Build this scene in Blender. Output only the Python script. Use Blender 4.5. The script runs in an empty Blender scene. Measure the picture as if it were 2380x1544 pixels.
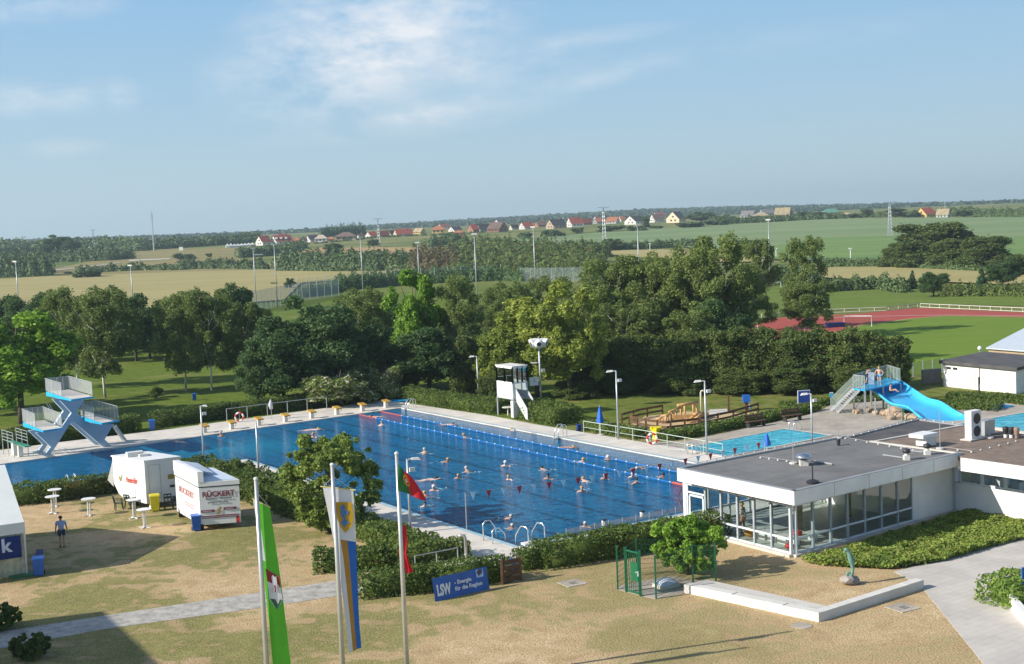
import bpy, bmesh, math, random
import numpy as np
from mathutils import Vector, Matrix
SE_,SA_=math.radians(29),math.radians(18)
random.seed(7); NR=np.random.RandomState(11)
C=bpy.context.scene; COL=C.collection
# ---------------------------------------------------------------- camera
PW,PH,FL,PIT,ROL,CH=2380.,1544.,3165.81,.0830568,-.0417497,17.
_f=np.array([0,math.cos(PIT),-math.sin(PIT)]);_r=np.array([1.,0,0]);_u=np.array([0,math.sin(PIT),math.cos(PIT)])
CF=_f;CR=math.cos(ROL)*_r+math.sin(ROL)*_u;CU=-math.sin(ROL)*_r+math.cos(ROL)*_u
cam=bpy.data.cameras.new('camera');co=bpy.data.objects.new('camera',cam);COL.objects.link(co);C.camera=co
cam.sensor_width=36;cam.lens=FL/PW*36;cam.clip_end=30000;cam.clip_start=.5
m=Matrix.Identity(4)
for i in range(3): m[i][0]=CR[i];m[i][1]=CU[i];m[i][2]=-CF[i]
m[2][3]=CH;co.matrix_world=m
def ss(a,b,x):
    t=np.clip((x-a)/(b-a),0,1);return t*t*(3-2*t)
def tz(x,y):
    "height of the terrain"
    z=9.0*ss(430,1150,y)
    az=np.asarray(x)/np.maximum(np.asarray(y),1.)
    off=np.interp(az*3166+1190,[-400,0,300,600,1000,1200,1500,1750,2000,2300,2500],[4,5,2,-2,7,10,15,12,6,-1,-3])
    return z+(off*1.04-3.)*ss(1900,3200,y)
def ray(px,py): return CF+CR*(px-PW/2)/FL+CU*(PH/2-py)/FL
def P(px,py,z=0.):
    "the place on level z seen at this point of the picture"
    d=ray(px,py);t=(z-CH)/d[2];return Vector((d[0]*t,d[1]*t,z))
def G(px,py,off=0.):
    "the place on the terrain"
    d=ray(px,py);t0=60.
    p=P(px,py) if d[2]<-1e-4 else None
    if p is not None and p.y<425: return p
    t=400.
    while t<9000:
        if CH+d[2]*t<tz(d[0]*t,d[1]*t)+off: break
        t*=1.004
    lo,hi=t/1.004,t
    for _ in range(20):
        mdl=(lo+hi)/2
        if CH+d[2]*mdl<tz(d[0]*mdl,d[1]*mdl)+off: hi=mdl
        else: lo=mdl
    t=hi;return Vector((d[0]*t,d[1]*t,CH+d[2]*t-off))
def HT(b,py):
    "how tall something on b is when its top shows at picture row py"
    s=(PH/2-py)/FL;q=np.array([b[0],b[1],b[2]-CH]);return float((s*(q@CF)-q@CU)/(CU[2]-s*CF[2]))
def ppm(b): return FL/float((np.array([b[0],b[1],b[2]-CH]))@CF)
# ---------------------------------------------------------------- meshes
class MB:
    def __init__(s): s.v=[];s.f=[];s.m=[]
    def add(s,V,Fc,mi=0):
        o=len(s.v);s.v+= [tuple(a) for a in V];s.f+=[tuple(i+o for i in q) for q in Fc];s.m+=[mi]*len(Fc);return s
    def box(s,c,d,rz=0,mi=0,tp=1.):
        x,y,z=d[0]/2,d[1]/2,d[2]/2;V=[]
        for k,w in ((-1,1),(1,tp)):
            for a,b in((-1,-1),(1,-1),(1,1),(-1,1)):
                X,Y=a*x*w,b*y*w;V.append((c[0]+X*math.cos(rz)-Y*math.sin(rz),c[1]+X*math.sin(rz)+Y*math.cos(rz),c[2]+k*z))
        return s.add(V,[(3,2,1,0),(4,5,6,7),(0,1,5,4),(1,2,6,5),(2,3,7,6),(3,0,4,7)],mi)
    def bar(s,a,b,w,h=None,mi=0):
        a,b=Vector(a),Vector(b);h=h or w;d=(b-a).normalized();up=Vector((0,0,1)) if abs(d.z)<.95 else Vector((1,0,0))
        r=d.cross(up).normalized()*w/2;u=r.cross(d).normalized()*h/2
        V=[a-r-u,a+r-u,a+r+u,a-r+u,b-r-u,b+r-u,b+r+u,b-r+u]
        return s.add(V,[(0,1,2,3),(7,6,5,4),(0,4,5,1),(1,5,6,2),(2,6,7,3),(3,7,4,0)],mi)
    def prism(s,pts,z0,z1,mi=0):
        n=len(pts);A=sum(pts[i][0]*pts[(i+1)%n][1]-pts[(i+1)%n][0]*pts[i][1] for i in range(n))
        if A<0: pts=pts[::-1]
        g=lambda z,p: z[0](p) if isinstance(z,tuple) else z
        V=[(p[0],p[1],g(z0,p)) for p in pts]+[(p[0],p[1],g(z1,p)) for p in pts]
        return s.add(V,[tuple(range(n-1,-1,-1)),tuple(range(n,2*n))]+[(i,(i+1)%n,(i+1)%n+n,i+n) for i in range(n)],mi)
    def tube(s,pts,r,n=8,mi=0,cap=True):
        pts=[Vector(p) for p in pts];R=r if isinstance(r,(list,tuple)) else [r]*len(pts);V=[];px=None
        for i,p in enumerate(pts):
            d=(pts[min(i+1,len(pts)-1)]-pts[max(i-1,0)]).normalized()
            if px is None: px=d.orthogonal().normalized()
            px=(px-d*px.dot(d)).normalized();q=d.cross(px)
            for k in range(n):
                a=2*math.pi*k/n;V.append(p+(px*math.cos(a)+q*math.sin(a))*R[i])
        Fc=[(i*n+k,i*n+(k+1)%n,(i+1)*n+(k+1)%n,(i+1)*n+k) for i in range(len(pts)-1) for k in range(n)]
        if cap: Fc+=[tuple(range(n-1,-1,-1)),tuple(range((len(pts)-1)*n,len(pts)*n))]
        return s.add(V,Fc,mi)
    def lathe(s,pr,c=(0,0,0),n=16,mi=0):
        V=[(c[0]+r*math.cos(2*math.pi*k/n),c[1]+r*math.sin(2*math.pi*k/n),c[2]+z) for r,z in pr for k in range(n)]
        Fc=[(i*n+k,i*n+(k+1)%n,(i+1)*n+(k+1)%n,(i+1)*n+k) for i in range(len(pr)-1) for k in range(n)]
        return s.add(V,Fc+[tuple(range(n-1,-1,-1)),tuple(range((len(pr)-1)*n,len(pr)*n))],mi)
    def ball(s,c,r,n=10,mi=0,k=6):
        r=(r,r,r) if not isinstance(r,(tuple,list)) else r
        V=[];Fc=[]
        for i in range(1,k):
            t=math.pi*i/k
            V+=[(c[0]+r[0]*math.sin(t)*math.cos(2*math.pi*j/n),c[1]+r[1]*math.sin(t)*math.sin(2*math.pi*j/n),c[2]+r[2]*math.cos(t)) for j in range(n)]
        a=len(V);V+=[(c[0],c[1],c[2]+r[2]),(c[0],c[1],c[2]-r[2])]
        for i in range(k-2): Fc+=[(i*n+j,(i+1)*n+j,(i+1)*n+(j+1)%n,i*n+(j+1)%n) for j in range(n)]
        Fc+=[(a,j,(j+1)%n) for j in range(n)]+[(a+1,(k-2)*n+(j+1)%n,(k-2)*n+j) for j in range(n)]
        return s.add(V,Fc,mi)
    def data(s,name,mats,smooth=False):
        me=bpy.data.meshes.new(name);me.from_pydata([tuple(v) for v in s.v],[],s.f)
        for q in (mats if isinstance(mats,(list,tuple)) else [mats]): me.materials.append(q)
        if max(s.m or [0])>0: me.polygons.foreach_set('material_index',s.m)
        if smooth: me.polygons.foreach_set('use_smooth',[True]*len(s.f))
        me.update();return me
def link(name,me,parent=None,loc=(0,0,0),rz=0):
    o=bpy.data.objects.new(name,me);COL.objects.link(o);o.location=loc;o.rotation_euler=(0,0,rz)
    if parent: o.parent=parent
    return o
def part(name,mb,mats,parent,smooth=False,label=None,loc=(0,0,0),rz=0,kind=None):
    o=link(name,mb.data(name,mats,smooth) if isinstance(mb,MB) else mb,parent,loc,rz)
    if label: o['label']=label
    if kind: o['kind']=kind
    return o
def tag(o,label,cat,group=None,kind=None):
    o['label']=label;o['category']=cat
    if group: o['group']=group
    if kind: o['kind']=kind
    return o
def thing(name,label,cat,loc=(0,0,0),rz=0,group=None):
    return tag(link(name,None,None,loc,rz),label,cat,group)
def single(name,mb,mats,label,cat,loc=(0,0,0),rz=0,group=None,smooth=False,kind=None):
    return tag(link(name,mb.data(name,mats,smooth) if isinstance(mb,MB) else mb,None,loc,rz),label,cat,group,kind)
def struct(name,mb,mats,loc=(0,0,0)):
    o=link(name,mb.data(name,mats) if isinstance(mb,MB) else mb,None,loc);o['kind']='structure';return o
def kids(o): return [c for c in COL.objects if c.parent==o]
def dup(root,loc,rz=None,label=None,group=None,scale=None):
    def cp(o,par):
        c=o.copy();COL.objects.link(c)
        if par is not None: c.parent=par
        for k in KID.get(o.name,[]): cp(k,c)
        return c
    if root.name not in KID:
        st=[root]
        while st:
            o=st.pop();ch=[c for c in o.children];KID[o.name]=ch;st+=ch
    r=cp(root,None);r.location=loc
    if rz is not None: r.rotation_euler=(0,0,rz)
    if scale is not None: r.scale=scale if isinstance(scale,(tuple,list)) else (scale,)*3
    if label: r['label']=label
    if group: r['group']=group
    return r
KID={}
# ---------------------------------------------------------------- materials
def nodes(name):
    m=bpy.data.materials.new(name);m.use_nodes=True;nt=m.node_tree;nt.nodes.clear();return m,nt,nt.nodes.new,nt.links.new
def M(name,col,rough=.6,var=.12,sc=3.,bump=0.,metal=0.,spec=.5,col2=None,detail=4,thr=None,tr=0.):
    m,nt,N,L=nodes(name)
    o=N('ShaderNodeOutputMaterial');b=N('ShaderNodeBsdfPrincipled');L(b.outputs[0],o.inputs[0])
    tc=N('ShaderNodeTexCoord');no=N('ShaderNodeTexNoise');no.inputs['Scale'].default_value=sc;no.inputs['Detail'].default_value=detail
    L(tc.outputs['Object'],no.inputs['Vector'])
    rp=N('ShaderNodeValToRGB');c=list(col)
    a=[max(0,v*(1-var)) for v in c];d=list(col2) if col2 else [min(1,v*(1+var)) for v in c]
    lo,hi=thr or (.32,.68)
    rp.color_ramp.elements[0].position=lo;rp.color_ramp.elements[1].position=hi
    rp.color_ramp.elements[0].color=a+[1];rp.color_ramp.elements[1].color=d+[1]
    L(no.outputs['Fac'],rp.inputs[0]);L(rp.outputs[0],b.inputs['Base Color'])
    b.inputs['Roughness'].default_value=rough;b.inputs['Metallic'].default_value=metal;b.inputs['Specular IOR Level'].default_value=spec
    if bump:
        bp=N('ShaderNodeBump');bp.inputs['Strength'].default_value=bump;bp.inputs['Distance'].default_value=.05
        n2=N('ShaderNodeTexNoise');n2.inputs['Scale'].default_value=sc*6;L(tc.outputs['Object'],n2.inputs['Vector']);L(n2.outputs['Fac'],bp.inputs['Height']);L(bp.outputs[0],b.inputs['Normal'])
    if tr:
        t=N('ShaderNodeBsdfTranslucent');L(rp.outputs[0],t.inputs[0]);mx=N('ShaderNodeMixShader');mx.inputs[0].default_value=tr
        L(b.outputs[0],mx.inputs[1]);L(t.outputs[0],mx.inputs[2]);L(mx.outputs[0],o.inputs[0])
    return m
def slabm(name,col,w=1.5,h=1.0,rot=0.,var=.12,sc=.8,mort=.012,off=.5,stain=.8,mc=.62):
    "paving or sheeting with joints, blotched by weather"
    m,nt,N,L=nodes(name);o=N('ShaderNodeOutputMaterial');b=N('ShaderNodeBsdfPrincipled');b.inputs['Roughness'].default_value=.88;b.inputs['Specular IOR Level'].default_value=.3;L(b.outputs[0],o.inputs[0])
    tc=N('ShaderNodeTexCoord');mp=N('ShaderNodeMapping');mp.inputs['Rotation'].default_value=(0,0,-rot);L(tc.outputs['Object'],mp.inputs[0])
    br=N('ShaderNodeTexBrick');br.inputs['Scale'].default_value=1.;br.inputs['Brick Width'].default_value=w;br.inputs['Row Height'].default_value=h;br.inputs['Mortar Size'].default_value=mort;br.inputs['Mortar Smooth'].default_value=.3;br.offset=off
    br.inputs['Color1'].default_value=[v*(1-var) for v in col]+[1];br.inputs['Color2'].default_value=[v*(1+var) for v in col]+[1];br.inputs['Mortar'].default_value=[v*mc for v in col]+[1];L(mp.outputs[0],br.inputs['Vector'])
    n=N('ShaderNodeTexNoise');n.inputs['Scale'].default_value=sc;n.inputs['Detail'].default_value=8;n.inputs['Roughness'].default_value=.65;L(tc.outputs['Object'],n.inputs['Vector'])
    r=N('ShaderNodeValToRGB');r.color_ramp.elements[0].position=.34;r.color_ramp.elements[0].color=[stain]*3+[1];r.color_ramp.elements[1].position=.6;r.color_ramp.elements[1].color=(1.06,1.06,1.05,1);L(n.outputs['Fac'],r.inputs[0])
    mx=N('ShaderNodeMixRGB');mx.blend_type='MULTIPLY';mx.inputs[0].default_value=1;L(br.outputs['Color'],mx.inputs[1]);L(r.outputs[0],mx.inputs[2]);L(mx.outputs[0],b.inputs['Base Color']);return m
def leafm(name,c1,c2,c3=None,f3=.08,tr=.38):
    c1=[v*1.6 for v in c1];c2=[v*1.7 for v in c2]
    m,nt,N,L=nodes(name)
    o=N('ShaderNodeOutputMaterial');b=N('ShaderNodeBsdfPrincipled');b.inputs['Roughness'].default_value=.6;b.inputs['Specular IOR Level'].default_value=.25
    t=N('ShaderNodeBsdfTranslucent');mx=N('ShaderNodeMixShader');mx.inputs[0].default_value=tr
    ge=N('ShaderNodeNewGeometry');tc=N('ShaderNodeTexCoord');oi=N('ShaderNodeObjectInfo')
    no=N('ShaderNodeTexNoise');no.inputs['Scale'].default_value=.55;no.inputs['Detail'].default_value=3;L(tc.outputs['Object'],no.inputs['Vector'])
    a=N('ShaderNodeMath');a.operation='MULTIPLY_ADD';L(ge.outputs['Random Per Island'],a.inputs[0]);a.inputs[1].default_value=.55
    s=N('ShaderNodeMath');s.operation='MULTIPLY_ADD';L(no.outputs['Fac'],s.inputs[0]);s.inputs[1].default_value=1.3;s.inputs[2].default_value=-.45
    L(s.outputs[0],a.inputs[2])
    s2=N('ShaderNodeMath');s2.operation='MULTIPLY_ADD';L(oi.outputs['Random'],s2.inputs[0]);s2.inputs[1].default_value=.35;L(a.outputs[0],s2.inputs[2])
    rp=N('ShaderNodeValToRGB');e=rp.color_ramp.elements;e[0].position=.05;e[0].color=list(c1)+[1];e[1].position=.95;e[1].color=list(c2)+[1];L(s2.outputs[0],rp.inputs[0])
    col=rp.outputs[0]
    if c3:
        gt=N('ShaderNodeMath');gt.operation='LESS_THAN';L(ge.outputs['Random Per Island'],gt.inputs[0]);gt.inputs[1].default_value=f3
        mc=N('ShaderNodeMixRGB');L(gt.outputs[0],mc.inputs[0]);L(col,mc.inputs[1]);mc.inputs[2].default_value=list(c3)+[1];col=mc.outputs[0]
    L(col,b.inputs['Base Color']);L(col,t.inputs[0]);L(b.outputs[0],mx.inputs[1]);L(t.outputs[0],mx.inputs[2]);L(mx.outputs[0],o.inputs[0]);return m
def glassm(name,tint=(.62,.72,.72),ior=1.5,mn=.06):
    m,nt,N,L=nodes(name);o=N('ShaderNodeOutputMaterial');t=N('ShaderNodeBsdfTransparent');t.inputs[0].default_value=list(tint)+[1]
    g=N('ShaderNodeBsdfGlossy');g.inputs['Roughness'].default_value=.02;fr=N('ShaderNodeFresnel');fr.inputs[0].default_value=ior
    ad=N('ShaderNodeMath');ad.operation='MULTIPLY_ADD';ad.inputs[1].default_value=1;ad.inputs[2].default_value=mn;ad.use_clamp=True;L(fr.outputs[0],ad.inputs[0])
    x=N('ShaderNodeMixShader');L(ad.outputs[0],x.inputs[0]);L(t.outputs[0],x.inputs[1]);L(g.outputs[0],x.inputs[2]);L(x.outputs[0],o.inputs[0]);return m
def netm(name,col,dens=.35,sc=14.):
    "chain link or bar infill: fine pattern of wire and open mesh"
    m,nt,N,L=nodes(name);o=N('ShaderNodeOutputMaterial');t=N('ShaderNodeBsdfTransparent');b=N('ShaderNodeBsdfPrincipled')
    b.inputs['Base Color'].default_value=list(col)+[1];b.inputs['Roughness'].default_value=.5
    x=N('ShaderNodeMixShader');x.inputs[0].default_value=dens;L(t.outputs[0],x.inputs[1]);L(b.outputs[0],x.inputs[2]);L(x.outputs[0],o.inputs[0]);return m
WHITE=M('white_paint',(.76,.76,.74),.45,.07,1.1,detail=8);WALLW=M('white_render',(.78,.77,.74),.8,.08,.7,.1,detail=9)
OFFW=M('off_white',(.66,.65,.6),.6,.08,2.);GREYM=M('grey_metal',(.42,.44,.45),.4,.1,3.,0,.35);GALV=M('galvanised_steel',(.46,.49,.5),.42,.12,4.,0,.4)
DARK=M('dark_plastic',(.03,.03,.035),.5,.2);BLACKR=M('black_rubber',(.015,.015,.015),.8,.2)
CONC=slabm('pool_deck_concrete',(.64,.595,.53),2.4,1.3,.559,.035,.5,.014,.0,.82);CONC2=M('pale_concrete',(.55,.52,.47),.85,.1,1.3,.2)
PAVER=slabm('grey_pavers',(.42,.375,.315),.8,.4,.559,.06,.35,.012,.5,.74);BLUEP=M('blue_plastic',(.02,.13,.5),.35,.12);YEL=M('yellow_plastic',(.78,.66,.02),.4,.08)
WOOD=M('weathered_wood',(.12,.06,.03),.8,.3,4.,.2);WOODL=M('fresh_pine_wood',(.55,.33,.13),.75,.2,3.,.2);BARK=M('bark',(.09,.065,.045),.9,.35,6.,.4)
BIRCHB=M('birch_bark',(.5,.47,.42),.8,.5,5.,.2,thr=(.42,.5));GREENP=M('green_paint',(.01,.12,.055),.4,.1);SKYB=M('sky_blue_paint',(.02,.42,.74),.35,.1,1.)
SKIN=M('skin',(.58,.35,.26),.55,.1,6.);SKIN2=M('tanned_skin',(.42,.22,.14),.55,.1,6.);SKIN3=M('pale_skin',(.68,.45,.36),.55,.1,6.);HAIRD=M('dark_hair',(.03,.02,.015),.6,.2);HAIRG=M('grey_hair',(.5,.48,.45),.7,.1);HAIRB=M('blond_hair',(.45,.3,.12),.6,.15)
SAND=M('sand',(.5,.37,.2),.95,.12,3.,.2);RED=M('red_plastic',(.55,.03,.03),.4,.1);CAPW=M('white_cap',(.8,.78,.74),.4,.05)
L_MAPLE=leafm('maple_leaves',(.035,.085,.012),(.15,.25,.03),tr=.35);L_BRIGHT=leafm('yellow_green_leaves',(.06,.105,.018),(.24,.27,.05),tr=.35)
L_DARK=leafm('dark_leaves',(.024,.055,.02),(.075,.125,.04));L_BIRCH=leafm('birch_leaves',(.05,.082,.022),(.145,.185,.052))
L_HAW=leafm('hawthorn_leaves',(.032,.06,.015),(.10,.135,.035),(.17,.11,.05),.06);L_FLOW=leafm('flowering_leaves',(.05,.09,.02),(.13,.17,.04),(.72,.66,.48),.2)
L_HEDGE=leafm('hedge_leaves',(.024,.05,.011),(.09,.13,.028),(.16,.13,.04),.05);L_FAR=leafm('far_leaves',(.03,.055,.022),(.075,.11,.035),tr=.1)
L_CONI=leafm('conifer_needles',(.015,.04,.018),(.035,.075,.025),tr=.1);L_IVY=leafm('cotoneaster_leaves',(.06,.11,.02),(.2,.25,.05),(.22,.17,.06),.08)
L_PURP=leafm('brownish_leaves',(.05,.045,.02),(.11,.09,.04))
# ---------------------------------------------------------------- foliage meshes (unit size, scaled where they stand)
def cards(c,nrm,size,rs,asp=1.):
    "one small leaf-clump face per row of c"
    n=len(c);a=rs.randn(n,3);t=np.cross(nrm,a);t/=np.linalg.norm(t,axis=1)[:,None]+1e-9;b=np.cross(nrm,t)
    s=(size*(.6+.8*rs.rand(n)))[:,None]*.5
    t=t*s*asp;b=b*s
    V=np.stack([c-t-b*.6,c+t*.7-b,c+t+b*.7,c-t*.6+b],1).reshape(-1,3);return V
def quadmesh(name,V,mat,extra=None):
    me=bpy.data.meshes.new(name);n=len(V)//4
    ev=extra.v if extra else [];ef=extra.f if extra else []
    nv=len(V)+len(ev);me.vertices.add(nv)
    allv=np.concatenate([V.reshape(-1),np.array(ev,dtype=float).reshape(-1)]) if ev else V.reshape(-1)
    me.vertices.foreach_set('co',allv.astype(np.float32))
    le=n*4+sum(len(f) for f in ef);me.loops.add(le);me.polygons.add(n+len(ef))
    li=list(range(n*4))+[i+n*4 for f in ef for i in f];me.loops.foreach_set('vertex_index',li)
    st=list(range(0,n*4,4));k=n*4
    for f in ef: st.append(k);k+=len(f)
    me.polygons.foreach_set('loop_start',st)
    for q in (mat if isinstance(mat,(list,tuple)) else [mat]): me.materials.append(q)
    if ef: me.polygons.foreach_set('material_index',[0]*n+[1 if len(me.materials)>1 else 0]*len(ef))
    me.update(calc_edges=True);me.validate();return me
def lobed(lobes,n,size,seed,out=.38,strand=0.,flat=.8,zsq=1.):
    rs=np.random.RandomState(seed);L=np.array(lobes,dtype=float);w=L[:,3]**2;w/=w.sum()
    k=rs.choice(len(L),int(n*1.5),p=w);d=rs.randn(len(k),3);d[:,2]+=.25;d/=np.linalg.norm(d,axis=1)[:,None]
    bump=1+.13*np.sin(d[:,0]*7+k)+.11*np.sin(d[:,1]*9+k*2)+.1*np.sin(d[:,2]*8+k*3)
    r=L[k,3]*bump*(1-.5*rs.rand(len(k))**2.2)*np.where(rs.rand(len(k))<.09,1.0+.35*rs.rand(len(k)),1.)
    c=L[k,:3]+d*r[:,None]*np.array([1,1,flat])
    if strand: c[:,2]-=strand*rs.rand(len(k))**1.5*(.4+.6*np.abs(d[:,0]))
    keep=np.ones(len(k),bool);fz=flat
    for j in range(len(L)):
        q=(c-L[j,:3])/np.array([1,1,flat]);keep&=(np.linalg.norm(q,axis=1)>L[j,3]*.5)
    c=c[keep][:n];d=d[keep][:n]
    nr=d*out+rs.randn(len(c),3)*(1-out)*.9;nr[:,2]+=.15;nr/=np.linalg.norm(nr,axis=1)[:,None]
    V_=cards(c,nr,np.full(len(c),size),rs,1.3).reshape(-1,4,3)
    if zsq!=1: V_[:,:,2]=c[:,None,2]+(V_[:,:,2]-c[:,None,2])*zsq
    return V_.reshape(-1,3)
def make_lobes(kind,seed):
    "lobes of a crown in a box 1 wide and 1 tall, from the ground up"
    rs=random.Random(seed);L=[]
    if kind=='round':
        for i in range(26):
            z=rs.uniform(.22,.92);R=.42*math.sqrt(max(.05,1-((z-.52)/.5)**2));a=rs.uniform(0,6.28);q=rs.uniform(.35,1)**.6*R
            L.append((q*math.cos(a),q*math.sin(a),z,rs.uniform(.09,.17)))
        L+=[(0,0,.5,.3),(0,0,.7,.2),(0,0,.33,.25)]
    elif kind=='maple':
        for i in range(34):
            z=rs.uniform(.2,.95);R=.42*math.sqrt(max(.04,1-((z-.45)/.56)**2));a=rs.uniform(0,6.28);q=rs.uniform(.3,1)**.5*R
            L.append((q*math.cos(a),q*math.sin(a),z,rs.uniform(.05,.12)))
            L.append((q*math.cos(a),q*math.sin(a),z+.06,rs.uniform(.03,.06)))
        L+=[(0,0,.45,.27),(0,0,.65,.18)]
    elif kind=='birch':
        for i in range(58):
            z=rs.uniform(.24,.97);R=.46*math.sin(math.pi*min(1,max(0,(z-.1)/.98)))**.7;a=rs.uniform(0,6.28);q=rs.uniform(.15,1)**.5*R
            L.append((q*math.cos(a),q*math.sin(a),z,rs.uniform(.045,.115)))
        for i in range(8):
            z=.3+.08*i;L.append((rs.uniform(-.08,.08),rs.uniform(-.08,.08),z,.1*(1.1-abs(z-.55))))
    elif kind=='mass':
        for i in range(26):
            z=rs.uniform(.1,.88);R=.42*(1-.35*z);a=rs.uniform(0,6.28);q=rs.uniform(.4,1)**.5*R
            L.append((q*math.cos(a),q*math.sin(a),z,rs.uniform(.08,.16)))
        L+=[(0,0,.35,.34),(0,0,.65,.26)]
    elif kind=='shrub':
        for i in range(14):
            z=rs.uniform(.2,.75);a=rs.uniform(0,6.28);q=rs.uniform(.2,1)**.5*.36
            L.append((q*math.cos(a),q*math.sin(a),z*(1-.5*q),rs.uniform(.12,.2)))
        L.append((0,0,.4,.3))
    elif kind=='cone':
        for i in range(34):
            z=rs.uniform(.06,.97);R=.36*(1-z)+.02;a=rs.uniform(0,6.28)
            L.append((R*.7*math.cos(a),R*.7*math.sin(a),z,.05+.12*(1-z)))
    return L
PROTO={}
SPEC={'maple':('maple',30000,.021,0),'bright':('maple',30000,.019,0),'dark':('round',30000,.021,0),'birch':('birch',24000,.0165,.05),'haw':('mass',34000,.02,0),
 'shrub':('shrub',9000,.035,0),'flow':('shrub',10000,.032,0),'coni':('cone',9000,.027,.02),'farb':('shrub',2600,.075,0),'fart':('round',5000,.05,0),'purp':('shrub',3000,.06,0)}
LM={'maple':L_MAPLE,'bright':L_BRIGHT,'dark':L_DARK,'birch':L_BIRCH,'haw':L_HAW,'shrub':L_HEDGE,'flow':L_FLOW,'coni':L_CONI,'farb':L_FAR,'fart':L_FAR,'purp':L_PURP}
def crown_data(kind,var):
    k=(kind,var)
    if k not in PROTO:
        s,n,sz,st=SPEC[kind];L=make_lobes(s,hash(s)%97*0+len(s)*7+var*13+ord(kind[0]))
        V=lobed(L,n,sz,var*5+3,strand=st,flat={'birch':.62,'round':.62,'maple':.6,'mass':.85}.get(s,.75),zsq={'birch':.6,'round':.7,'maple':.7}.get(s,1.))
        cm=quadmesh(kind+'_crown',V,LM[kind])
        t=MB();rs=random.Random(var+5)
        r0=.022 if kind!='birch' else .013
        t.tube([(0,0,-.02),(.01,.005,.15),(rs.uniform(-.02,.02),.01,.4),(rs.uniform(-.03,.03),0,.62),(0,.01,.86)],[r0*1.3,r0,r0*.8,r0*.5,r0*.15],8)
        for i in range(9):
            z=rs.uniform(.22,.65);a=rs.uniform(0,6.28);l=rs.uniform(.16,.34)
            t.tube([(0,0,z),(l*.5*math.cos(a),l*.5*math.sin(a),z+.09),(l*math.cos(a),l*math.sin(a),z+.24)],[r0*.5,r0*.32,r0*.1],5,cap=False)
        tm=t.data(kind+'_trunk',BIRCHB if kind=='birch' else BARK,True)
        PROTO[k]=(cm,tm)
    return PROTO[k]
NT=[0]
def tree(kind,px,by,ty,wpx,label,group=None,var=None,cat=None,name=None,far=False,base=None):
    NT[0]+=1;v=NT[0]%3 if var is None else var
    b=base or (G(px,by) if far else P(px,by));h=HT(b,ty);w=wpx/ppm(b)
    cm,tm=crown_data(kind,v)
    nm=name or {'birch':'birch_tree','coni':'conifer_tree','maple':'maple_tree','bright':'maple_tree','shrub':'shrub','flow':'flowering_shrub','farb':'bush','purp':'bush'}.get(kind,'broadleaf_tree')
    c=cat or ('tree' if nm.endswith('tree') else nm.split('_')[-1])
    t=thing(nm,label,c,b,random.uniform(0,6.28),group);wf=1.3 if kind=='birch' else 1.08;t.scale=(w*wf,w*wf,h*1.0)
    part('crown' if c=='tree' else 'foliage',cm,None,t);part('trunk' if c=='tree' else 'stem',tm,None,t);return t
def hedge_data(pts,w,h,leaf=.13,dens=70,seed=0,wav=.07,mat=None,round_=.25):
    "leafy box along a line of points given in metres"
    rs=np.random.RandomState(seed);P3=[];N3=[];core=MB()
    for i in range(len(pts)-1):
        a=np.array(pts[i][:2]);b=np.array(pts[i+1][:2]);L=np.linalg.norm(b-a);d=(b-a)/L;nn=np.array([-d[1],d[0]])
        A=(L+w)*(2*h+w)+2*w*h;n=int(A*dens);q=rs.rand(n)*((L+w)*(2*h+w)+2*w*h)
        s=rs.rand(n)*(L+w)-w/2
        top=q<(L+w)*w;sd=(~top)&(q<(L+w)*(w+2*h));en=~(top|sd)
        y=np.where(top,(rs.rand(n)-.5)*w,np.where(rs.rand(n)>.5,.5,-.5)*w);z=np.where(top,h,rs.rand(n)*h)
        s=np.where(en,np.where(rs.rand(n)>.5,L+w/2,-w/2),s);y=np.where(en,(rs.rand(n)-.5)*w,y)
        N=np.zeros((n,3));N[top]=(0,0,1);sg=np.sign(y)
        N[sd,0]=nn[0]*sg[sd];N[sd,1]=nn[1]*sg[sd];es=np.where(s>L/2,1,-1);N[en,0]=d[0]*es[en];N[en,1]=d[1]*es[en]
        wv=wav*(np.sin(s*1.9+seed)+.7*np.sin(s*4.3+z*3+2*seed)+.6*np.sin(y*6+s*2.7))
        cut=np.clip((np.abs(y)/(w/2))*(z/h),0,1)**6*round_
        xy=a[None]+d[None]*s[:,None]+nn[None]*(y*(1+wv*.5-cut*.6))[:,None]
        zz=z*(1+wv*.55)-cut*h*.35
        p=np.column_stack([xy,np.maximum(zz,.02)]);p+=rs.randn(n,3)*leaf*.55;P3.append(p);N3.append(N)
        e=d*(L/2);m_=(a+b)/2
        core.box((m_[0],m_[1],h*.42),(L+w*.5,w*.62,h*.78),math.atan2(d[1],d[0]))
    c=np.concatenate(P3);nr=np.concatenate(N3)*.5+rs.randn(len(c),3)*.55;nr/=np.linalg.norm(nr,axis=1)[:,None]
    V=cards(c,nr,np.full(len(c),leaf),rs,1.2)
    return quadmesh('foliage',V,[mat or L_HEDGE,mat or L_HEDGE],core)
def hedge(pix,w,h,label,seed=1,mat=None,world=False,wav=.07,leaf=.105,dens=110,group=None,name='hedge'):
    pts=[Vector(p) for p in pix] if world else [P(*p) for p in pix]
    o=pts[0];loc=[(p.x-o.x,p.y-o.y) for p in pts]
    return single(name,hedge_data(loc,w,h,leaf,dens,seed,wav if 'bushy' not in label else .17,mat=mat),None,label,name if name!='hedge' else 'hedge',(o.x,o.y,0),0,group)
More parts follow.
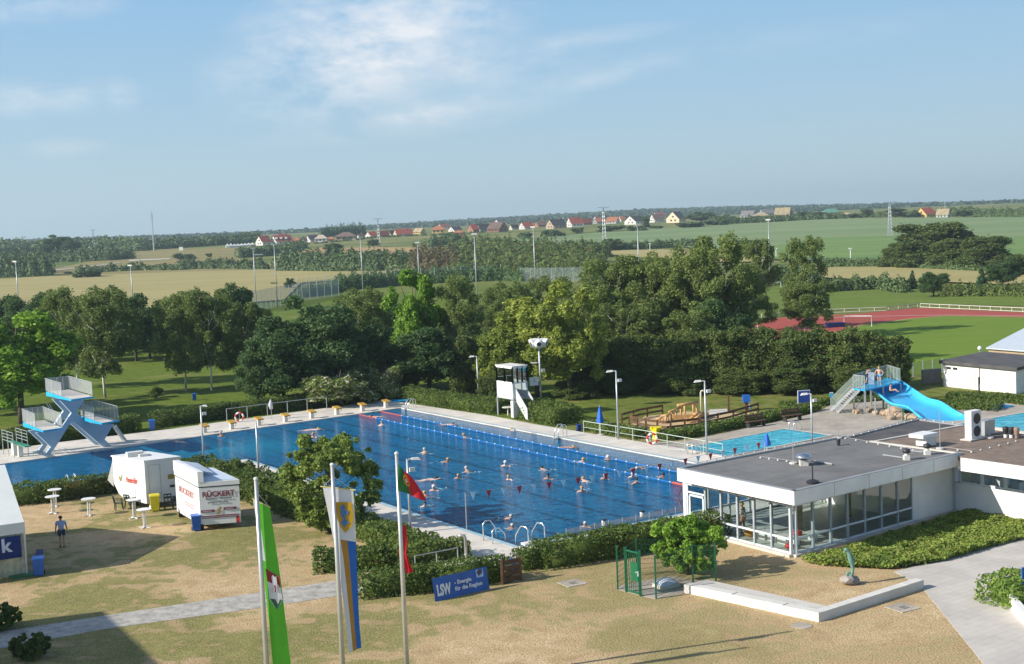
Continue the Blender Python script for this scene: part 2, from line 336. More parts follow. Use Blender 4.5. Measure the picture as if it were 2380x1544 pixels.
def blobs(spots,seed,leaf,n_each,flat=.7,core=True):
    "far-off wood or bush line: many rounded leafy heaps in one mesh; spots are (x,y,z,r,h)"
    rs=np.random.RandomState(seed);S=np.array(spots,dtype=float);V=[]
    k=np.repeat(np.arange(len(S)),n_each);d=rs.randn(len(k),3);d[:,2]=np.abs(d[:,2]);d/=np.linalg.norm(d,axis=1)[:,None]
    bp=1+.14*np.sin(d[:,0]*6+k)+.12*np.sin(d[:,1]*7+k*2.)+.06*rs.randn(len(k))
    c=S[k,:3]+d*bp[:,None]*np.column_stack([S[k,3],S[k,3],S[k,4]])
    nr=d*.6+rs.randn(len(k),3)*.4;nr/=np.linalg.norm(nr,axis=1)[:,None]
    Vq=cards(c,nr,S[k,3]*leaf,rs,1.2);ex=MB()
    if core:
        for s in S: ex.ball((s[0],s[1],s[2]),(s[3]*.86,s[3]*.86,s[4]*.86),8,k=5)
    return Vq,ex
# ---------------------------------------------------------------- ground, fields, pools, paving
def groundmat():
    m,nt,N,L=nodes('turf_and_soil');o=N('ShaderNodeOutputMaterial');b=N('ShaderNodeBsdfPrincipled');b.inputs['Roughness'].default_value=.95;b.inputs['Specular IOR Level'].default_value=.1
    L(b.outputs[0],o.inputs[0]);tc=N('ShaderNodeTexCoord')
    def noise(sc,d=4,dist=0):
        n=N('ShaderNodeTexNoise');n.inputs['Scale'].default_value=sc;n.inputs['Detail'].default_value=d;n.inputs['Distortion'].default_value=dist;L(tc.outputs['Object'],n.inputs['Vector']);return n.outputs['Fac']
    def ramp(f,*st):
        r=N('ShaderNodeValToRGB');e=r.color_ramp.elements
        while len(e)<len(st): e.new(.5)
        for q,(p,c) in zip(e,st): q.position=p;q.color=(list(c) if hasattr(c,'__len__') else [c]*3)+[1]
        L(f,r.inputs[0]);return r.outputs[0]
    def mix(f,a,c,mode='MIX'):
        x=N('ShaderNodeMixRGB');x.blend_type=mode
        for i,v in enumerate((f,a,c)):
            if hasattr(v,'is_linked'): L(v,x.inputs[i])
            else: x.inputs[i].default_value=v if i==0 else list(v)+[1]
        return x.outputs[0]
    def mr(v,a,b_,c=0.,d=1.):
        r=N('ShaderNodeMapRange');L(v,r.inputs[0]);r.inputs[1].default_value=a;r.inputs[2].default_value=b_;r.inputs[3].default_value=c;r.inputs[4].default_value=d;return r.outputs[0]
    def mth(op,a,b2):
        x=N('ShaderNodeMath');x.operation=op;x.use_clamp=True
        for i,v in enumerate((a,b2)):
            if hasattr(v,'is_linked'): L(v,x.inputs[i])
            else: x.inputs[i].default_value=v
        return x.outputs[0]
    sp=N('ShaderNodeSeparateXYZ');L(tc.outputs['Object'],sp.inputs[0])
    big=noise(.11,5,.6);mid=noise(.9,5,.4);fine=noise(9,6);vf=noise(16,7)
    m3=noise(3.2,5,.3)
    dry=ramp(mid,(.3,(.40,.285,.155)),(.5,(.51,.375,.215)),(.7,(.61,.47,.29)))
    grn=ramp(mid,(.3,(.14,.155,.045)),(.7,(.25,.24,.085)))
    # greener to the left, straw to the right
    gx=mr(sp.outputs['X'],-26,18,1.15,.2)
    patch=mr(mth('ADD',big,mr(mid,.3,.7,-.14,.14)),.44,.56,0,1)
    fac=mth('MULTIPLY',patch,mth('ADD',gx,.12))
    front=mix(mth('MULTIPLY',fac,1.15),dry,grn)
    front=mix(mr(m3,.5,.72,0,.6),front,(.37,.28,.15),'MIX')
    front=mix(mr(fine,.45,.65,0,.5),front,(.36,.27,.15),'MIX')
    front=mix(1.,front,ramp(vf,(.36,(.56,.54,.5)),(.5,(1,1,1)),(.64,(1.35,1.33,1.27))),'MULTIPLY')
    lush=ramp(mid,(.25,(.075,.12,.016)),(.6,(.125,.175,.024)),(.8,(.17,.185,.05)))
    back=mix(mr(big,.56,.72,0,.6),lush,(.26,.22,.09));back=mix(1.,back,ramp(m3,(.3,(.75,.75,.7)),(.7,(1.25,1.25,1.2))),'MULTIPLY')
    lx=mr(sp.outputs['X'],2,18,0,.6)
    back=mix(mth('MULTIPLY',lx,mr(mid,.35,.6)),back,(.23,.19,.075))
    c=mix(mr(sp.outputs['Y'],96,112),front,back)
    far=ramp(noise(.02,6,.5),(.35,(.10,.14,.035)),(.5,(.17,.19,.06)),(.65,(.26,.23,.10)))
    c=mix(mr(sp.outputs['Y'],330,420),c,far)
    c=mix(mr(sp.outputs['Y'],1900,2100),c,(.045,.075,.035))
    L(c,b.inputs['Base Color']);bp=N('ShaderNodeBump');bp.inputs['Strength'].default_value=.5;bp.inputs['Distance'].default_value=.06;L(fine,bp.inputs['Height']);L(bp.outputs[0],b.inputs['Normal'])
    return m
ys=list(np.concatenate([[-80,-40],np.arange(0,425,25),np.arange(430,2000,18),np.arange(2000,4000,60),np.arange(4000,9500,400)]))
xs=sorted(set([float(v) for v in np.concatenate([np.arange(-1500,1501,40),np.arange(-6000,-1500,300),np.arange(1800,6001,300)])]))
g=MB();g.v=[(x,y,float(tz(x,y))) for y in ys for x in xs];nx=len(xs)
g.f=[(j*nx+i,j*nx+i+1,(j+1)*nx+i+1,(j+1)*nx+i) for j in range(len(ys)-1) for i in range(nx-1)];g.m=[0]*len(g.f)
struct('ground',g,groundmat())
def sheet(name,pix,mat,off,step=0,**k):
    "field laid on the terrain: outline given by its corners, cut finely so that it follows the ground"
    pts=[G(px,py) for px,py in pix];bm=bmesh.new();vs=[bm.verts.new((p.x,p.y,0)) for p in pts];bm.faces.new(vs)
    ymin=min(p.y for p in pts);ymax=max(p.y for p in pts);xmin=min(p.x for p in pts);xmax=max(p.x for p in pts)
    s=step or max(18,(ymax-ymin)/40)
    def cut(no,lo,hi,st):
        q=lo+st
        while q<hi:
            bmesh.ops.bisect_plane(bm,geom=bm.verts[:]+bm.edges[:]+bm.faces[:],plane_co=(no[0]*q,no[1]*q,0),plane_no=no+(0,));q+=st
    if ymax>425: cut((0,1),ymin,ymax,s);cut((1,0),xmin,xmax,60)
    for v in bm.verts: v.co.z=float(tz(v.co.x,v.co.y))+off
    bm.normal_update()
    for f in bm.faces:
        if f.normal.z<0: f.normal_flip()
    me=bpy.data.meshes.new(name);bm.to_mesh(me);bm.free();me.materials.append(mat);return struct(name,me,mat)
def fieldm(name,c1,c2,sc=.02,rot=.5,st=.25):
    m,nt,N,L=nodes(name);o=N('ShaderNodeOutputMaterial');b=N('ShaderNodeBsdfPrincipled');b.inputs['Roughness'].default_value=.95;b.inputs['Specular IOR Level'].default_value=.05;L(b.outputs[0],o.inputs[0])
    tc=N('ShaderNodeTexCoord');mp=N('ShaderNodeMapping');mp.inputs['Rotation'].default_value=(0,0,rot);mp.inputs['Scale'].default_value=(1,4,1);L(tc.outputs['Object'],mp.inputs[0])
    n=N('ShaderNodeTexNoise');n.inputs['Scale'].default_value=sc;n.inputs['Detail'].default_value=7;L(mp.outputs[0],n.inputs['Vector'])
    n2=N('ShaderNodeTexNoise');n2.inputs['Scale'].default_value=.7;n2.inputs['Detail'].default_value=4;L(tc.outputs['Object'],n2.inputs['Vector'])
    a=N('ShaderNodeMath');a.operation='MULTIPLY_ADD';L(n2.outputs['Fac'],a.inputs[0]);a.inputs[1].default_value=.5;a.inputs[2].default_value=-.25
    d=N('ShaderNodeMath');d.operation='ADD';L(n.outputs['Fac'],d.inputs[0]);L(a.outputs[0],d.inputs[1])
    r=N('ShaderNodeValToRGB');r.color_ramp.elements[0].position=.5-st;r.color_ramp.elements[1].position=.5+st;r.color_ramp.elements[0].color=list(c1)+[1];r.color_ramp.elements[1].color=list(c2)+[1]
    L(d.outputs[0],r.inputs[0]);L(r.outputs[0],b.inputs['Base Color']);return m
WHEAT=fieldm('ripening_barley',(.31,.275,.115),(.40,.345,.16));STUB=fieldm('brown_meadow',(.20,.18,.075),(.31,.26,.12),.03);ORF=fieldm('dry_field',(.36,.24,.11),(.44,.31,.16))
GRNF=fieldm('green_wheat',(.15,.22,.095),(.24,.30,.15),.006,.3);GRN2=fieldm('young_green_wheat',(.12,.21,.07),(.2,.28,.09),.01,.3)
sheet('wheat_field',[(-120,657),(114,644),(245,640),(600,628.5),(800,627),(965,622),(1010,640),(700,660),(660,700),(-120,760)],WHEAT,.35)
sheet('meadow',[(60,640),(190,612),(290,596),(330,585),(520,577),(640,571),(690,575),(640,588),(560,600),(555,625),(600,627.6),(245,639)],STUB,.15)
sheet('dry_field',[(760,597),(797,579),(880,575.5),(975,577),(985,592),(900,600)],ORF,.3)
sheet('dry_field',[(686,596),(690,584),(740,577),(800,574),(760,590)],ORF,.3)
sheet('green_field',[(1000,573.5),(1060,568),(1117,563.5),(1204,556.5),(1313,549),(1446,538),(1600,529.5),(1700,523),(1808,517.5),(1900,512),(2000,509),(2110,507.5),(2430,507),(2430,608),(1900,608),(1790,606),(1700,588),(1560,573),(1340,577)],GRNF,.5)
sheet('green_field',[(1715,588),(1900,556),(2040,552),(2250,552),(2430,556),(2430,606),(1900,606),(1790,604)],GRN2,.62)
sheet('wheat_field',[(1385,592),(1390,584),(1540,582),(1640,590),(1730,596),(1790,611),(1640,612)],WHEAT,.4)
sheet('wheat_field',[(1885,622),(2060,623),(2380,639),(2450,643),(2450,672),(2270,662),(2060,654),(1870,648)],WHEAT,.35)
sheet('road',[(300,606),(395,602),(395,604),(300,608.5)],CONC2,.35)
sheet('road',[(110,630),(200,621),(280,611),(280,613),(200,623.5),(110,633)],PAVER,.35)
sheet('meadow',[(1790,660),(1990,650),(2240,690),(2430,690),(2430,712),(2140,708),(1940,722),(1770,742),(1720,720)],fieldm('rough_green_grass',(.10,.15,.03),(.17,.22,.05),.1),.05)
TRK=M('red_running_track',(.34,.055,.035),.9,.08,.5)
sheet('running_track',[(1560,790),(1700,757),(1786,740),(1908,735),(2000,729),(2043,725),(2134,716),(2230,720),(2440,730),(2440,739),(2300,736),(2195,734.5),(2113,741.5),(1997,757.5),(1900,785)],TRK,.012)
PITCH=fieldm('mown_grass',(.125,.20,.028),(.17,.245,.045),.12,.2,.3)
sheet('sports_pitch',[(1997,757.5),(2113,741.5),(2195,734.5),(2300,736),(2440,739),(2440,868),(2040,872),(1900,785)],PITCH,.012)
LINE=M('line_paint',(.75,.74,.7),.7,.05)
def strip(name,pix,w,mat,z,**k):
    m=MB();pts=[P(*p) for p in pix]
    for a,b in zip(pts,pts[1:]):
        d=(b-a).normalized();n=Vector((-d.y,d.x,0))*w/2;m.add([a-n+Vector((0,0,z)),a+n+Vector((0,0,z)),b+n+Vector((0,0,z)),b-n+Vector((0,0,z))],[(3,2,1,0)])
    return struct(name,m,mat)
strip('track_line',[(1900,739.5),(1960,737.5),(2120,733.5),(2215,732.6),(2380,734.6)],.25,LINE,.02)
strip('track_kerb',[(1890,787),(1997,757.5),(2050,750),(2113,741.5),(2195,734.5),(2300,736),(2440,739)],.3,SAND,.024)
# --- the pools.  O = near corner, U = along the near edge, V = along the length
ZD=.12;ZW=.03
O=P(1205,1270,ZD);U=(P(1900,1129,ZD)-O);UW=U.length;U.normalize();V=(P(575,1067,ZD)-O);V.normalize()
def S(s,t,z=ZD): q=O+U*s+V*t;return Vector((q.x,q.y,z))
def stof(p):
    "pool coordinates of a place"
    q=Vector((p[0]-O.x,p[1]-O.y));a,b,c,d=U.x,V.x,U.y,V.y;D=a*d-b*c;return ((q.x*d-q.y*b)/D,(a*q.y-c*q.x)/D)
def waterm(name,deep,pale,patch=None,lanes=False,rip=.35,sc=1.6,rough=.06):
    m,nt,N,L=nodes(name);o=N('ShaderNodeOutputMaterial');b=N('ShaderNodeBsdfPrincipled');b.inputs['Roughness'].default_value=rough;b.inputs['IOR'].default_value=1.33;b.inputs['Specular IOR Level'].default_value=.14;L(b.outputs[0],o.inputs[0])
    tc=N('ShaderNodeTexCoord');mp=N('ShaderNodeMapping');mp.inputs['Rotation'].default_value=(0,0,.35);mp.inputs['Scale'].default_value=(.55,1.5,1);L(tc.outputs['Object'],mp.inputs[0])
    def no(s,d,dist,src):
        n=N('ShaderNodeTexNoise');n.inputs['Scale'].default_value=s;n.inputs['Detail'].default_value=d;n.inputs['Distortion'].default_value=dist;L(src,n.inputs['Vector']);return n
    w1=no(sc,4,1.2,mp.outputs[0]);w2=no(sc*3.2,3,.8,mp.outputs[0]);big=no(.12,3,.3,tc.outputs['Object'])
    ad=N('ShaderNodeMath');ad.operation='MULTIPLY_ADD';L(w2.outputs['Fac'],ad.inputs[0]);ad.inputs[1].default_value=.4;L(w1.outputs['Fac'],ad.inputs[2])
    bp=N('ShaderNodeBump');bp.inputs['Strength'].default_value=rip;bp.inputs['Distance'].default_value=.25;L(ad.outputs[0],bp.inputs['Height']);L(bp.outputs[0],b.inputs['Normal'])
    r=N('ShaderNodeValToRGB');e=r.color_ramp.elements;e[0].position=.42;e[0].color=list(deep)+[1];e[1].position=.86;e[1].color=list(pale)+[1]
    sm=N('ShaderNodeMath');sm.operation='MULTIPLY_ADD';L(big.outputs['Fac'],sm.inputs[0]);sm.inputs[1].default_value=.25;L(ad.outputs[0],sm.inputs[2]);
    s3=N('ShaderNodeMath');s3.operation='SUBTRACT';L(sm.outputs[0],s3.inputs[0]);s3.inputs[1].default_value=.16;L(s3.outputs[0],r.inputs[0]);col=r.outputs[0]
    if lanes:
        # painted floor lines seen through the moving surface
        at=N('ShaderNodeAttribute');at.attribute_name='st';sp=N('ShaderNodeSeparateXYZ')
        va=N('ShaderNodeVectorMath');va.operation='MULTIPLY_ADD';L(w1.outputs['Color'],va.inputs[0]);va.inputs[1].default_value=(.9,.9,0);L(at.outputs['Vector'],va.inputs[2]);L(va.outputs[0],sp.inputs[0])
        md=N('ShaderNodeMath');md.operation='PINGPONG';s_=N('ShaderNodeMath');s_.operation='ADD';L(sp.outputs['X'],s_.inputs[0]);s_.inputs[1].default_value=.85-.45;L(s_.outputs[0],md.inputs[0]);md.inputs[1].default_value=1.3
        lt=N('ShaderNodeMath');lt.operation='GREATER_THAN';L(md.outputs[0],lt.inputs[0]);lt.inputs[1].default_value=1.14
        y1=N('ShaderNodeMath');y1.operation='LESS_THAN';L(sp.outputs['Y'],y1.inputs[0]);y1.inputs[1].default_value=lanes
        x1=N('ShaderNodeMath');x1.operation='GREATER_THAN';L(sp.outputs['X'],x1.inputs[0]);x1.inputs[1].default_value=.4
        p_=N('ShaderNodeMath');p_.operation='MULTIPLY';L(lt.outputs[0],p_.inputs[0]);L(y1.outputs[0],p_.inputs[1])
        p2=N('ShaderNodeMath');p2.operation='MULTIPLY';L(p_.outputs[0],p2.inputs[0]);L(x1.outputs[0],p2.inputs[1])
        p3=N('ShaderNodeMath');p3.operation='MULTIPLY';L(p2.outputs[0],p3.inputs[0]);p3.inputs[1].default_value=.55
        mx=N('ShaderNodeMixRGB');L(p3.outputs[0],mx.inputs[0]);L(col,mx.inputs[1]);mx.inputs[2].default_value=[v*.4 for v in deep]+[1];col=mx.outputs[0]
    if patch:
        cx,cy,rx,ry,pc=patch;q=N('ShaderNodeMapping');q.inputs['Location'].default_value=(-cx,-cy,0);L(tc.outputs['Object'],q.inputs[0])
        q2=N('ShaderNodeVectorMath');q2.operation='MULTIPLY';q2.inputs[1].default_value=(1/rx,1/ry,0);L(q.outputs[0],q2.inputs[0])
        ln=N('ShaderNodeVectorMath');ln.operation='LENGTH';L(q2.outputs[0],ln.inputs[0])
        l2=N('ShaderNodeMath');l2.operation='MULTIPLY_ADD';L(w1.outputs['Fac'],l2.inputs[0]);l2.inputs[1].default_value=.5;L(ln.outputs['Value'],l2.inputs[2])
        mr=N('ShaderNodeMapRange');L(l2.outputs[0],mr.inputs[0]);mr.inputs[1].default_value=1.45;mr.inputs[2].default_value=.35;mr.inputs[3].default_value=0;mr.inputs[4].default_value=.85
        mx=N('ShaderNodeMixRGB');L(mr.outputs[0],mx.inputs[0]);L(col,mx.inputs[1]);mx.inputs[2].default_value=list(pc)+[1];col=mx.outputs[0]
    L(col,b.inputs['Base Color']);return m
def watersheet(name,pts,mat,z):
    m=MB();m.add([(p.x,p.y,z) for p in pts],[tuple(range(len(pts)))]);o=struct(name,m,mat)
    me=o.data
    if me.polygons[0].normal.z<0: me.flip_normals()
    a=me.attributes.new('st','FLOAT_VECTOR','POINT')
    for i,v in enumerate(me.vertices): s,t=stof(v.co);a.data[i].vector=(s,t,0)
    return o
A_=P(932,948,ZD);FLW=P(-22,1082,ZD);BL=P(42,1138,ZD);IC=P(575,1067,ZD);NRT=S(UW,0)
pc=P(470,1045,0)
W_MAIN=waterm('deep_pool_water',(.002,.07,.185),(.011,.195,.39),(pc.x+2,pc.y,9,5,(.010,.25,.42)),52.,.95,2.1,.1)
watersheet('pool_water',[O,NRT,A_,FLW,BL,IC],W_MAIN,ZW)
def slab(name,pts,mat=CONC,z0=-.25,z1=ZD): m=MB();m.prism([(p.x,p.y) for p in pts],z0,z1);return struct(name,m,mat)
D=lambda px,py:P(px,py,ZD)
out=lambda a,b,w:(b-a).cross(Vector((0,0,1))).normalized()*w
far_o=D(896,930)
slab('pool_deck',[FLW,A_,far_o,D(367,1001),D(147,1027),D(-80,1057),D(-80,1091)])
slab('pool_deck',[BL,FLW,D(-80,1091),D(-80,1160),D(20,1170)])
rr=S(UW,0)+U*6
slab('pool_deck',[NRT,rr,D(1640,1052)+Vector((0,0,0)),D(1500,1029),D(1237,985),D(1145,967),far_o,A_])
WL=5.2
slab('pool_deck',[IC,BL,BL-V*3,IC-V*3-U*WL*0-U*3.0+V*0,S(-WL,0+3),S(-WL,-2),S(0,-2.6),O])
slab('pool_deck',[O,S(0,-2.6),S(30,-2.6),NRT+U*6-V*0])
# overflow lip round the water
LIP=M('pale_blue_tiles',(.34,.5,.56),.4,.1)
def lip(name,a,b,w=.28,z=.128,mat=None):
    d=(b-a).normalized();n=Vector((-d.y,d.x,0))*w;m=MB();m.add([(a.x,a.y,z),(b.x,b.y,z),(b.x+n.x,b.y+n.y,z),(a.x+n.x,a.y+n.y,z)],[(0,1,2,3)])
    o=struct(name,m,mat or LIP)
    if o.data.polygons[0].normal.z<0: o.data.flip_normals()
for a,b in((IC,O),(A_,NRT),(O,NRT)): 
    lip('pool_edge',a,b,-.3 if (a is IC or a is O) else .3)
# second and third pool
BRIGHT=waterm('light_pool_water',(.015,.27,.44),(.16,.66,.78),None,False,.7,1.5)
p2=[D(1588,1043),D(1821,998),D(1926,1013)];p2.append(p2[0]+(p2[2]-p2[1]));p2[3]=p2[0]+(p2[2]-p2[1])*1.0
slab('pavement',[D(1500,1029),D(1640,1052),D(1900,1075),D(2100,1040),D(2420,1010),D(2420,931),D(2290,938),D(2205,958),D(2165,935),D(2120,925),D(1930,942),D(1886,962),D(1820,977),D(1600,1024)],PAVER,-.2,.105)
def pool(name,q,wm):
    c=sum(q,Vector())/len(q);rim=[p+(p-c).normalized()*.42 for p in q]
    m=MB();n=len(q)
    for i in range(n):
        j=(i+1)%n;m.add([(q[i].x,q[i].y,.15),(q[j].x,q[j].y,.15),(rim[j].x,rim[j].y,.15),(rim[i].x,rim[i].y,.15)],[(0,3,2,1)])
        m.add([(rim[i].x,rim[i].y,.15),(rim[j].x,rim[j].y,.15),(rim[j].x,rim[j].y,.1),(rim[i].x,rim[i].y,.1)],[(3,2,1,0)])
    struct('pool_edge',m,CONC2);watersheet('pool_water',q,wm,.125)
pool('small',p2,BRIGHT)
p3=[D(2230,985),D(2290,979),D(2420,955),D(2480,1012),D(2304,991.5),D(2262,1000)]
pool('slide',[D(2215,989),D(2420,953),D(2520,985),D(2460,1030),D(2380,1003),D(2300,991)],BRIGHT)
# paths
PATHM=slabm('path_slabs',(.45,.425,.38),.6,.4,.42,.05,2.0,.012,.5,.62,.75)
struct('path',MB().prism([tuple(P(*q)[:2]) for q in((-60,1478),(0,1470),(240,1432),(600,1378),(784,1350),(856,1352),(870,1374),(856,1375),(600,1414),(240,1463),(0,1508),(-60,1518))],-.1,.014),PATHM)
PLAZA=slabm('plaza_pavers',(.52,.485,.44),1.2,.4,.62,.03,.5,.012,.5,.86,.78)
pl=[tuple(P(*q)[:2]) for q in((2078,1330),(2230,1290),(2460,1232),(2460,1544),(2420,1600),(2330,1600),(2286,1544),(2148,1373),(2116,1349))]
struct('plaza',MB().prism(pl,-.1,.016),PLAZA)
strip('joint_line',[(2100,1339),(2300,1540)],.03,DARK,.021) if 0 else None
# ---------------------------------------------------------------- far woods, hedgerows
def bandspots(line,hpx,rpx,step,rows=1,seed=1,dy=0.):
    rs=random.Random(seed);out_=[]
    for (x0,y0),(x1,y1) in zip(line,line[1:]):
        n=max(1,int(abs(x1-x0)/step))
        for i in range(n):
            for r in range(rows):
                t=(i+rs.random())/n;px=x0+(x1-x0)*t;py=y0+(y1-y0)*t-dy*r
                b=G(px,py);s=1/ppm(b);k=rs.uniform(.65,1.15)
                out_.append((b.x,b.y,b.z-.3,rpx*s*rs.uniform(.8,1.3),hpx*s*k))
    return out_
def band(name,line,hpx,rpx,step,mat,seed=1,rows=1,dy=0,n=260,leaf=.2,**k):
    sp=bandspots(line,hpx,rpx,step,rows,seed,dy);V,ex=blobs(sp,seed,leaf,n)
    o=link(name,quadmesh(name,V,[mat,mat],ex));o['kind']='stuff';return o
L_FOR=leafm('forest_leaves',(.012,.03,.018),(.03,.055,.028),tr=.05)
rs=random.Random(3);sp=[]
for j,y in enumerate(list(range(2050,2600,60))+list(range(2600,3700,75))):
    x=-.42*y-60
    while x<.42*y+60:
        r=rs.uniform(11,17);sp.append((x,y+rs.uniform(-25,25),float(tz(x,y))-5,r,rs.uniform(6.5,9)));x+=r*1.35
VV_,ex=blobs(sp,5,.27,95);o=link('forest',quadmesh('forest',VV_,[L_FOR,L_FOR],ex));o['kind']='stuff'
# nearer woods on the left of the plain
band('woodland',[(-30,596),(90,588),(200,586),(330,583)],18,18,8,L_FAR,2,3,7)
band('woodland',[(330,582),(450,574),(540,568),(600,563)],16,15,9,L_FAR,3,2,7)
band('woodland',[(-30,616),(120,610),(250,606),(300,602)],20,15,8,L_FAR,4,2,6)
band('hedgerow',[(-20,646),(60,643),(112,641)],44,16,7,L_FAR,5,2,6)
band('hedgerow',[(180,636),(260,632),(330,629),(430,628)],18,12,9,L_FAR,6)
band('hedgerow',[(420,626),(520,625),(622,627)],20,13,9,L_FAR,7,2,4)
band('hedgerow',[(555,600),(640,594),(705,582)],22,13,9,L_FAR,8,2,5)
band('plantation',[(745,552),(845,546)],25,7,4,L_CONI,9,2,2,n=160)
band('hedgerow',[(655,630),(760,632),(880,632)],34,17,9,L_FAR,10,3,9)
band('hedgerow',[(880,628),(975,626)],30,15,9,L_FAR,11,3,8)
band('hedgerow',[(965,632),(1065,634)],44,17,10,L_PURP,12,3,8)
band('hedgerow',[(1060,640),(1200,645),(1400,650)],36,20,10,L_HAW,13,5,13)
band('hedgerow',[(1000,574),(1080,568)],22,13,8,L_FAR,14,2,4)
band('hedgerow',[(1340,585),(1440,583),(1560,576),(1620,575)],17,11,8,L_FAR,15,2,4)
band('hedgerow',[(1860,624),(2060,622),(2250,629),(2400,638)],19,11,8,L_FAR,16,2,4)
band('hedgerow',[(1900,680),(2040,672),(2110,682)],28,17,11,L_FAR,17,2,7)
band('hedgerow',[(2195,690),(2310,688),(2400,690)],26,14,9,L_HAW,18,2,7)
band('hedgerow',[(785,676),(880,668),(975,660)],34,16,9,L_DARK,19,2,7)
band('hedgerow',[(700,692),(790,678)],26,15,9,L_DARK,41,1,7)
band('hedgerow',[(975,660),(1165,652),(1220,655)],30,16,9,L_DARK,42,2,9)
band('hedgerow',[(2200,503),(2300,504),(2400,506)],12,9,8,L_FAR,20,3,5)
band('hedgerow',[(1985,506),(2110,505),(2200,505)],10,7,7,L_FAR,21,2,3)
band('hedgerow',[(1640,523),(1800,516),(1960,509)],14,9,9,L_FAR,22,2,3)
band('hedgerow',[(600,577),(760,565),(870,553),(1000,547),(1120,541)],5,6,12,L_FAR,24)
band('hedgerow',[(1700,668),(1790,664),(1900,660)],34,18,12,L_FAR,26,2,10)
# ---------------------------------------------------------------- trees one can tell apart
gb='trees behind the diving tower';gm='trees behind the pool';gr='birches beyond the pool';gh='dark trees walling off the sports field'
T=lambda k,*a,**q: tree(k,*a,**q)
for i,(x,b,t,w,l) in enumerate([(130,800,690,110,'olive tree in the second row behind the left birches, left one'),(395,812,690,110,'dark tree in the second row left of the bin birch'),(275,822,700,100,'dark tree in the second row behind the shaded lawn'),(600,822,715,100,'tree in the second row behind the drooping birch'),
 (460,815,690,100,'dense tree filling the gap between the two slim birches'),(215,812,695,110,'tree in the second row behind the two left birches'),(910,800,700,110,'tree top behind the fresh green one, left side'),(1100,805,705,100,'dark bush-like tree in the centre, behind the bare mast'),(790,800,705,110,'tree top behind the dark clump, right side'),(1350,850,700,130,'tree filling the gap right of the tallest yellow-green maple'),(1230,850,700,120,'tree filling the gap behind the loudspeaker pole'),(1530,880,680,170,'broad olive tree in the heart of the birch row'),(1680,885,690,150,'broad dark tree behind the lamp by the small pool')]):
    T(('dark','haw')[i%2],x,b,t,w,l,group='second row of trees',var=i%3)
T('maple',50,985,715,290,'bright green broad maple at the left edge, behind the diving tower',var=0)
T('maple',-40,960,740,200,'bright green maple cut by the left edge of the view',var=1)
T('dark',5,845,668,120,'dark round tree cut by the left edge, behind the bright maple',group=gb)
T('dark',85,850,672,120,'olive tree between the dark edge tree and the left birches',group=gb)
T('birch',180,905,668,150,'weeping birch just right of the bright maple',var=1,group=gb)
T('birch',245,925,664,150,'weeping birch over the dark lawn shade, right of the top diving platform',group=gb,var=0)
T('dark',318,840,672,120,'dark tree behind the light mast on the left',group=gb)
T('dark',348,835,716,130,'blue-green rounded tree in front, between the two pairs of birches',group=gb,var=1)
T('birch',432,908,678,125,'white-stemmed birch with the blue bin at its foot',group=gb,var=2)
T('birch',492,908,668,115,'slender birch standing right of the bin birch',group=gb,var=0)
T('dark',548,850,646,125,'round-topped tree left of the grey ball fence',group=gb,var=2)
T('birch',572,890,700,120,'drooping birch against the left side of the big dark tree',group=gb,var=1)
T('dark',660,945,735,190,'left crown of the big dark tree clump',group=gm,var=0)
T('dark',735,932,682,205,'tallest dark maple behind the starting blocks',group=gm,var=1)
T('dark',600,950,800,110,'low dark tree leaning over the lawn, left of the dark clump',group=gm,var=2)
T('dark',825,925,735,180,'dark tree right of the tallest dark maple',group=gm,var=2)
T('birch',845,880,668,130,'olive birch showing pale limbs behind the dark clump',group=gm,var=0)
T('maple',968,900,630,155,'fresh green tree rising above the others behind the pool',group=gm,var=2)
T('birch',1055,895,640,120,'thin birch with forked white stem behind the pool',group=gm,var=1)
T('dark',1000,915,756,200,'dark green tree below the fresh green one',group=gm,var=0)
T('haw',915,905,790,130,'brownish-green tree beside the short pool lamp',group=gm,var=1)
T('haw',1100,915,770,130,'brown-tinged tree left of the lifeguard cabin',group=gm,var=2)
T('haw',1150,938,862,90,'low leafy tree directly behind the lifeguard cabin',group=gm,var=0)
T('bright',1250,925,690,250,'broad yellow-green maple behind the loudspeaker pole',var=2,group=gm)
T('bright',1325,930,655,190,'tallest yellow-green maple, right of the loudspeaker pole',var=0,group=gm)
T('bright',1165,930,765,130,'yellow-green maple above the lifeguard cabin',var=1,group=gm)
T('birch',1190,850,655,120,'pale olive birch behind the yellow-green maples',group=gr,var=0)
T('birch',1145,840,668,100,'thin birch on the sports ground left of the yellow-green maples',group=gr,var=1)
T('birch',1290,840,640,120,'birch top between the maples and the grey ball fence',group=gr,var=2)
for i,(x,b,t,w,l) in enumerate([(1425,870,600,150,'first birch right of the yellow-green maples'),(1495,868,590,150,'wide birch with pale forked stem, second of the row'),(1560,868,598,140,'birch left of the tallest one'),
  (1610,866,570,140,'birch close behind the dark wall of trees'),(1660,866,545,160,'tallest birch beyond the pool'),(1715,855,640,140,'short drooping birch under the tallest one'),
  (1460,895,700,150,'low front birch above the dark trees, left'),(1590,895,720,150,'low front birch above the dark trees, middle'),(1385,880,655,130,'birch half hidden behind the yellow-green maple')]):
    T('birch',x,b,t,w,l,group=gr,var=i%3)
T('birch',1762,770,553,92,'single birch with a lollipop crown standing out against the green field',var=1)
T('birch',1740,800,680,110,'weeping lower birch at the end of the row by the red track',var=0)
T('birch',1872,785,548,96,'gappy birch with two tiers of crown beside the red track',var=2)
T('birch',1885,790,650,110,'lower crown hanging over the red track',var=0)
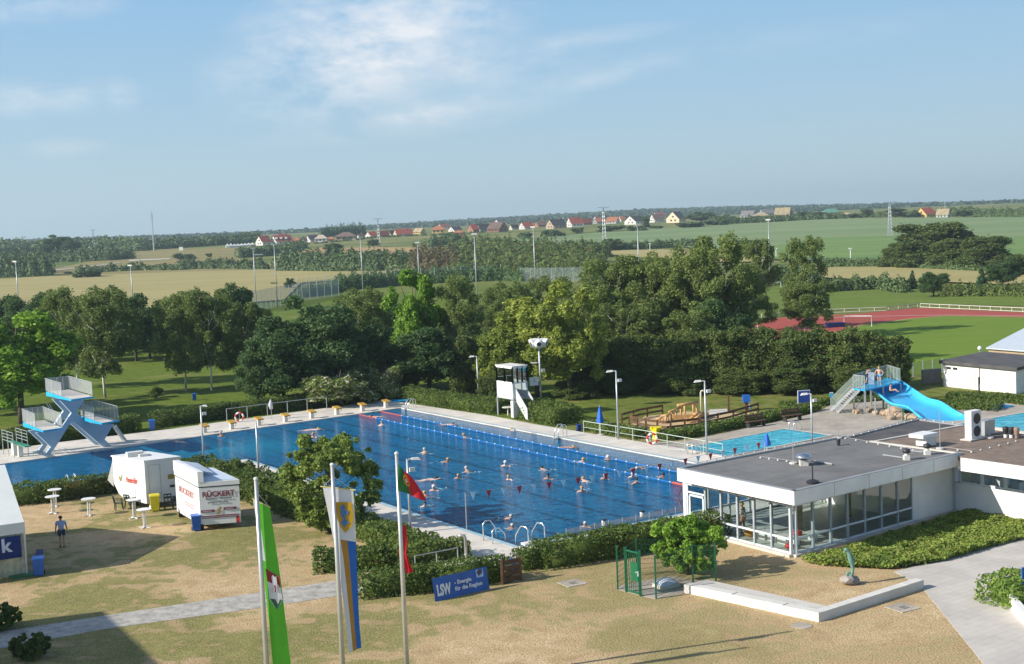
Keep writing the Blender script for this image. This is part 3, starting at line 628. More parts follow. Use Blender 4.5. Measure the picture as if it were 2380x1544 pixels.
for i,(x,b,t,w,l) in enumerate([(1400,905,778,150,'leftmost dark tree of the wall, behind the blue parasol'),(1475,905,770,150,'dark tree second from the left in the wall'),(1545,905,775,150,'dark tree behind the tall hooked pipe'),
  (1615,905,765,150,'dark tree behind the playground lamp'),(1690,905,758,150,'dark tree above the blue bin at the playground'),(1765,903,752,150,'highest dark tree in the wall'),(1840,903,757,150,'dark tree above the blue board'),
  (1910,903,760,150,'dark tree behind the slide stairs'),(1980,905,757,150,'dark tree right above the slide platform'),(2045,905,762,140,'last dark tree, at the edge of the bright pitch'),(2078,905,800,80,'small dark tree filling the end of the wall')]):
    T('haw',x,b,t,w,l,group=gh,var=i%3)
for i,(x,b,t,w,l) in enumerate([(1440,915,850,120,'low dark shrub at the foot of the wall, left'),(1580,915,860,130,'low dark shrub behind the climbing frame'),(1720,915,855,130,'low dark shrub above the sand pit'),(1850,915,850,130,'low dark shrub behind the blue board'),(1990,915,850,130,'low dark shrub behind the slide tower'),(1340,925,880,110,'leafy shrub at the foot of the tallest yellow-green maple')]):
    T('haw',x,b,t,w,l,group=gh,var=(i+1)%3,name='shrub')
T('flow',795,946,843,165,'elder bush full of cream blossom behind the starting blocks',var=0)
T('flow',900,930,822,80,'elder bush with cream blossom behind the short pool lamp',var=1)
T('shrub',365,925,888,34,'small dark shrub alone on the shaded lawn')
T('shrub',90,1360,1310,0.1,'x') if 0 else None
# trees and bushes out on the plain
gw='willows on the edge of the green field'
for x,b,t,w,l in [(2165,620,514,170,'tallest willow of the clump in the green field'),(2105,622,560,100,'left shoulder of the willow clump'),(2230,624,550,110,'willow right of the tallest one'),(2290,626,546,110,'round willow at the right of the clump'),(2345,642,590,90,'small willow below the clump at the right edge')]:
    T('haw',x,b,t,w*1.25,l,group=gw,far=True,name='willow_tree')
T('coni',2121,672,628,30,'small dark conifer beyond the red track, left one',far=True);T('coni',2281,672,622,40,'dark conifer at the far right hedge',far=True)
T('dark',2170,690,628,66,'round dark green tree between the two conifers',far=True)
T('dark',2330,668,600,80,'broad tree at the right edge above the track rail',far=True)
T('dark',128,598,545,84,'large tree standing out of the wood on the left horizon',far=True);T('dark',165,600,556,50,'tree beside the large one on the left horizon',far=True)
T('fart',775,600,566,48,'dark round tree beside the dry brown field',far=True)
gv='bushes below the village'
for x,b,t,w,k,l in [(1221,556,535,36,'farb','round bush at the tip of the green field'),(1286,551,528,50,'farb','dark bush in front of the brown-roofed house'),(1342,543,525,30,'farb','round bush below the big red roof'),(1420,540,518,60,'farb','wide bushes at the foot of the central pylon'),
  (1480,538,521,46,'farb','bush below the white house with black roof'),(1502,534,503,20,'fart','narrow tree right of the white house with black roof'),(1527,533,522,32,'farb','flat bush right of the narrow tree'),(1600,530,513,70,'farb','long bush below the pointed cream gable'),
  (1665,525,508,60,'farb','bush on the field edge left of the grey roofs'),(1630,517,492,70,'fart','trees right of the pointed cream gable'),(1680,520,500,50,'fart','tree left of the dark grey roof'),(1895,511,492,50,'fart','tree left of the green roof'),(1865,511,490,40,'fart','tree right of the unfinished roof'),
  (2015,508,484,32,'fart','round tree right of the green roof'),(2082,507,484,48,'fart','tree behind the right pylon'),(2125,507,487,26,'fart','small tree left of the yellow gable'),(2240,506,488,40,'fart','tree right of the straw roof'),(1985,507,494,30,'farb','bush right of the green roof'),
  (413,604,584,30,'farb','dark round bush on the brown meadow, left one'),(441,604,586,28,'farb','dark round bush on the brown meadow, right one'),(486,599,586,16,'farb','tiny round bush on the brown meadow'),(158,637,630,22,'farb','small bush at the edge of the barley'),(205,646,622,60,'farb','bush reaching into the barley field'),
  (637,662,655,16,'farb','lone small bush in the barley near the mast'),(675,672,645,26,'fart','young tree at the corner of the barley'),(868,575,556,26,'fart','bush at the foot of the left pylon'),(1245,590,570,40,'fart','bush in the hedge below the green field'),(1428,584,553,48,'fart','dark tree on the edge of the green field'),(1610,568,555,34,'farb','bush in front of the tallest birch'),(1745,569,554,60,'farb','bush in the green field behind the lollipop birch')]:
    T(k,x,b,t,w,l,group=gv if t<560 else 'bushes on the plain',far=True,cat='bush' if k=='farb' else 'tree',name='bush' if k=='farb' else 'small_tree')
# ---------------------------------------------------------------- hedges round the baths
hedge([(-60,1046,0),(130,1026,0),(300,1003,0)],1.6,1.35,'long clipped hedge behind the diving tower',1)
hedge([(380,990,0),(520,972,0),(700,950,0),(868,925,0)],1.9,1.25,'long clipped hedge behind the row of starting blocks',2)
hedge([(925,925,0),(1040,945,0),(1150,960,0)],1.9,1.2,'clipped hedge along the pool, left of the lifeguard cabin',3)
hedge([(1262,975,0),(1300,984,0)],2.9,1.5,'rounded clipped bush right of the lifeguard cabin',4)
hedge([(10,1176,0),(130,1163,0),(262,1143,0)],1.5,1.25,'low hedge between the diving basin and the bar tables',5,dens=70)
hedge([(268,1142,0),(330,1138,0)],1.5,1.0,'hedge end hidden behind the white trailer',6)
hedge([(455,1120,0),(540,1135,0),(620,1165,0)],2.4,1.5,'bushy hedge behind the lettered sales trailer',7)
hedge([(640,1172,0),(720,1200,0),(790,1225,0)],2.3,1.5,'bushy hedge left of the small pool tree',8)
hedge([(850,1248,0),(915,1272,0),(985,1298,0)],1.8,1.0,'bushy hedge between the small tree and the shower post',9)
hedge([(770,1325,0),(900,1318,0),(1050,1300,0)],1.5,1.0,'squared hedge along the ramp rail, above the path end',10)
hedge([(862,1385,0),(1000,1371,0),(1150,1350,0)],1.25,1.15,'squared hedge carrying the blue banner',11,leaf=.085,dens=140)
hedge([(1222,1322,0),(1245,1318,0)],1.0,1.0,'short hedge piece right beside the brown gate',12,leaf=.085,dens=140)
hedge([(1290,1312,0),(1430,1288,0),(1530,1272,0),(1640,1252,0)],1.9,1.2,'clipped hedge between the pool and the dry lawn, right of the brown gate',13,leaf=.09,dens=130)
hedge([(1550,1021,0),(1600,1014,0),(1750,985,0),(1880,958,0)],1.5,.6,'low hedge between the playground and the small pool',14)
hedge([(1370,1000,0),(1480,1018,0)],1.2,.7,'low hedge behind the pool railing',15)
hedge([(1835,948,0),(1925,940,0)],1.4,.5,'low hedge behind the blue board',16)
hedge([(2000,935,0),(2100,925,0)],1.2,.4,'low hedge under the slide platform',17)
hedge([(2210,950,0),(2285,953,0)],2.6,.6,'low hedge left of the blue mat by the slide',18)
hedge([(2230,930,0),(2320,934,0),(2420,945,0)],1.8,.6,'low hedge in front of the white garage building',19)
hedge([(2355,1400,0),(2440,1380,0)],2.2,1.1,'leafy hedge at the right edge beside the plaza',20,leaf=.1,dens=110,mat=leafm('fresh_hedge_leaves',(.05,.11,.02),(.19,.25,.05)))
# free-standing small trees close by
def bush_near(name,label,cat,loc,w,h,kind,n,leaf,mat,trunk,seed,zlo=.1):
    t=thing(name,label,cat,loc);rs=random.Random(seed);L_=[]
    for i in range(110):
        z=rs.uniform(zlo,.97);R=.46*math.sqrt(max(.05,1-((z-(.5+zlo/2))/.55)**2));a=rs.uniform(0,6.28);q=rs.uniform(.1,1)**.5*R
        L_.append((q*w*math.cos(a),q*w*math.sin(a),z*h,rs.uniform(.025,.085)*(w+h)/2))
    V=lobed(L_,n,leaf,seed,flat=.85);part('crown',quadmesh('crown',V,mat),None,t)
    m=MB()
    for k in range(trunk):
        a=k*2.1;x,y=.12*math.cos(a)*(k>0),.12*math.sin(a)*(k>0);m.tube([(x,y,-.05),(x*2,y*2,h*.3),(x*5+.1*math.cos(a),y*5,h*.62)],[.07,.05,.02],7)
        for j in range(5):
            b=rs.uniform(0,6.28);z=h*rs.uniform(.25,.6);l=w*.3;m.tube([(x,y,z),(x+l*math.cos(b),y+l*math.sin(b),z+h*.2)],[.035,.01],5)
    part('trunk',m,BARK,t,True);return t
b=P(775,1235);bush_near('small_tree','bushy green tree between the lettered trailer and the pool edge','tree',b,240/ppm(b),HT(b,1003),'round',26000,.12,leafm('lime_leaves',(.06,.11,.02),(.20,.25,.055),tr=.4),3,21)
b=P(1600,1335);bush_near('small_tree','bright green leafy shrub tree growing inside the green fence','tree',b,195/ppm(b),HT(b,1212),'round',26000,.085,leafm('acacia_leaves',(.06,.14,.012),(.22,.33,.05)),4,22,.2)
b=P(70,1530);bush_near('shrub','dark shrub on the shaded grass in the lower left corner','shrub',b,100/ppm(b),HT(b,1478),'round',9000,.07,L_HEDGE,3,23)
b=P(5,1462);bush_near('shrub','leafy shrub at the left edge beside the path','shrub',b,100/ppm(b),HT(b,1408),'round',9000,.07,L_HEDGE,3,24)
# ground cover bed by the pavilion
def cover(pix,label,h,n,leaf,mat,seed):
    rs=np.random.RandomState(seed);pts=[P(*q) for q in pix];A=np.array([(p.x,p.y) for p in pts]);lo,hi=A.min(0),A.max(0)
    q=lo+rs.rand(n*3,2)*(hi-lo);ins=np.zeros(len(q),bool);j=len(A)-1
    for i in range(len(A)):
        c=((A[i,1]>q[:,1])!=(A[j,1]>q[:,1]))&(q[:,0]<(A[j,0]-A[i,0])*(q[:,1]-A[i,1])/(A[j,1]-A[i,1]+1e-9)+A[i,0]);ins^=c;j=i
    q=q[ins][:n];z=h*(.25+.75*rs.rand(len(q))*(.6+.4*np.sin(q[:,0]*3.1)*np.sin(q[:,1]*2.7)))
    c=np.column_stack([q,z]);nr=rs.randn(len(c),3)*.6;nr[:,2]+=.8;nr/=np.linalg.norm(nr,axis=1)[:,None]
    o=link('ground_cover',quadmesh('ground_cover',cards(c,nr,np.full(len(c),leaf),rs,1.2),mat));o['kind']='stuff';return o
cover([(1862,1308),(2000,1270),(2120,1236),(2228,1196),(2262,1190),(2330,1207),(2420,1228),(2420,1244),(2300,1275),(2200,1305),(2075,1325),(1990,1322),(1920,1318)],'',.42,42000,.11,L_IVY,4)

# ---------------------------------------------------------------- pavilion and wing
Z3=Vector((0,0,1))
def lerp(a,b,t): return a+(b-a)*t
def prj(p):
    d=np.array([p[0],p[1],p[2]-CH]);z=d@CF;return PW/2+FL*(d@CR)/z,PH/2-FL*(d@CU)/z
def along(a,b,px,z=0.):
    lo,hi=-1.,3.
    f=lambda t:prj((*lerp(a,b,t)[:2],z))[0]-px
    s=1 if f(hi)>f(lo) else -1
    for _ in range(50):
        m_=(lo+hi)/2
        if f(m_)*s<0: lo=m_
        else: hi=m_
    return (lo+hi)/2
def onplane(px,py,q,nrm):
    d=Vector(ray(px,py));o=Vector((0,0,CH));t=(Vector(q)-o).dot(nrm)/d.dot(nrm);return o+d*t
FELT=slabm('roofing_felt',(.185,.183,.18),7.,1.05,.64,.03,.45,.02,.3,.78);GRAV=M('brown_roof_gravel',(.20,.15,.115),.95,.22,2.2,.3);FELTD=M('dark_roofing',(.085,.08,.08),.85,.25,.8,.1)
FRAME=M('pale_window_frame',(.64,.70,.73),.45,.05);BROWN=M('brown_trim',(.27,.19,.14),.6,.1);GLASS=glassm('window_glass',(.74,.8,.8),1.45,.02)
DIMF=M('indoor_floor',(.48,.53,.49),.5,.1);COPE=M('metal_coping',(.36,.37,.38),.5,.1,1.,0,.3)
RZ=3.5
A,B,Cc,Dd=[P(x,y,RZ) for x,y in((1573.4,1088.4),(1845.4,1142.8),(2233.6,1053.5),(1962.4,1013.6))]
E1,E2=P(2134,971,RZ),P(2240,985,RZ);E3=P(2020,1025,RZ);E4=P(2470,1015,RZ);E5=P(2480,1096,RZ)
g0=P(1843.2,1295);gl=P(1600,1232);gr_=P(2218,1189);gw_=P(2470,1232)
org=Vector((g0.x,g0.y,0))
pav=thing('pavilion','white flat-roofed pool pavilion with long glazed walls beside the big pool','building',org)
def loc(p): return Vector(p)-org
def fascia(name,a,b,z0,z1,mat,th=.14,parent=None,inset=0,ext=0.):
    a,b=loc(a),loc(b);d=(b-a).normalized();n=Vector((-d.y,d.x,0));a=a-d*ext;b=b+d*ext;m=MB();zc=(z0+z1)/2
    a=Vector((a.x,a.y,zc))+n*inset;b=Vector((b.x,b.y,zc))+n*inset;m.bar(a,b,th,z1-z0);return part(name,m,mat,parent or pav)
c0=(A+B+Cc+Dd)/4
ins=lambda p,k:Vector((p.x+(c0.x-p.x)*k,p.y+(c0.y-p.y)*k,0))
m=MB();m.prism([tuple(loc(ins(p,.004))[:2]) for p in(A,B,Cc,Dd)],RZ-.3,RZ-.07);part('roof',m,FELT,pav)
fascia('fascia',A,B,RZ-.68,RZ,WHITE,.1,inset=.05);fascia('fascia',B,Cc,RZ-.68,RZ-.002,WHITE,.1,inset=.05)
fascia('fascia',Dd,A,RZ-.5,RZ+.02,COPE,.16,inset=.08)
for a,b in((A,B),(B,Cc)): fascia('coping',a,b,RZ,RZ+.035,COPE,.22,inset=.1)
for k in range(1,5):
    t=k/5.+.02;p=loc(lerp(B,Cc,t));d=(Cc-B).normalized();n=Vector((d.y,-d.x,0));m=MB();m.box((p.x+n.x*.004,p.y+n.y*.004,RZ-.34),(.02,.012,.64),math.atan2(d.y,d.x));part('panel_joint',m,COPE,pav)
# soffit under the overhang and brown band
m=MB();m.prism([tuple(loc(ins(p,.02))[:2]) for p in(A,B,Cc,Dd)],RZ-.66,RZ-.62);part('soffit',m,BROWN,pav)
def glazed(a,b,pxs,pz,parent,doors=(),z0=.14,z1=2.55,tr=.86):
    ts=[along(a,b,x,pz) for x in pxs];d=(b-a).normalized();rz=math.atan2(d.y,d.x)
    for i,(t0,t1) in enumerate(zip(ts,ts[1:])):
        p0,p1=loc(lerp(a,b,t0)),loc(lerp(a,b,t1));w=.07;m=MB()
        for q in (p0,p1): m.box((q.x,q.y,(z0+z1)/2),(.11,.13,z1-z0),rz)
        for z in (z0+.035,tr,z1-.035): m.bar(Vector((p0.x,p0.y,z))+d*.056,Vector((p1.x,p1.y,z))-d*.056,.10,.09)
        if i in doors:
            e0,e1=lerp(p0,p1,.12),lerp(p0,p1,.88)
            for q in(e0,e1): m.box((q.x,q.y,1.02),(.1,.1,1.75),rz)
            m.bar(Vector((e0.x,e0.y,1.95)),Vector((e1.x,e1.y,1.95)),.11,.1);m.bar(Vector((p0.x,p0.y,2.1)),Vector((p1.x,p1.y,2.1)),.1,.08)
        f=part('window',m,FRAME,parent)
        g=MB();n=Vector((-d.y,d.x,0))*.006
        g.add([Vector((p0.x,p0.y,z0))-n,Vector((p1.x,p1.y,z0))-n,Vector((p1.x,p1.y,z1))-n,Vector((p0.x,p0.y,z1))-n],[(0,1,2,3)])
        part('pane',g,GLASS,f)
    return ts
glazed(gl,g0,[1600,1641,1677,1715,1753.5,1793.5,1838],1.3,pav,doors=(0,))
ts=glazed(g0,gr_,[1849,1889,1930,1969,2009,2047.5,2085,2120],1.3,pav)
def wallp(name,a,b,z0,z1,mat,parent,th=.2,off=0.):
    a,b=loc(a),loc(b);d=(b-a).normalized();n=Vector((-d.y,d.x,0))*off;m=MB();m.bar(Vector((a.x,a.y,(z0+z1)/2))+n,Vector((b.x,b.y,(z0+z1)/2))+n,th,z1-z0);return part(name,m,mat,parent)
wallp('trim_band',gl,g0,2.55,2.84,BROWN,pav,.16);wallp('trim_band',g0,lerp(g0,gr_,ts[-1]),2.55,2.84,BROWN,pav,.16)
wallp('plinth',gl,g0,-.1,.14,CONC2,pav,.5);wallp('plinth',g0,gr_,-.1,.13,CONC2,pav,.4)
wallp('corner_post',lerp(g0,gl,.006),lerp(g0,gl,.016),.14,2.8,FRAME,pav,.16);wallp('corner_post',gl,lerp(gl,g0,-.03),.14,2.8,FRAME,pav,.2)
wallp('wall',lerp(g0,gr_,ts[-1]),gr_,-.1,2.86,WALLW,pav,.24,.1)
m=MB();q=loc(lerp(g0,gr_,.985));m.tube([(q.x+.1,q.y-.12,0),(q.x+.1,q.y-.12,2.8)],.045,8);part('downpipe',m,GREYM,pav)
# room
bk=gl+(gr_-g0);U2=(gr_-g0).normalized();V2=(gl-g0).normalized()
rm=[g0+V2*.1+U2*.1,gr_+V2*.1-U2*.2,bk-V2*.1-U2*.2,gl+U2*.1]
m=MB();m.prism([tuple(loc(p)[:2]) for p in rm],-.05,.12);part('floor',m,DIMF,pav)
wallp('wall',gr_-U2*3.6+V2*.3,bk-U2*3.6,.12,2.8,WALLW,pav,.12)
glazed(gl,lerp(gl,bk,.62),[prj((*lerp(gl,bk,t)[:2],1.3))[0] for t in(.0,.12,.24,.36,.48,.6)],1.3,pav)
wallp('wall',lerp(gl,bk,.62),bk,.0,2.8,WALLW,pav,.2)
for t in(.3,.6): 
    q=loc(lerp(g0,gr_,t)+V2*3.2);m=MB();m.box((q.x,q.y,1.45),(.28,.28,2.66));part('column',m,BROWN,pav)
# second part: lower wing with brown gravel roof
wing=thing('wing','white side wing with brown gravel roof and strip windows at the right edge','building',org)
m=MB();m.prism([tuple(loc(p)[:2]) for p in(E3,P(2232,1056,RZ),P(2238,1059,RZ),P(2480,1092,RZ),E4,E2)],RZ-.34,RZ-.1);part('roof',m,GRAV,wing)
fascia('fascia',P(2236,1062.5,RZ),E5,RZ-.72,RZ-.03,WHITE,.12,wing,-.07)
fascia('coping',E3,Cc,RZ-.12,RZ+.0,CONC2,.2,wing,.1)
fascia('coping',E2,E3,RZ-.12,RZ-.03,CONC2,.2,wing,.1);fascia('coping',E4,E2,RZ-.12,RZ-.03,CONC2,.2,wing,.1)
wallp('wall',gr_+V2*.12,gw_,-.1,1.62,WALLW,wing,.24,.12)
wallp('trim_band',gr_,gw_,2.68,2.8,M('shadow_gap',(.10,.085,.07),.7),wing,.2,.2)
def stripwin(pxs):
    a,b=gr_,gw_;ts=[along(a,b,x,2.1) for x in pxs];d=(b-a).normalized();rz=math.atan2(d.y,d.x);off=Vector((-d.y,d.x,0))*.1
    for t0,t1 in zip(ts,ts[1:]):
        p0,p1=loc(lerp(a,b,t0))+off,loc(lerp(a,b,t1))+off;m=MB()
        for q,s in((p0,1),(p1,-1)): q=q+d*s*.05;m.box((q.x,q.y,2.16),(.09,.12,1.04),rz)
        for z in(1.68,2.64): m.bar(Vector((p0.x,p0.y,z))+d*.1,Vector((p1.x,p1.y,z))-d*.1,.12,.1)
        f=part('window',m,FRAME,wing);g=MB();g.add([Vector((p0.x,p0.y,1.68)),Vector((p1.x,p1.y,1.68)),Vector((p1.x,p1.y,2.64)),Vector((p0.x,p0.y,2.64))],[(0,1,2,3)]);part('pane',g,GLASS,f)
stripwin([2229,2281,2335,2392,2440])
m=MB()
pp=[loc(lerp(gr_,gw_,t)+Vector((.6*U2.x,.6*U2.y,0))) for t in(.12,.32,.5)]
for q,h in zip(pp,(.55,.5,.4)): m.box((q.x+.5,q.y+.3,1.62+h/2-.1),(.8,.5,h),.6)
part('cupboard',m,WHITE,wing)
m=MB();a,b=loc(gr_),loc(gw_);m.prism([tuple(q[:2]) for q in(a+U2*.3,b+U2*.3,b+U2*7,a+U2*7)],1.2,1.3);part('floor',m,DIMF,wing)
ent=thing('link_roof','dark strip roof joining the pavilion to the gravel-roofed wing','building',org)
m=MB();m.prism([tuple(loc(p)[:2]) for p in(P(1966,1013,RZ),E1,E2+(E2-E3)*-.01,E3+(E2-E3)*.01)],RZ-.4,RZ-.14);part('roof',m,FELTD,ent)
m=MB();mm=[loc(lerp(p,(Dd+E2)/2,.1)) for p in(Dd,E1,E2,E3)];m.prism([tuple(q[:2]) for q in mm],0,RZ-.42);part('wall',m,WALLW,ent)
fascia('coping',Dd,E1,RZ-.2,RZ-.06,COPE,.16,ent,-.08)
fascia('coping',E1,E2,RZ-.2,RZ-.06,COPE,.16,ent,-.08)
# things standing on the roofs
RT=RZ-.07
def RP(px,py,z=RT): return P(px,py,z)
t=thing('roof_vent','mushroom-shaped shiny metal vent on the pavilion roof','vent',RP(1868,1082))
part('base',MB().box((0,0,.15),(.42,.42,.3)),CONC2,t);part('hood',MB().lathe([(.1,.3),(.12,.4),(.44,.42),(.42,.5),(.3,.6),(.1,.66)],n=20),M('polished_steel',(.6,.62,.63),.25,.05,3,0,.9),t,True)
t=thing('antenna','black antenna with loop on a round base near the front edge of the pavilion roof','antenna',RP(1889,1124))
part('base',MB().lathe([(.3,0),(.32,.12),(.12,.2)],n=14),DARK,t);part('mast',MB().tube([(0,0,.15),(0,0,.9)],.035,6).tube([(.12*math.cos(a*.7),0,1.0+.12*math.sin(a*.7)) for a in range(10)],.025,5),DARK,t)
for i,(x,y,l) in enumerate([(1844,1078,'thin lightning rod beside the mushroom vent'),(2185,1044,'tall lightning rod on the gravel roof near the white roof hatch'),(2300,1019,'lightning rod right of the double-fan unit'),(1948,1020,'short lightning rod at the far corner of the pavilion roof')]):
    t=thing('lightning_rod',l,'rod',RP(x,y),0,'lightning rods on the roofs');h=(1.35,2.1,1.15,.6)[i]
    part('rod',MB().tube([(0,0,.05),(0,0,h)],.02,6),GREYM,t);part('base',MB().lathe([(.22,0),(.22,.08),(.05,.1)],n=12),CONC2,t)
t=thing('fan_unit','tall white air unit with two round dark fans on the gravel roof','air unit',RP(2262,1021),.55)
d_=(Cc-B).normalized();t.rotation_euler=(0,0,math.atan2(d_.y,d_.x))
part('body',MB().box((0,0,.85),(.95,.42,1.6)),WHITE,t)
for z in(.48,1.2):
    f=part('fan',MB().lathe([(.30,0),(.31,.03),(.27,.035)],n=20),DARK,t);f.rotation_euler=(math.pi/2,0,0);f.location=(.05,-.215,z)
part('base',MB().box((0,0,.03),(1.5,.7,.06)),CONC2,t)
t=thing('cabinet','low grey service cabinet right behind the double-fan unit','cabinet',RP(2292,1010),math.atan2(d_.y,d_.x));part('body',MB().box((0,0,.4),(1.0,.5,.8)),GREYM,t);part('lid',MB().box((0,0,.83),(1.06,.56,.05)),COPE,t)
t=thing('roof_hatch','white box-like roof hatch with raised lid on the gravel roof','hatch',RP(2150,1037),math.atan2(d_.y,d_.x))
part('lid',MB().box((0,.1,.62),(1.35,.95,.2)),WHITE,t);part('curb',MB().box((.1,0,.28),(.9,.7,.46)),OFFW,t)
for i,(x,y,l) in enumerate([(2107,1069,'black-capped vent pipe on the pavilion roof, nearest to the white hatch'),(2155,1057,'black-capped vent pipe at the roof seam'),(2153,1037,'black-capped vent pipe in front of the white hatch'),]):
    t=thing('vent_pipe',l,'vent',RP(x,y),0,'black capped vent pipes');part('pipe',MB().box((0,0,.12),(.3,.3,.24)).tube([(0,0,.2),(0,0,.42)],.1,10),OFFW,t);part('cap',MB().lathe([(.14,.36),(.22,.42),(.2,.55),(.05,.62)],n=12),DARK,t,True)
for i,(x,l) in enumerate([(2337,'left black cowl on a white stub near the far edge of the gravel roof'),(2350,'middle black cowl on a white stub near the far edge of the gravel roof'),(2363,'rusty brown cowl at the right of the two black ones')]):
    t=thing('roof_cowl',l,'vent',RP(x,1017+i),0,'cowls in a row');part('stub',MB().tube([(0,0,0),(0,0,.2)],.1,10),WHITE if i<2 else BROWN,t);part('cowl',MB().lathe([(.13,.2),(.17,.5),(.15,.62)],n=10),(DARK,DARK,BROWN)[i],t)
t=single('roof_pipe',MB().tube([RP(2052,1060)-RP(2052,1060),RP(2100,1067)-RP(2052,1060)],.04,6),GREYM,'pale pipe lying left of the first black-capped vent','pipe',RP(2052,1060)+Z3*.06)
t=single('roof_pipe',MB().tube([(0,0,0),RP(2145,1054)-RP(2098,1048)],.04,6),GREYM,'pale pipe lying left of the vent at the roof seam','pipe',RP(2098,1048)+Z3*.06)
t=single('roof_pipe',MB().tube([(0,0,0),RP(1935,1082)-RP(1893,1075)],.05,6),GREYM,'pale pipe lying right of the mushroom vent','pipe',RP(1893,1075)+Z3*.06)
single('roof_stub',MB().lathe([(.09,0),(.12,.35),(.1,.38)],n=10),DARK,'small dark stub pipe at the far corner of the pavilion roof','vent',RP(1949,1036))
# lightning cable held on small blocks: cable with its blocks along each roof edge
def cable(pix,n,label,dx=0):
    a=RP(*pix[0]);t=thing('lightning_cable',label,'cable',a);m=MB();pts=[RP(*q)-a+Z3*.09 for q in pix];m.tube(pts,.012,5);part('wire',m,GREYM,t)
    L_=sum((pts[i+1]-pts[i]).length for i in range(len(pts)-1));bm_=MB().lathe([(.065,0),(.055,.06),(.02,.08)],n=8).data('clip',CONC2)
    for k in range(n):
        s=L_*k/max(1,n-1);i=0
        while i<len(pts)-2 and s>(pts[i+1]-pts[i]).length: s-=(pts[i+1]-pts[i]).length;i+=1
        q=lerp(pts[i],pts[i+1],s/(pts[i+1]-pts[i]).length);o=link('clip',bm_,t,(q.x,q.y,0.0))
cable([(1600,1086),(1700,1061),(1960,1014.5)],17,'cable on small blocks along the far edge of the pavilion roof')
cable([(1768,1065),(1850,1076)],5,'cable on blocks running to the mushroom vent')
cable([(1965,1020),(2050,1035),(2150,1053)],8,'cable on blocks along the seam of the two roofs')
cable([(1985,1013),(2135,974)],10,'cable on blocks along the dark strip roof')
cable([(2150,977),(2215,984)],4,'cable on blocks at the end of the dark strip roof')
cable([(2195,1043),(2258,1052),(2345,1031),(2362,1026)],8,'cable on blocks across the gravel roof')
# ---------------------------------------------------------------- white garage building and the hall behind
a,b=P(2192.8,898),P(2361.6,917);H=HT(a,838);Ud=(Dd-A).normalized();ud=Vector((b.y-a.y,-(b.x-a.x),0)).normalized()*-1
dd=(P(2292.5,816.7,H)-P(2192.8,837,H));dd.z=0;lg=1.0
t=thing('garage_building','white flat-roofed garage building behind the slide','building',a)
bx=b-a;m=MB();m.prism([(0,0),(bx.x,bx.y),(bx.x+dd.x,bx.y+dd.y),(dd.x,dd.y)],0,H-.25);part('wall',m,WALLW,t)
e=bx.normalized()*.3;f_=dd.normalized()*.3
m=MB();m.prism([tuple(q[:2]) for q in(-e-f_,bx+e-f_,bx+e+dd,dd-e)],H-.27,H);part('roof',m,FELTD,t)
nf=-dd.normalized()*.012;rzg=math.atan2(bx.y,bx.x)
def onw(px0,px1,z0,z1,name,mat,th=.05):
    t0,t1=along(a,b,px0,(z0+z1)/2),along(a,b,px1,(z0+z1)/2);p=lerp(Vector(),bx,(t0+t1)/2)+nf*2;m=MB();m.box((0,0,(z1-z0)/2),((t1-t0)*bx.length,th,z1-z0));return part(name,m,mat,t,loc=(p.x,p.y,z0),rz=rzg)
onw(2301,2345,.05,H-.75,'garage_door',M('white_garage_door',(.72,.7,.62),.5,.05),.06);onw(2251,2268,.1,H-.85,'door',M('pale_grey_door',(.6,.6,.58),.5),.06)
onw(2200,2210,H-.75,H-.55,'window',DARK);onw(2215,2225,H-.75,H-.55,'window',DARK);onw(2276.5,2278,.6,H-.3,'downpipe',BROWN,.1)
single('garden_wall',MB().box((-.1,1.2,.6),(1.9,.3,1.5),.2),M('concrete_blocks',(.33,.27,.22),.9,.1),'grey-brown concrete stub wall at the left end of the garage building','wall',P(2177,895))
a2=P(2298,848);t=thing('hall','long hall with pale corrugated roof behind the garage building','building',a2)
h1=HT(a2,808);bx2=bx.normalized()*16;dd2=dd.normalized()*11
m=MB();m.prism([(0,0),tuple(bx2[:2]),tuple((bx2+dd2)[:2]),tuple(dd2[:2])],0,h1-.15);part('wall',m,M('tan_bricks',(.4,.3,.2),.9),t)
m=MB();q=[Vector((0,0,h1))-e*.5-f_,bx2+Z3*h1+e-f_,bx2+dd2+Z3*(h1+1.7),dd2+Z3*(h1+1.7)-e*.5];m.add(q+[v-Z3*.12 for v in q],[(0,1,2,3),(7,6,5,4),(0,4,5,1),(1,5,6,2),(2,6,7,3),(3,7,4,0)]);part('roof',m,M('pale_corrugated_roof',(.5,.55,.6),.5,.05),t)
gl_=P(2278,868);t=thing('globe_lamp','round white globe lamp standing beside the garage roof','lamp',gl_);hh=HT(gl_,805);part('pole',MB().tube([(0,0,0),(0,0,hh-.3)],.05,6),GREYM,t);part('globe',MB().ball((0,0,hh-.2),.22,12,k=8),WHITE,t,True)
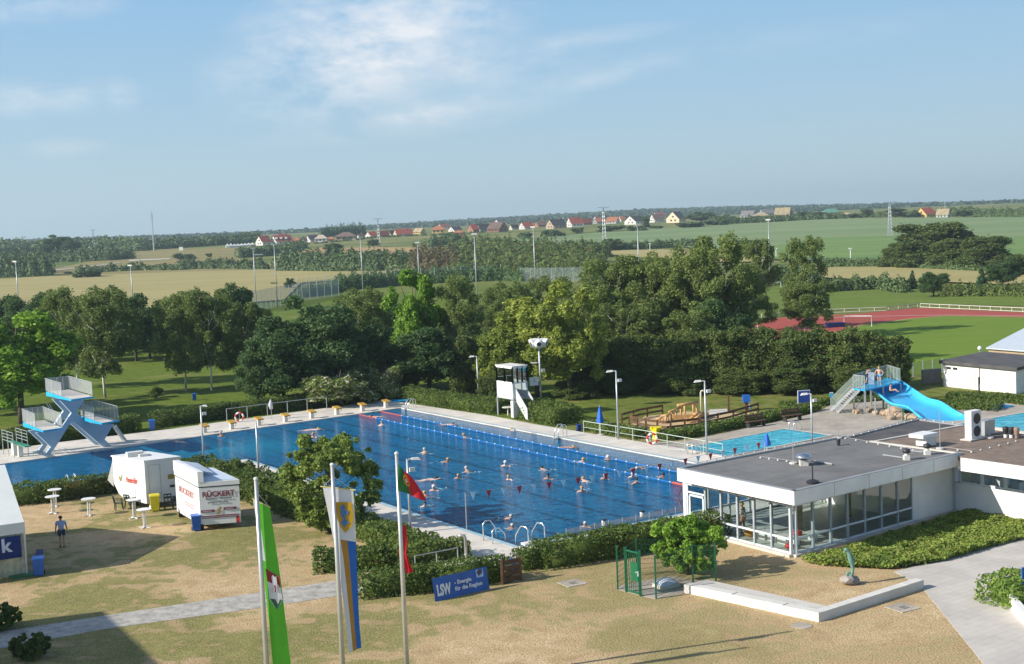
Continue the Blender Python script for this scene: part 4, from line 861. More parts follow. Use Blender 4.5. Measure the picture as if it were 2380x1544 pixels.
# ---------------------------------------------------------------- diving tower
foot=P(109,1058,ZD);Uh=(P(600,997,ZD)-P(0,1082,ZD)).normalized();Vh=Vector((-Uh.y,Uh.x,0))
tw=thing('diving_tower','pale blue concrete diving tower with three platforms over crossing legs','diving tower',foot)
CP=lambda X,Y:(X/7.353,860+Y/7.353)
def tp(X,Y,off=0.): return onplane(*CP(X,Y),foot+Vh*off,Vh)-foot
TOWB=M('pale_blue_concrete',(.42,.53,.64),.8,.05,.8)
def leg(poly,off,th,name):
    pts=[tp(*q) for q in poly];m=MB();n=len(pts);o=Vh*off
    for p in pts: p.z=max(p.z,0)
    V_=[p+o for p in pts]+[p+o+Vh*th for p in pts];A2=sum(pts[i].dot(Uh)*pts[(i+1)%n].z-pts[(i+1)%n].dot(Uh)*pts[i].z for i in range(n))
    fr=tuple(range(n)) if A2>0 else tuple(range(n-1,-1,-1));bkf=tuple(n+i for i in reversed(fr))
    m.add(V_,[fr,bkf]+[(i,i+n,(i+1)%n+n,(i+1)%n) if A2>0 else (i,(i+1)%n,(i+1)%n+n,i+n) for i in range(n)]);part(name,m,TOWB,tw)
PL1=[(765,1468),(870,1315),(620,1078),(1078,1010),(1062,975),(1225,735),(1035,530),(1440,515),(1330,700),(1345,760),(1235,860),(1000,1240),(862,1462)]
PL2=[(1237,862),(1345,762),(1450,860),(1580,935),(1935,935),(1790,1190),(1910,1318),(1770,1330)]
for off in(0.,1.75):
    leg(PL1,off,.3,'leg_frame');leg(PL2,off+.003,.3,'leg_frame')
def platform(F1,F2,B1,B2,z,name,label,th=.34):
    q=[P(*CP(*p),z)-foot for p in(F1,F2,B2,B1)];m=MB();th_=[th*.35,th*.35,th,th]
    V_=[Vector((p.x,p.y,z-ZD)) for p in q]+[Vector((p.x,p.y,z-ZD-h)) for p,h in zip(q,th_)]
    # two thickness steps: thin lip at the water side
    m.add(V_,[(0,1,2,3),(7,6,5,4),(0,4,5,1),(1,5,6,2),(2,6,7,3),(3,7,4,0)]);s=part(name,m,SKYB,tw,label=label)
    m=MB();c=sum(V_[:4],Vector())/4;tq=[lerp(v,c,.03)+Z3*.012 for v in V_[:4]];m.add(tq,[(0,1,2,3)]);part('surface',m,CONC2,s)
    r=MB();r.tube([V_[0]+(V_[3]-V_[0])*.35+Z3*1.05,V_[3]+Z3*1.05,V_[2]+Z3*1.05,V_[1]+(V_[2]-V_[1])*.05+Z3*1.05],.03,6)
    for a_,b_,n in((V_[3],V_[0]+(V_[3]-V_[0])*.35,4),(V_[3],V_[2],4),(V_[2],V_[1]+(V_[2]-V_[1])*.05,6)):
        for k in range(n+1): p=lerp(a_,b_,k/n);r.tube([p,p+Z3*1.05],.022,5)
    rl=part('railing',r,GALV,tw)
    g=MB()
    for a_,b_ in((V_[3],V_[0]+(V_[3]-V_[0])*.35),(V_[3],V_[2]),(V_[2],V_[1]+(V_[2]-V_[1])*.05)): g.add([a_+Z3*.08,b_+Z3*.08,b_+Z3*1.0,a_+Z3*1.0],[(0,1,2,3)])
    part('infill',g,netm('railing_bars',(.5,.53,.55),.42),rl)
platform((1215,508),(1605,455),(785,372),(1185,330),4.85,'top_platform','highest platform with grey surface and blue edge')
platform((735,1040),(1078,990),(390,895),(745,855),2.75,'side_platform','lower platform on the left of the tower')
platform((1740,912),(2045,860),(1385,790),(1640,745),2.75,'side_platform','lower platform on the right of the tower')
m=MB();s0=tp(1950,950,1.5);s1=tp(2130,1175,1.8);s1.z=0
for o in(-.3,.3): m.bar(s0+Vh*o,s1+Vh*o,.05,.2)
for k in range(1,10): p=lerp(s0,s1,k/10);m.box((p.x,p.y,p.z),(.2,.6,.03),math.atan2(Uh.y,Uh.x))
part('stairs',m,GALV,tw)
m=MB();s0=tp(830,760,3.2);s1=tp(640,1000,3.4)
for o in(-.3,.3): m.bar(s0+Vh*o+Z3*.9,tp(1000,900,3.2)+Vh*o,.04,.04)
part('handrail',m,GALV,tw)
fb=P(52,1063,ZD);t=thing('springboard','low green springboard with tall side rails left of the tower','springboard',fb,math.atan2(Uh.y,Uh.x))
part('board',MB().box((0,.6,1.0),(.5,4.2,.08)),M('green_board',(.05,.25,.15),.5),t)
part('stand',MB().box((0,1.6,.5),(.4,.6,.95)).box((0,.4,.45),(.35,.25,.85)),OFFW,t)
r=MB()
for x in(-.55,.55):
    for y in(.2,1.5,2.8): r.tube([(x,y,0),(x,y,1.95)],.03,6)
    for z in(1.2,1.45,1.7,1.95): r.tube([(x,.2,z),(x,2.8,z)],.022,5)
part('side_rails',r,GALV,t)
single('blue_mat',MB().box((0,0,.06),(1.8,1.1,.12),.2),SKYB,'light blue foam mat at the far corner of the big pool','mat',P(925,933,ZD)) 
# ---------------------------------------------------------------- starting blocks
nb=['first starting block from the left, with bright ochre top','second starting block from the left, with bright ochre top','third starting block from the left','fourth starting block from the left','fourth starting block from the right end','third starting block from the right end','second starting block from the right end','last starting block at the right end of the row']
OCH=M('ochre_plastic',(.5,.3,.05),.6,.15)
p0=P(477,1006,ZD);t=thing('starting_block','x','starting block',p0,math.atan2(Uh.y,Uh.x),'starting blocks in a row')
part('pedestal',MB().box((0,.12,.28),(.34,.3,.56),tp=.9),OFFW,t);part('top',MB().add([(-.3,-.3,.5),(.3,-.3,.5),(.3,.42,.66),(-.3,.42,.66),(-.3,-.3,.6),(.3,-.3,.6),(.3,.42,.76),(-.3,.42,.76)],[(3,2,1,0),(4,5,6,7),(0,1,5,4),(1,2,6,5),(2,3,7,6),(3,0,4,7)]),OCH,t);part('handle',MB().tube([(-.2,-.28,.5),(-.2,-.34,.32),(.2,-.34,.32),(.2,-.28,.5)],.02,5),GALV,t)
t['label']=nb[0]
for x,y,l in zip((540,603,665,726,785,844,899),(998,989.5,981,972.5,964,956,948),nb[1:]): dup(t,P(x,y,ZD),None,l)
# ---------------------------------------------------------------- lamps and poles round the pools
UR=math.atan2(U.y,U.x);VR=math.atan2(V.y,V.x)
ARML=-1
def lamp(px,py,ty,label,armdir=math.pi,armlen=.75,spot=True,group='pool lamps',z=ZD,headpx=None,plain=False):
    b=P(px,py,z);h=HT(b,ty);t=thing('pool_lamp',label,'lamp',b,0,group)
    part('pole',MB().tube([(0,0,0),(0,0,h*.5),(0,0,h)],[.075,.065,.055],10),GALV,t,True)
    if not plain:
        c,s=math.cos(armdir),math.sin(armdir);hd=part('lamp_head',MB().tube([(0,0,h-.03),(c*armlen*.35,s*armlen*.35,h)],.035,6).add([(c*armlen*.3+s*.1,s*armlen*.3-c*.1,h-.05),(c*armlen+s*.13,s*armlen-c*.13,h-.1),(c*armlen-s*.13,s*armlen+c*.13,h-.1),(c*armlen*.3-s*.1,s*armlen*.3+c*.1,h-.05),(c*armlen*.35+s*.05,s*armlen*.35-c*.05,h+.06),(c*armlen*.85+s*.07,s*armlen*.85-c*.07,h+.05),(c*armlen*.85-s*.07,s*armlen*.85+c*.07,h+.05),(c*armlen*.35-s*.05,s*armlen*.35+c*.05,h+.06)],[(3,2,1,0),(4,5,6,7),(0,1,5,4),(1,2,6,5),(2,3,7,6),(3,0,4,7)]),OFFW,t)
    if spot: part('floodlight',MB().box((.25,-.05,h*.86),(.3,.12,.22),.4).tube([(0,0,h*.86),(.2,0,h*.86)],.02,5),OFFW,t)
    return t
lamp(1112.7,935,828,'slim pool lamp left of the lifeguard cabin',spot=False)
lamp(1437.3,1021.3,862,'pool lamp beside the closed blue parasol at the railing')
lamp(1642.9,1058,885,'pool lamp standing between the big and the small pool')
lamp(1887.6,1029,915,'pool lamp behind the pavilion roof, next to the blue board')
lamp(474,1073,943.5,'pool lamp behind the two trailers',armdir=.2,armlen=.5)
lamp(602.6,1118,977,'bare pool pole rising behind the lettered trailer',plain=True,spot=False)
lamp(874.3,921,881,'short pool lamp at the far end by the blue mat',armdir=.2,armlen=.4,spot=False)
lamp(954.6,1240,1067.5,'pool lamp partly behind the red and green flag',armdir=.3,armlen=.75)
# loudspeaker pole with clock
b=P(1258.6,957,ZD);h=HT(b,783);t=thing('loudspeaker_pole','tall pole with a ring of white horn loudspeakers beside the lifeguard cabin','pole',b)
part('pole',MB().tube([(0,0,0),(0,0,h)],[.1,.06],10),GALV,t,True)
hz_=HT(b,797)
for k in range(3):
    a=-math.pi/2+(k-1)*1.25;c,s=math.cos(a),math.sin(a)
    m=MB().tube([(c*.15,s*.15,hz_+.15),(c*.35,s*.35,hz_+.12),(c*.62,s*.62,hz_-.02),(c*.72,s*.72,hz_-.06)],[.1,.18,.42,.44],14);f=part('loudspeaker',m,WHITE,t,True)
    part('cone',MB().tube([(c*.725,s*.725,hz_-.062),(c*.74,s*.74,hz_-.068)],[.2,.18],12),DARK,f)
part('crossbar',MB().tube([(-.7,0,hz_+.35),(.7,0,hz_+.35)],.04,6).box((0,0,hz_+.3),(1.5,.5,.05)),WHITE,t)
hl=HT(b,843);part('lamp_head',MB().tube([(0,0,hl),(-.5,0,hl+.03)],.03,6).box((-.5,0,hl),(.5,.22,.09)),OFFW,t)
part('floodlight',MB().box((.3,-.05,HT(b,861)),(.28,.12,.25),.3),OFFW,t)
hc=HT(b,886);ck=part('clock',MB().box((-.55,-.06,hc),(.75,.16,.72),.15),WHITE,t);part('clock_hands',MB().bar((-.55,-.15,hc),(-.55,-.15,hc+.27),.05,.02).bar((-.55,-.15,hc),(-.38,-.13,hc+.02),.05,.02),DARK,ck)
# lifeguard cabin
CGL=glassm('cabin_glass',(.75,.85,.85),1.5,.22)
k0=P(1195,972,ZD);lenL=(P(1158.4,966,ZD)-k0);Vc=V.copy();Uc=U.copy()
tL=lenL.dot(Vc)/1.0;LW=2.15;LD=1.9
for q in np.arange(1.2,4,.05):
    if prj(k0+Vc*q)[0]<1158.4: LW=q;break
for q in np.arange(.8,4,.05):
    if prj(k0+Uc*q)[0]>1228: LD=q;break
zf=HT(k0,927);zt_=HT(k0,853)
t=thing('lifeguard_cabin','raised grey lifeguard cabin with glazed upper half and steep stairs','cabin',k0);
fp=lambda a,b,z:Uc*a+Vc*b+Z3*z
LG=M('light_grey_panel',(.5,.52,.53),.6,.05)
for a,b_ in((0,0),(LD,0),(0,LW),(LD,LW)): part('leg',MB().tube([fp(a,b_,0),fp(a,b_,zf)],.075,8),GREYM,t)
def panel(a,b_,z0,z1,th,mat,name,par=None): m=MB();p0,p1=fp(*a,(z0+z1)/2),fp(*b_,(z0+z1)/2);m.bar(p0,p1,th,z1-z0);return part(name,m,mat,par or t)
zm=zf+(zt_-zf)*.47
panel((0,0),(0,LW),zf,zm,.06,WALLW if 0 else LG,'wall');panel((0,LW),(LD,LW),zf,zm,.06,LG,'wall');panel((LD,0),(LD,LW),zf,zm,.06,LG,'wall');panel((LD*.0,0),(LD*.12,0),zf,zm,.06,LG,'wall');panel((LD*.88,0),(LD,0),zf,zm,.06,LG,'wall')
m=MB();m.prism([tuple(fp(a,b_,0)[:2]) for a,b_ in((0,0),(LD,0),(LD,LW),(0,LW))],zf-.1,zf);part('floor',m,LG,t)
m=MB();m.prism([tuple(fp(a,b_,0)[:2]) for a,b_ in((-.07,-.07),(LD+.07,-.07),(LD+.07,LW+.07),(-.07,LW+.07))],zt_-.06,zt_+.03);part('roof',m,OFFW,t)
for (a,b_),n in((((0,0),(0,LW)),2),(((0,LW),(LD,LW)),2),(((LD,0),(LD,LW)),2),(((0,0),(LD,0)),3)):
    for k in range(n):
        A0=(a[0]+(b_[0]-a[0])*k/n,a[1]+(b_[1]-a[1])*k/n);A1=(a[0]+(b_[0]-a[0])*(k+1)/n,a[1]+(b_[1]-a[1])*(k+1)/n)
        m=MB()
        for q in(A0,A1): m.bar(fp(*q,zm),fp(*q,zt_-.08),.13)
        for z in(zm+.03,zt_-.11): m.bar(fp(*A0,z),fp(*A1,z),.1,.13)
        f=part('window',m,WHITE,t);g=MB();g.add([fp(*A0,zm),fp(*A1,zm),fp(*A1,zt_-.1),fp(*A0,zt_-.1)],[(0,1,2,3)]);part('pane',g,CGL,f)
rn=zf*1.05;m=MB()
for k in range(11): z=zf*(1-k/11.);m.add([fp(LD*.18,-rn*k/11,z),fp(LD*.8,-rn*k/11,z),fp(LD*.8,-rn*k/11-.24,z),fp(LD*.18,-rn*k/11-.24,z)],[(0,1,2,3)])
s=part('stairs',m,GREYM,t)
for a in(LD*.14,LD*.86):
    m=MB();m.add([fp(a,0,zf-.15),fp(a,0,zf+.95),fp(a,-rn,.95),fp(a,-rn-.05,0),fp(a,-rn+.25,0),fp(a+.05,0,zf-.15),fp(a+.05,0,zf+.95),fp(a+.05,-rn,.95),fp(a+.05,-rn-.05,0),fp(a+.05,-rn+.25,0)],[(4,3,2,1,0),(5,6,7,8,9),(0,1,6,5),(1,2,7,6),(2,3,8,7),(3,4,9,8),(4,0,5,9)]);part('stair_side',m,LG,s)
single('cupboard',MB().box((0,0,.7),(.5,.6,1.4)),WALLW,'white cupboard standing under the lifeguard cabin','cupboard',k0+fp(.35,.3,0),UR)
b_=k0+fp(.5,1.7,0);t=thing('round_table','round white table under the lifeguard cabin','table',b_);part('table_top',MB().lathe([(.5,.7),(.5,.74)],n=16),OFFW,t);part('leg',MB().tube([(0,0,0),(0,0,.7)],.06,8),OFFW,t)
# parasols
def parasol(px,py,ty,label,z=0.):
    b=P(px,py,z);h=HT(b,ty);t=thing('parasol',label,'parasol',b);part('pole',MB().tube([(0,0,0),(0,0,h)],.03,8),OFFW,t)
    pr=[(.2,h*.42),(.23,h*.5),(.17,h*.65),(.1,h*.85),(.03,h*.985)];m=MB();n=16
    V_=[(r*(1+.25*math.cos(4*2*math.pi*k/n))*math.cos(2*math.pi*k/n),r*(1+.25*math.cos(4*2*math.pi*k/n))*math.sin(2*math.pi*k/n),zz) for r,zz in pr for k in range(n)]
    m.add(V_,[(i*n+k,i*n+(k+1)%n,(i+1)*n+(k+1)%n,(i+1)*n+k) for i in range(4) for k in range(n)]);part('canopy',m,M('blue_canvas',(.02,.13,.55),.8,.15,3.),t,True);part('foot',MB().lathe([(.28,0),(.28,.08),(.05,.12)],n=12),CONC2,t)
parasol(1396,1012,943,'closed blue parasol standing behind the pool railing')
parasol(1783,1058,1006,'closed blue parasol beside the small light-blue pool',.1)
# bins
def bin_(px,py,ty,label,col=BLUEP,w=.58,name='wheelie_bin',z=0.,rz=.3,cat='bin'):
    b=P(px,py,z);h=HT(b,ty);t=thing(name,label,cat,b,rz);s=h/1.07
    part('body',MB().add([(-w/2*.8*s,-w/2*.75*s,.06),(w/2*.8*s,-w/2*.75*s,.06),(w/2*.8*s,w/2*.85*s,.06),(-w/2*.8*s,w/2*.85*s,.06),(-w/2*s,-w/2*s,.95*s),(w/2*s,-w/2*s,.95*s),(w/2*s,w/2*1.1*s,.95*s),(-w/2*s,w/2*1.1*s,.95*s)],[(3,2,1,0),(4,5,6,7),(0,1,5,4),(1,2,6,5),(2,3,7,6),(3,0,4,7)]),col,t)
    part('lid',MB().box((0,.02,.985*s),(w*1.08*s,w*1.2*s,.07*s),tp=.93).tube([(-w*.4*s,w*.62*s,1.0*s),(w*.4*s,w*.62*s,1.0*s)],.03,6),col,t)
    for x in(-1,1): part('wheel',MB().tube([(x*w*.42*s,w*.4*s,.1),(x*w*.5*s,w*.4*s,.1)],.1,10),BLACKR,t)
bin_(457,1234,1195,'blue wheelie bin leaning close to the lettered trailer')
bin_(91,1338,1292,'big blue wheelie bin beside the white tent')
bin_(361,1188,1148,'bright yellow wheelie bin between the two trailers',YEL)
bin_(354,1000,975,'blue wheelie bin at the hedge right of the diving tower',z=ZD)
bin_(452,931,914,'blue bin at the foot of the white-stemmed birch');bin_(570,958,941,'blue bin behind the hedge near the life ring')
bin_(1346,1004,986,'dark blue bin behind the start of the pool railing',M('dark_blue_plastic',(.01,.04,.2),.4))
b=P(1735,955);t=thing('litter_bin','blue litter bin raised on a dark post by the playground','bin',b);part('post',MB().box((0,0,.4),(.3,.3,.8)),WOOD,t);part('body',MB().box((0,0,1.05),(.6,.5,.6)),BLUEP,t)
part('bag',MB().ball((.25,-.2,.35),.2,8),M('pale_bag',(.4,.5,.7),.5),t,True)
# life rings
def ring(px,py,ry,label,z=ZD):
    b=P(px,py,z);h=HT(b,ry);t=thing('life_ring',label,'life ring',b);part('post',MB().tube([(0,.06,0),(0,.06,h+.25)],.03,6),GALV,t)
    for i in range(8):
        a0=i*math.pi/4;m=MB();m.tube([(.36*math.cos(a0+q*math.pi/16),0,h+.36*math.sin(a0+q*math.pi/16)) for q in range(5)],.08,7);part('ring_segment',m,RED if i%2 else WHITE,t,True)
ring(557,984,969,'red and white life ring hung on a post behind the starting blocks',0);ring(1516,1034,1020,'red and white life ring on the railing next to the yellow stand')
t=thing('equipment_stand','bright yellow stand tapering in the middle behind the life ring','stand',P(1525,1023));part('body',MB().lathe([(.32,0),(.24,.3),(.26,.55),(.42,.85),(.46,.95)],n=4),YEL,t);part('top',MB().box((0,0,.98),(.8,.5,.06)),YEL,t)
# railings
def railing(pix,h,n,label,mat=None,z=ZD,mid=True,name='railing',net=None,cat='railing'):
    pts=[P(*q,z) for q in pix];o=pts[0];pts=[p-o for p in pts];t=thing(name,label,cat,o);mat=mat or GALV
    r=MB();r.tube([p+Z3*h for p in pts],.028,6)
    if mid: r.tube([p+Z3*h*.5 for p in pts],.02,6)
    part('rail',r,mat,t);L_=[(pts[i+1]-pts[i]).length for i in range(len(pts)-1)];tot=sum(L_)
    pm=MB().tube([(0,0,0),(0,0,h)],.03,6).data('post',mat)
    for k in range(n):
        s=tot*k/(n-1);i=0
        while i<len(L_)-1 and s>L_[i]: s-=L_[i];i+=1
        link('post',pm,t,lerp(pts[i],pts[i+1],s/L_[i]))
    if net:
        g=MB()
        for a,b in zip(pts,pts[1:]): g.add([a+Z3*.05,b+Z3*.05,b+Z3*(h-.03),a+Z3*(h-.03)],[(0,1,2,3)])
        part('mesh',g,net,t)
    return t
railing([(1357,1007),(1500,1031),(1680,1064)],.95,9,'two-bar metal railing along the far side of the big pool',M('pale_green_metal',(.45,.53,.46),.5))
railing([(528,986),(626,973),(760,956)],1.35,6,'thin rail above the hedge behind the starting blocks',mid=False,z=0)
railing([(966,1335),(1065,1315)],.9,3,'handrail sloping along the squared hedges',mid=False,z=0)
GSCR=glassm('screen_glass',(.6,.66,.68),1.5,.12)
a,b=P(1316,1246,ZD),P(1600,1189,ZD);t=thing('glass_screen','long low grey glass screen along the near pool edge','screen',a)
n=9
for k in range(n):
    p0,p1=lerp(Vector(),b-a,k/n),lerp(Vector(),b-a,(k+.97)/n);f=part('post',MB().tube([p0,p0+Z3*.4],.02,6),GALV,t)
    m=MB();m.add([p0+Z3*.03,p1+Z3*.03,p1+Z3*.36,p0+Z3*.36],[(0,1,2,3)]);part('panel',m,GSCR,t)
# hoops and ladders
def hoop(px,py,ty,label,run,group=None,name='pool_ladder',n=2,gap=.5,steps=True,dirv=None,gv=None):
    b=P(px,py,ZD);h=HT(b,ty);t=thing(name,label,'ladder' if steps else 'handrail',b,0,group);d=(dirv or -U);g=gv or V
    for k in range(n):
        o=g*gap*k;r=[o+d*(-.35),o+d*(-.35)+Z3*h*.85,o+d*(-.2)+Z3*h,o+d*(.1)+Z3*h,o+d*(.45)+Z3*h*.5,o+d*(.5)-Z3*.3];part('rail',MB().tube(r,.035,8),M('chrome_tube',(.7,.72,.72),.25,.05,3,0,.7) if k==0 and 'chrome_tube' not in bpy.data.materials else bpy.data.materials['chrome_tube'],t,True)
    if steps: part('step',MB().box(tuple(d*.45+g*gap/2*(n-1)-Z3*.02),(.3,gap,.04),VR),GALV,t)
    return t
hoop(959,949,928,'pool ladder at the far right corner of the big pool',1)
hoop(1309,1017,988,'pool ladder below the clipped bush on the far long side',1)
hoop(1137,1254,1210,'tall white handrail leading into the pool at the near corner',1,'entry handrails at the near corner',steps=False,name='handrail',n=1,dirv=U)
hoop(1158,1262,1228,'lower handrail just right of the tall one at the near corner',1,'entry handrails at the near corner',steps=False,name='handrail',n=1,dirv=U)
hoop(1216,1268,1224,'arched handrail over the white entry step',1,'entry handrails at the near corner',steps=False,name='handrail',n=1,dirv=V-U*.3)
hoop(1254,1259,1216,'rightmost arched handrail at the near corner',1,'entry handrails at the near corner',steps=False,name='handrail',n=1,dirv=V-U*.3)
single('entry_step',MB().box((0,0,.07),(1.1,.4,.1)),WHITE,'white entry step between the arched handrails','step',P(1236,1264,ZD),UR)
hoop(1618,1056,1030,'small ladder at the corner of the light-blue pool',1,dirv=U,gv=V)
hoop(1853,1002,980,'ladder at the far corner of the light-blue pool',1,dirv=U,gv=V)
hoop(157,1133,1104,'ladder rails of the diving basin seen over the low hedge',1,dirv=V,gv=U)
# shower
b=P(1084,1314,0);h=HT(b,1244);t=thing('shower','curved steel shower post with white label beside the pool deck','shower',b)
part('post',MB().tube([(0,0,0),(0,0,h-.15),(-.05,0,h-.03),(-.2,0,h),(-.33,0,h-.08)],.075,10),M('brushed_steel',(.5,.48,.46),.35,.1,3,0,.6),t,True);part('label_plate',MB().box((-.04,-.08,h*.28),(.08,.02,.34)),WHITE,t)
# lane ropes
def rope(pix,red,label,endred=None):
    pts=[P(*q,ZW) for q in pix];o=pts[0];pts=[p-o for p in pts];tot=(pts[-1]-pts[0]).length;m=MB();n=int(tot/.42)
    seg=lambda t:pts[0]+(pts[-1]-pts[0])*t
    t_=thing('lane_rope',label,'lane rope',o);q=red/tot
    part('red_floats',MB().tube([seg(0)+Z3*.02,seg(q)+Z3*.02],.04,6),M('red_float',(.6,.1,.05),.4),t_)
    part('blue_floats',MB().tube([seg(q)+Z3*.02,seg(1-(endred or 0)/tot)+Z3*.02],.026,6),M('blue_float',(.03,.2,.65),.4),t_)
    if endred: part('red_floats',MB().tube([seg(1-endred/tot)+Z3*.02,seg(1)+Z3*.02],.08,6),bpy.data.materials['red_float'],t_)
    me=MB().ball((0,0,.04),(.055,.055,.055),8,k=4).data('white_float',CAPW,True);k=q
    while k<1: link('white_float',me,t_,seg(k));k+=1.15/tot
rope([(820,961),(1600,1131)],4.6,'lane rope nearer to the middle of the pool, red at its far end',1.5)
rope([(880,956),(1640,1112)],4.4,'lane rope nearer to the far long side, red at its far end')
# pennant line
lb=P(1085,1232,ZD);lh=HT(lb,1146);t=thing('pennant_line','line of red and pale blue pennants strung across the near part of the pool','pennants',lb)
part('pole',MB().tube([(0,0,0),(0,0,lh)],.03,6),GREYM,t)
end=U*(UW+.6);part('pole',MB().tube([end,end+Z3*lh],.03,6),GREYM,t)
part('string',MB().tube([Z3*lh+end*k/12-Z3*.28*math.sin(math.pi*k/12) for k in range(13)],.012,4),GREYM,t)
PR=M('red_pennant',(.42,.03,.05),.6,.1);PB=M('pale_blue_pennant',(.5,.74,.85),.6,.1);nn_=22
for k in range(nn_):
    u=(k+.5)/nn_;p=Z3*lh+end*u-Z3*.28*math.sin(math.pi*u);m=MB();w=.17;m.add([p-U*w/1-Z3*.01,p+U*w-Z3*.01,p-Z3*.46+V*.01,p-U*w+V*.02-Z3*.01,p+U*w+V*.02-Z3*.01],[(0,2,1),(3,4,2),(0,3,2),(1,2,4),(0,1,4,3)]);part('pennant',m,(PB,PR)[k%2],t)
# ---------------------------------------------------------------- slide
gp=P(2004.7,962,.105);zp=HT(gp,907)
t=thing('water_slide','wide wavy bright blue water slide with stair tower','slide',gp);zz=zp+.105
SLB=M('slide_blue',(.05,.45,.78),.3,.06,.6)
Lp=[(2004,893,zz+.1),(2016,900,zz-.25),(2043,918,zz*.72),(2072,939,zz*.52),(2109,947,zz*.47),(2134,967,zz*.33),(2152,978,.3)]
Rp=[(2086,882.5,zz+.1),(2096,888,zz-.2),(2125,908,zz*.72),(2156.5,927.7,zz*.52),(2186,935.7,zz*.47),(2220,957,zz*.33),(2250,971,.3)]
def rs_(pl,n=26):
    A=np.array([list(P(x,y,z)) for x,y,z in pl]);s=np.linspace(0,len(A)-1,n);o=[]
    for q in s:
        i=int(min(q,len(A)-2));f=q-i;p0=A[max(i-1,0)];p1=A[i];p2=A[i+1];p3=A[min(i+2,len(A)-1)]
        o.append(.5*((2*p1)+(-p0+p2)*f+(2*p0-5*p1+4*p2-p3)*f*f+(-p0+3*p1-3*p2+p3)*f**3))
    return o
la,ra=rs_(Lp),rs_(Rp);m=MB();K=9;V_=[]
for a,b in zip(la,ra):
    for k in range(K):
        u=k/(K-1);p=a+(b-a)*u;e=abs(2*u-1);p=p+np.array([0,0,-.34*(1-max(0,(e-.72)/.28)**1.5)]);V_.append(Vector(p)-gp)
m.add(V_,[(i*K+k,i*K+k+1,(i+1)*K+k+1,(i+1)*K+k) for i in range(len(la)-1) for k in range(K-1)])
m.add([v-Z3*.1 for v in V_],[(i*K+k,(i+1)*K+k,(i+1)*K+k+1,i*K+k+1) for i in range(len(la)-1) for k in range(K-1)])
for off in(0,K-1): 
    o=len(V_);e=[(i*K+off) for i in range(len(la))];m.f+=[(e[i],e[i+1],e[i+1]+o,e[i]+o) for i in range(len(e)-1)];m.m+=[0]*(len(e)-1)
part('chute',m,SLB,t,True)
for arr in(la,ra): part('rim',MB().tube([Vector(p)-gp+Z3*.03 for p in arr],.09,8),M('slide_rim_blue',(.06,.5,.8),.3) if arr is la else bpy.data.materials['slide_rim_blue'],t,True)
p1,p2_,p3_,p4_=P(1984,903,zz),P(2010,906,zz),P(2093,888,zz),P(2062,878,zz)
m=MB();m.prism([tuple((q-gp)[:2]) for q in(p1,p2_,p3_,p4_)],zp-.12,zp);part('platform',m,SKYB,t)
for q in(p1,p2_,lerp(p2_,p3_,.5),p3_,lerp(p1,p4_,.5)):
    q=q-gp;part('leg',MB().box((q.x,q.y,(zp-.12)/2),(.14,.14,zp-.12)),GREYM,t)
part('cross_brace',MB().bar(Vector(((p1-gp).x,(p1-gp).y,.1)),Vector(((p2_-gp).x,(p2_-gp).y,zp-.2)),.05).bar(Vector(((p2_-gp).x,(p2_-gp).y,.1)),Vector(((p1-gp).x,(p1-gp).y,zp-.2)),.05),GREYM,t)
def fence_on(pts,h,mat,name='railing'):
    r=MB();pts=[p-gp for p in pts];r.tube([p+Z3*h for p in pts],.03,6)
    for a,b in zip(pts,pts[1:]):
        for k in range(4): q=lerp(a,b,k/4);r.tube([q,q+Z3*h],.022,5)
    f=part(name,r,GALV,t);g=MB()
    for a,b in zip(pts,pts[1:]): g.add([a+Z3*.05,b+Z3*.05,b+Z3*h,a+Z3*h],[(0,1,2,3)])
    part('mesh',g,mat,f)
NETG=netm('grey_green_mesh',(.3,.38,.33),.42)
fence_on([p2_,lerp(p2_,p1,1.),p4_,p3_],1.1,NETG);fence_on([p1,P(1983,903,zz)],1.1,NETG)
s0=lerp(p1,p2_,0)-gp;s1=P(1931,955,.105)-gp;s2=P(1945,960,.105)-gp;w_=(s2-s1)
st=MB()
for o in(0,1): st.bar(s0+Z3*0+w_*o*.9,s1+w_*o,.06,.22)
for k in range(1,12): p=lerp(s0+w_*.45,s1+w_*.5,k/12);st.bar(p-w_*.48,p+w_*.48,.2,.04)
sp_=part('stairs',st,GREYM,t);r=MB()
for o in(0,1): r.tube([s0+Z3*1.0+w_*o*.9,s1+Z3*1.0+w_*o,s1+w_*o],.025,6)
part('handrail',r,GALV,sp_);g=MB();g.add([s0,s1,s1+Z3*1.0,s0+Z3*1.0],[(0,1,2,3)]);part('mesh',g,NETG,sp_)
# slope support posts
for i,(x,y,yt) in enumerate(((2035,968,925),(2060,968,938),(2067,975,940),(2099,978,950))):
    q=P(x,y,.1);part('leg',MB().tube([q-gp,q-gp+Z3*(HT(q,yt))],.05,6),GREENP if i%2 else GREYM,t)
NRS=random.Random(5)
def rockmesh(seed):
    bm=bmesh.new();bmesh.ops.create_icosphere(bm,subdivisions=2,radius=1);r=random.Random(seed);k=[Vector((r.uniform(-1,1),r.uniform(-1,1),r.uniform(-1,1))).normalized() for _ in range(9)]
    for v in bm.verts:
        f=1
        for q in k: f-=max(0,v.co.normalized().dot(q)-.72)*.8
        v.co*=f*r.uniform(.95,1.05)
    me=bpy.data.meshes.new('rock');bm.to_mesh(me);bm.free();me.materials.append(STONE);return me
STONE=M('sandstone',(.38,.28,.19),.9,.25,2.,.3);GRAN=M('granite_boulder',(.30,.27,.24),.9,.15,3.,.3)
rk=[rockmesh(i) for i in range(3)]
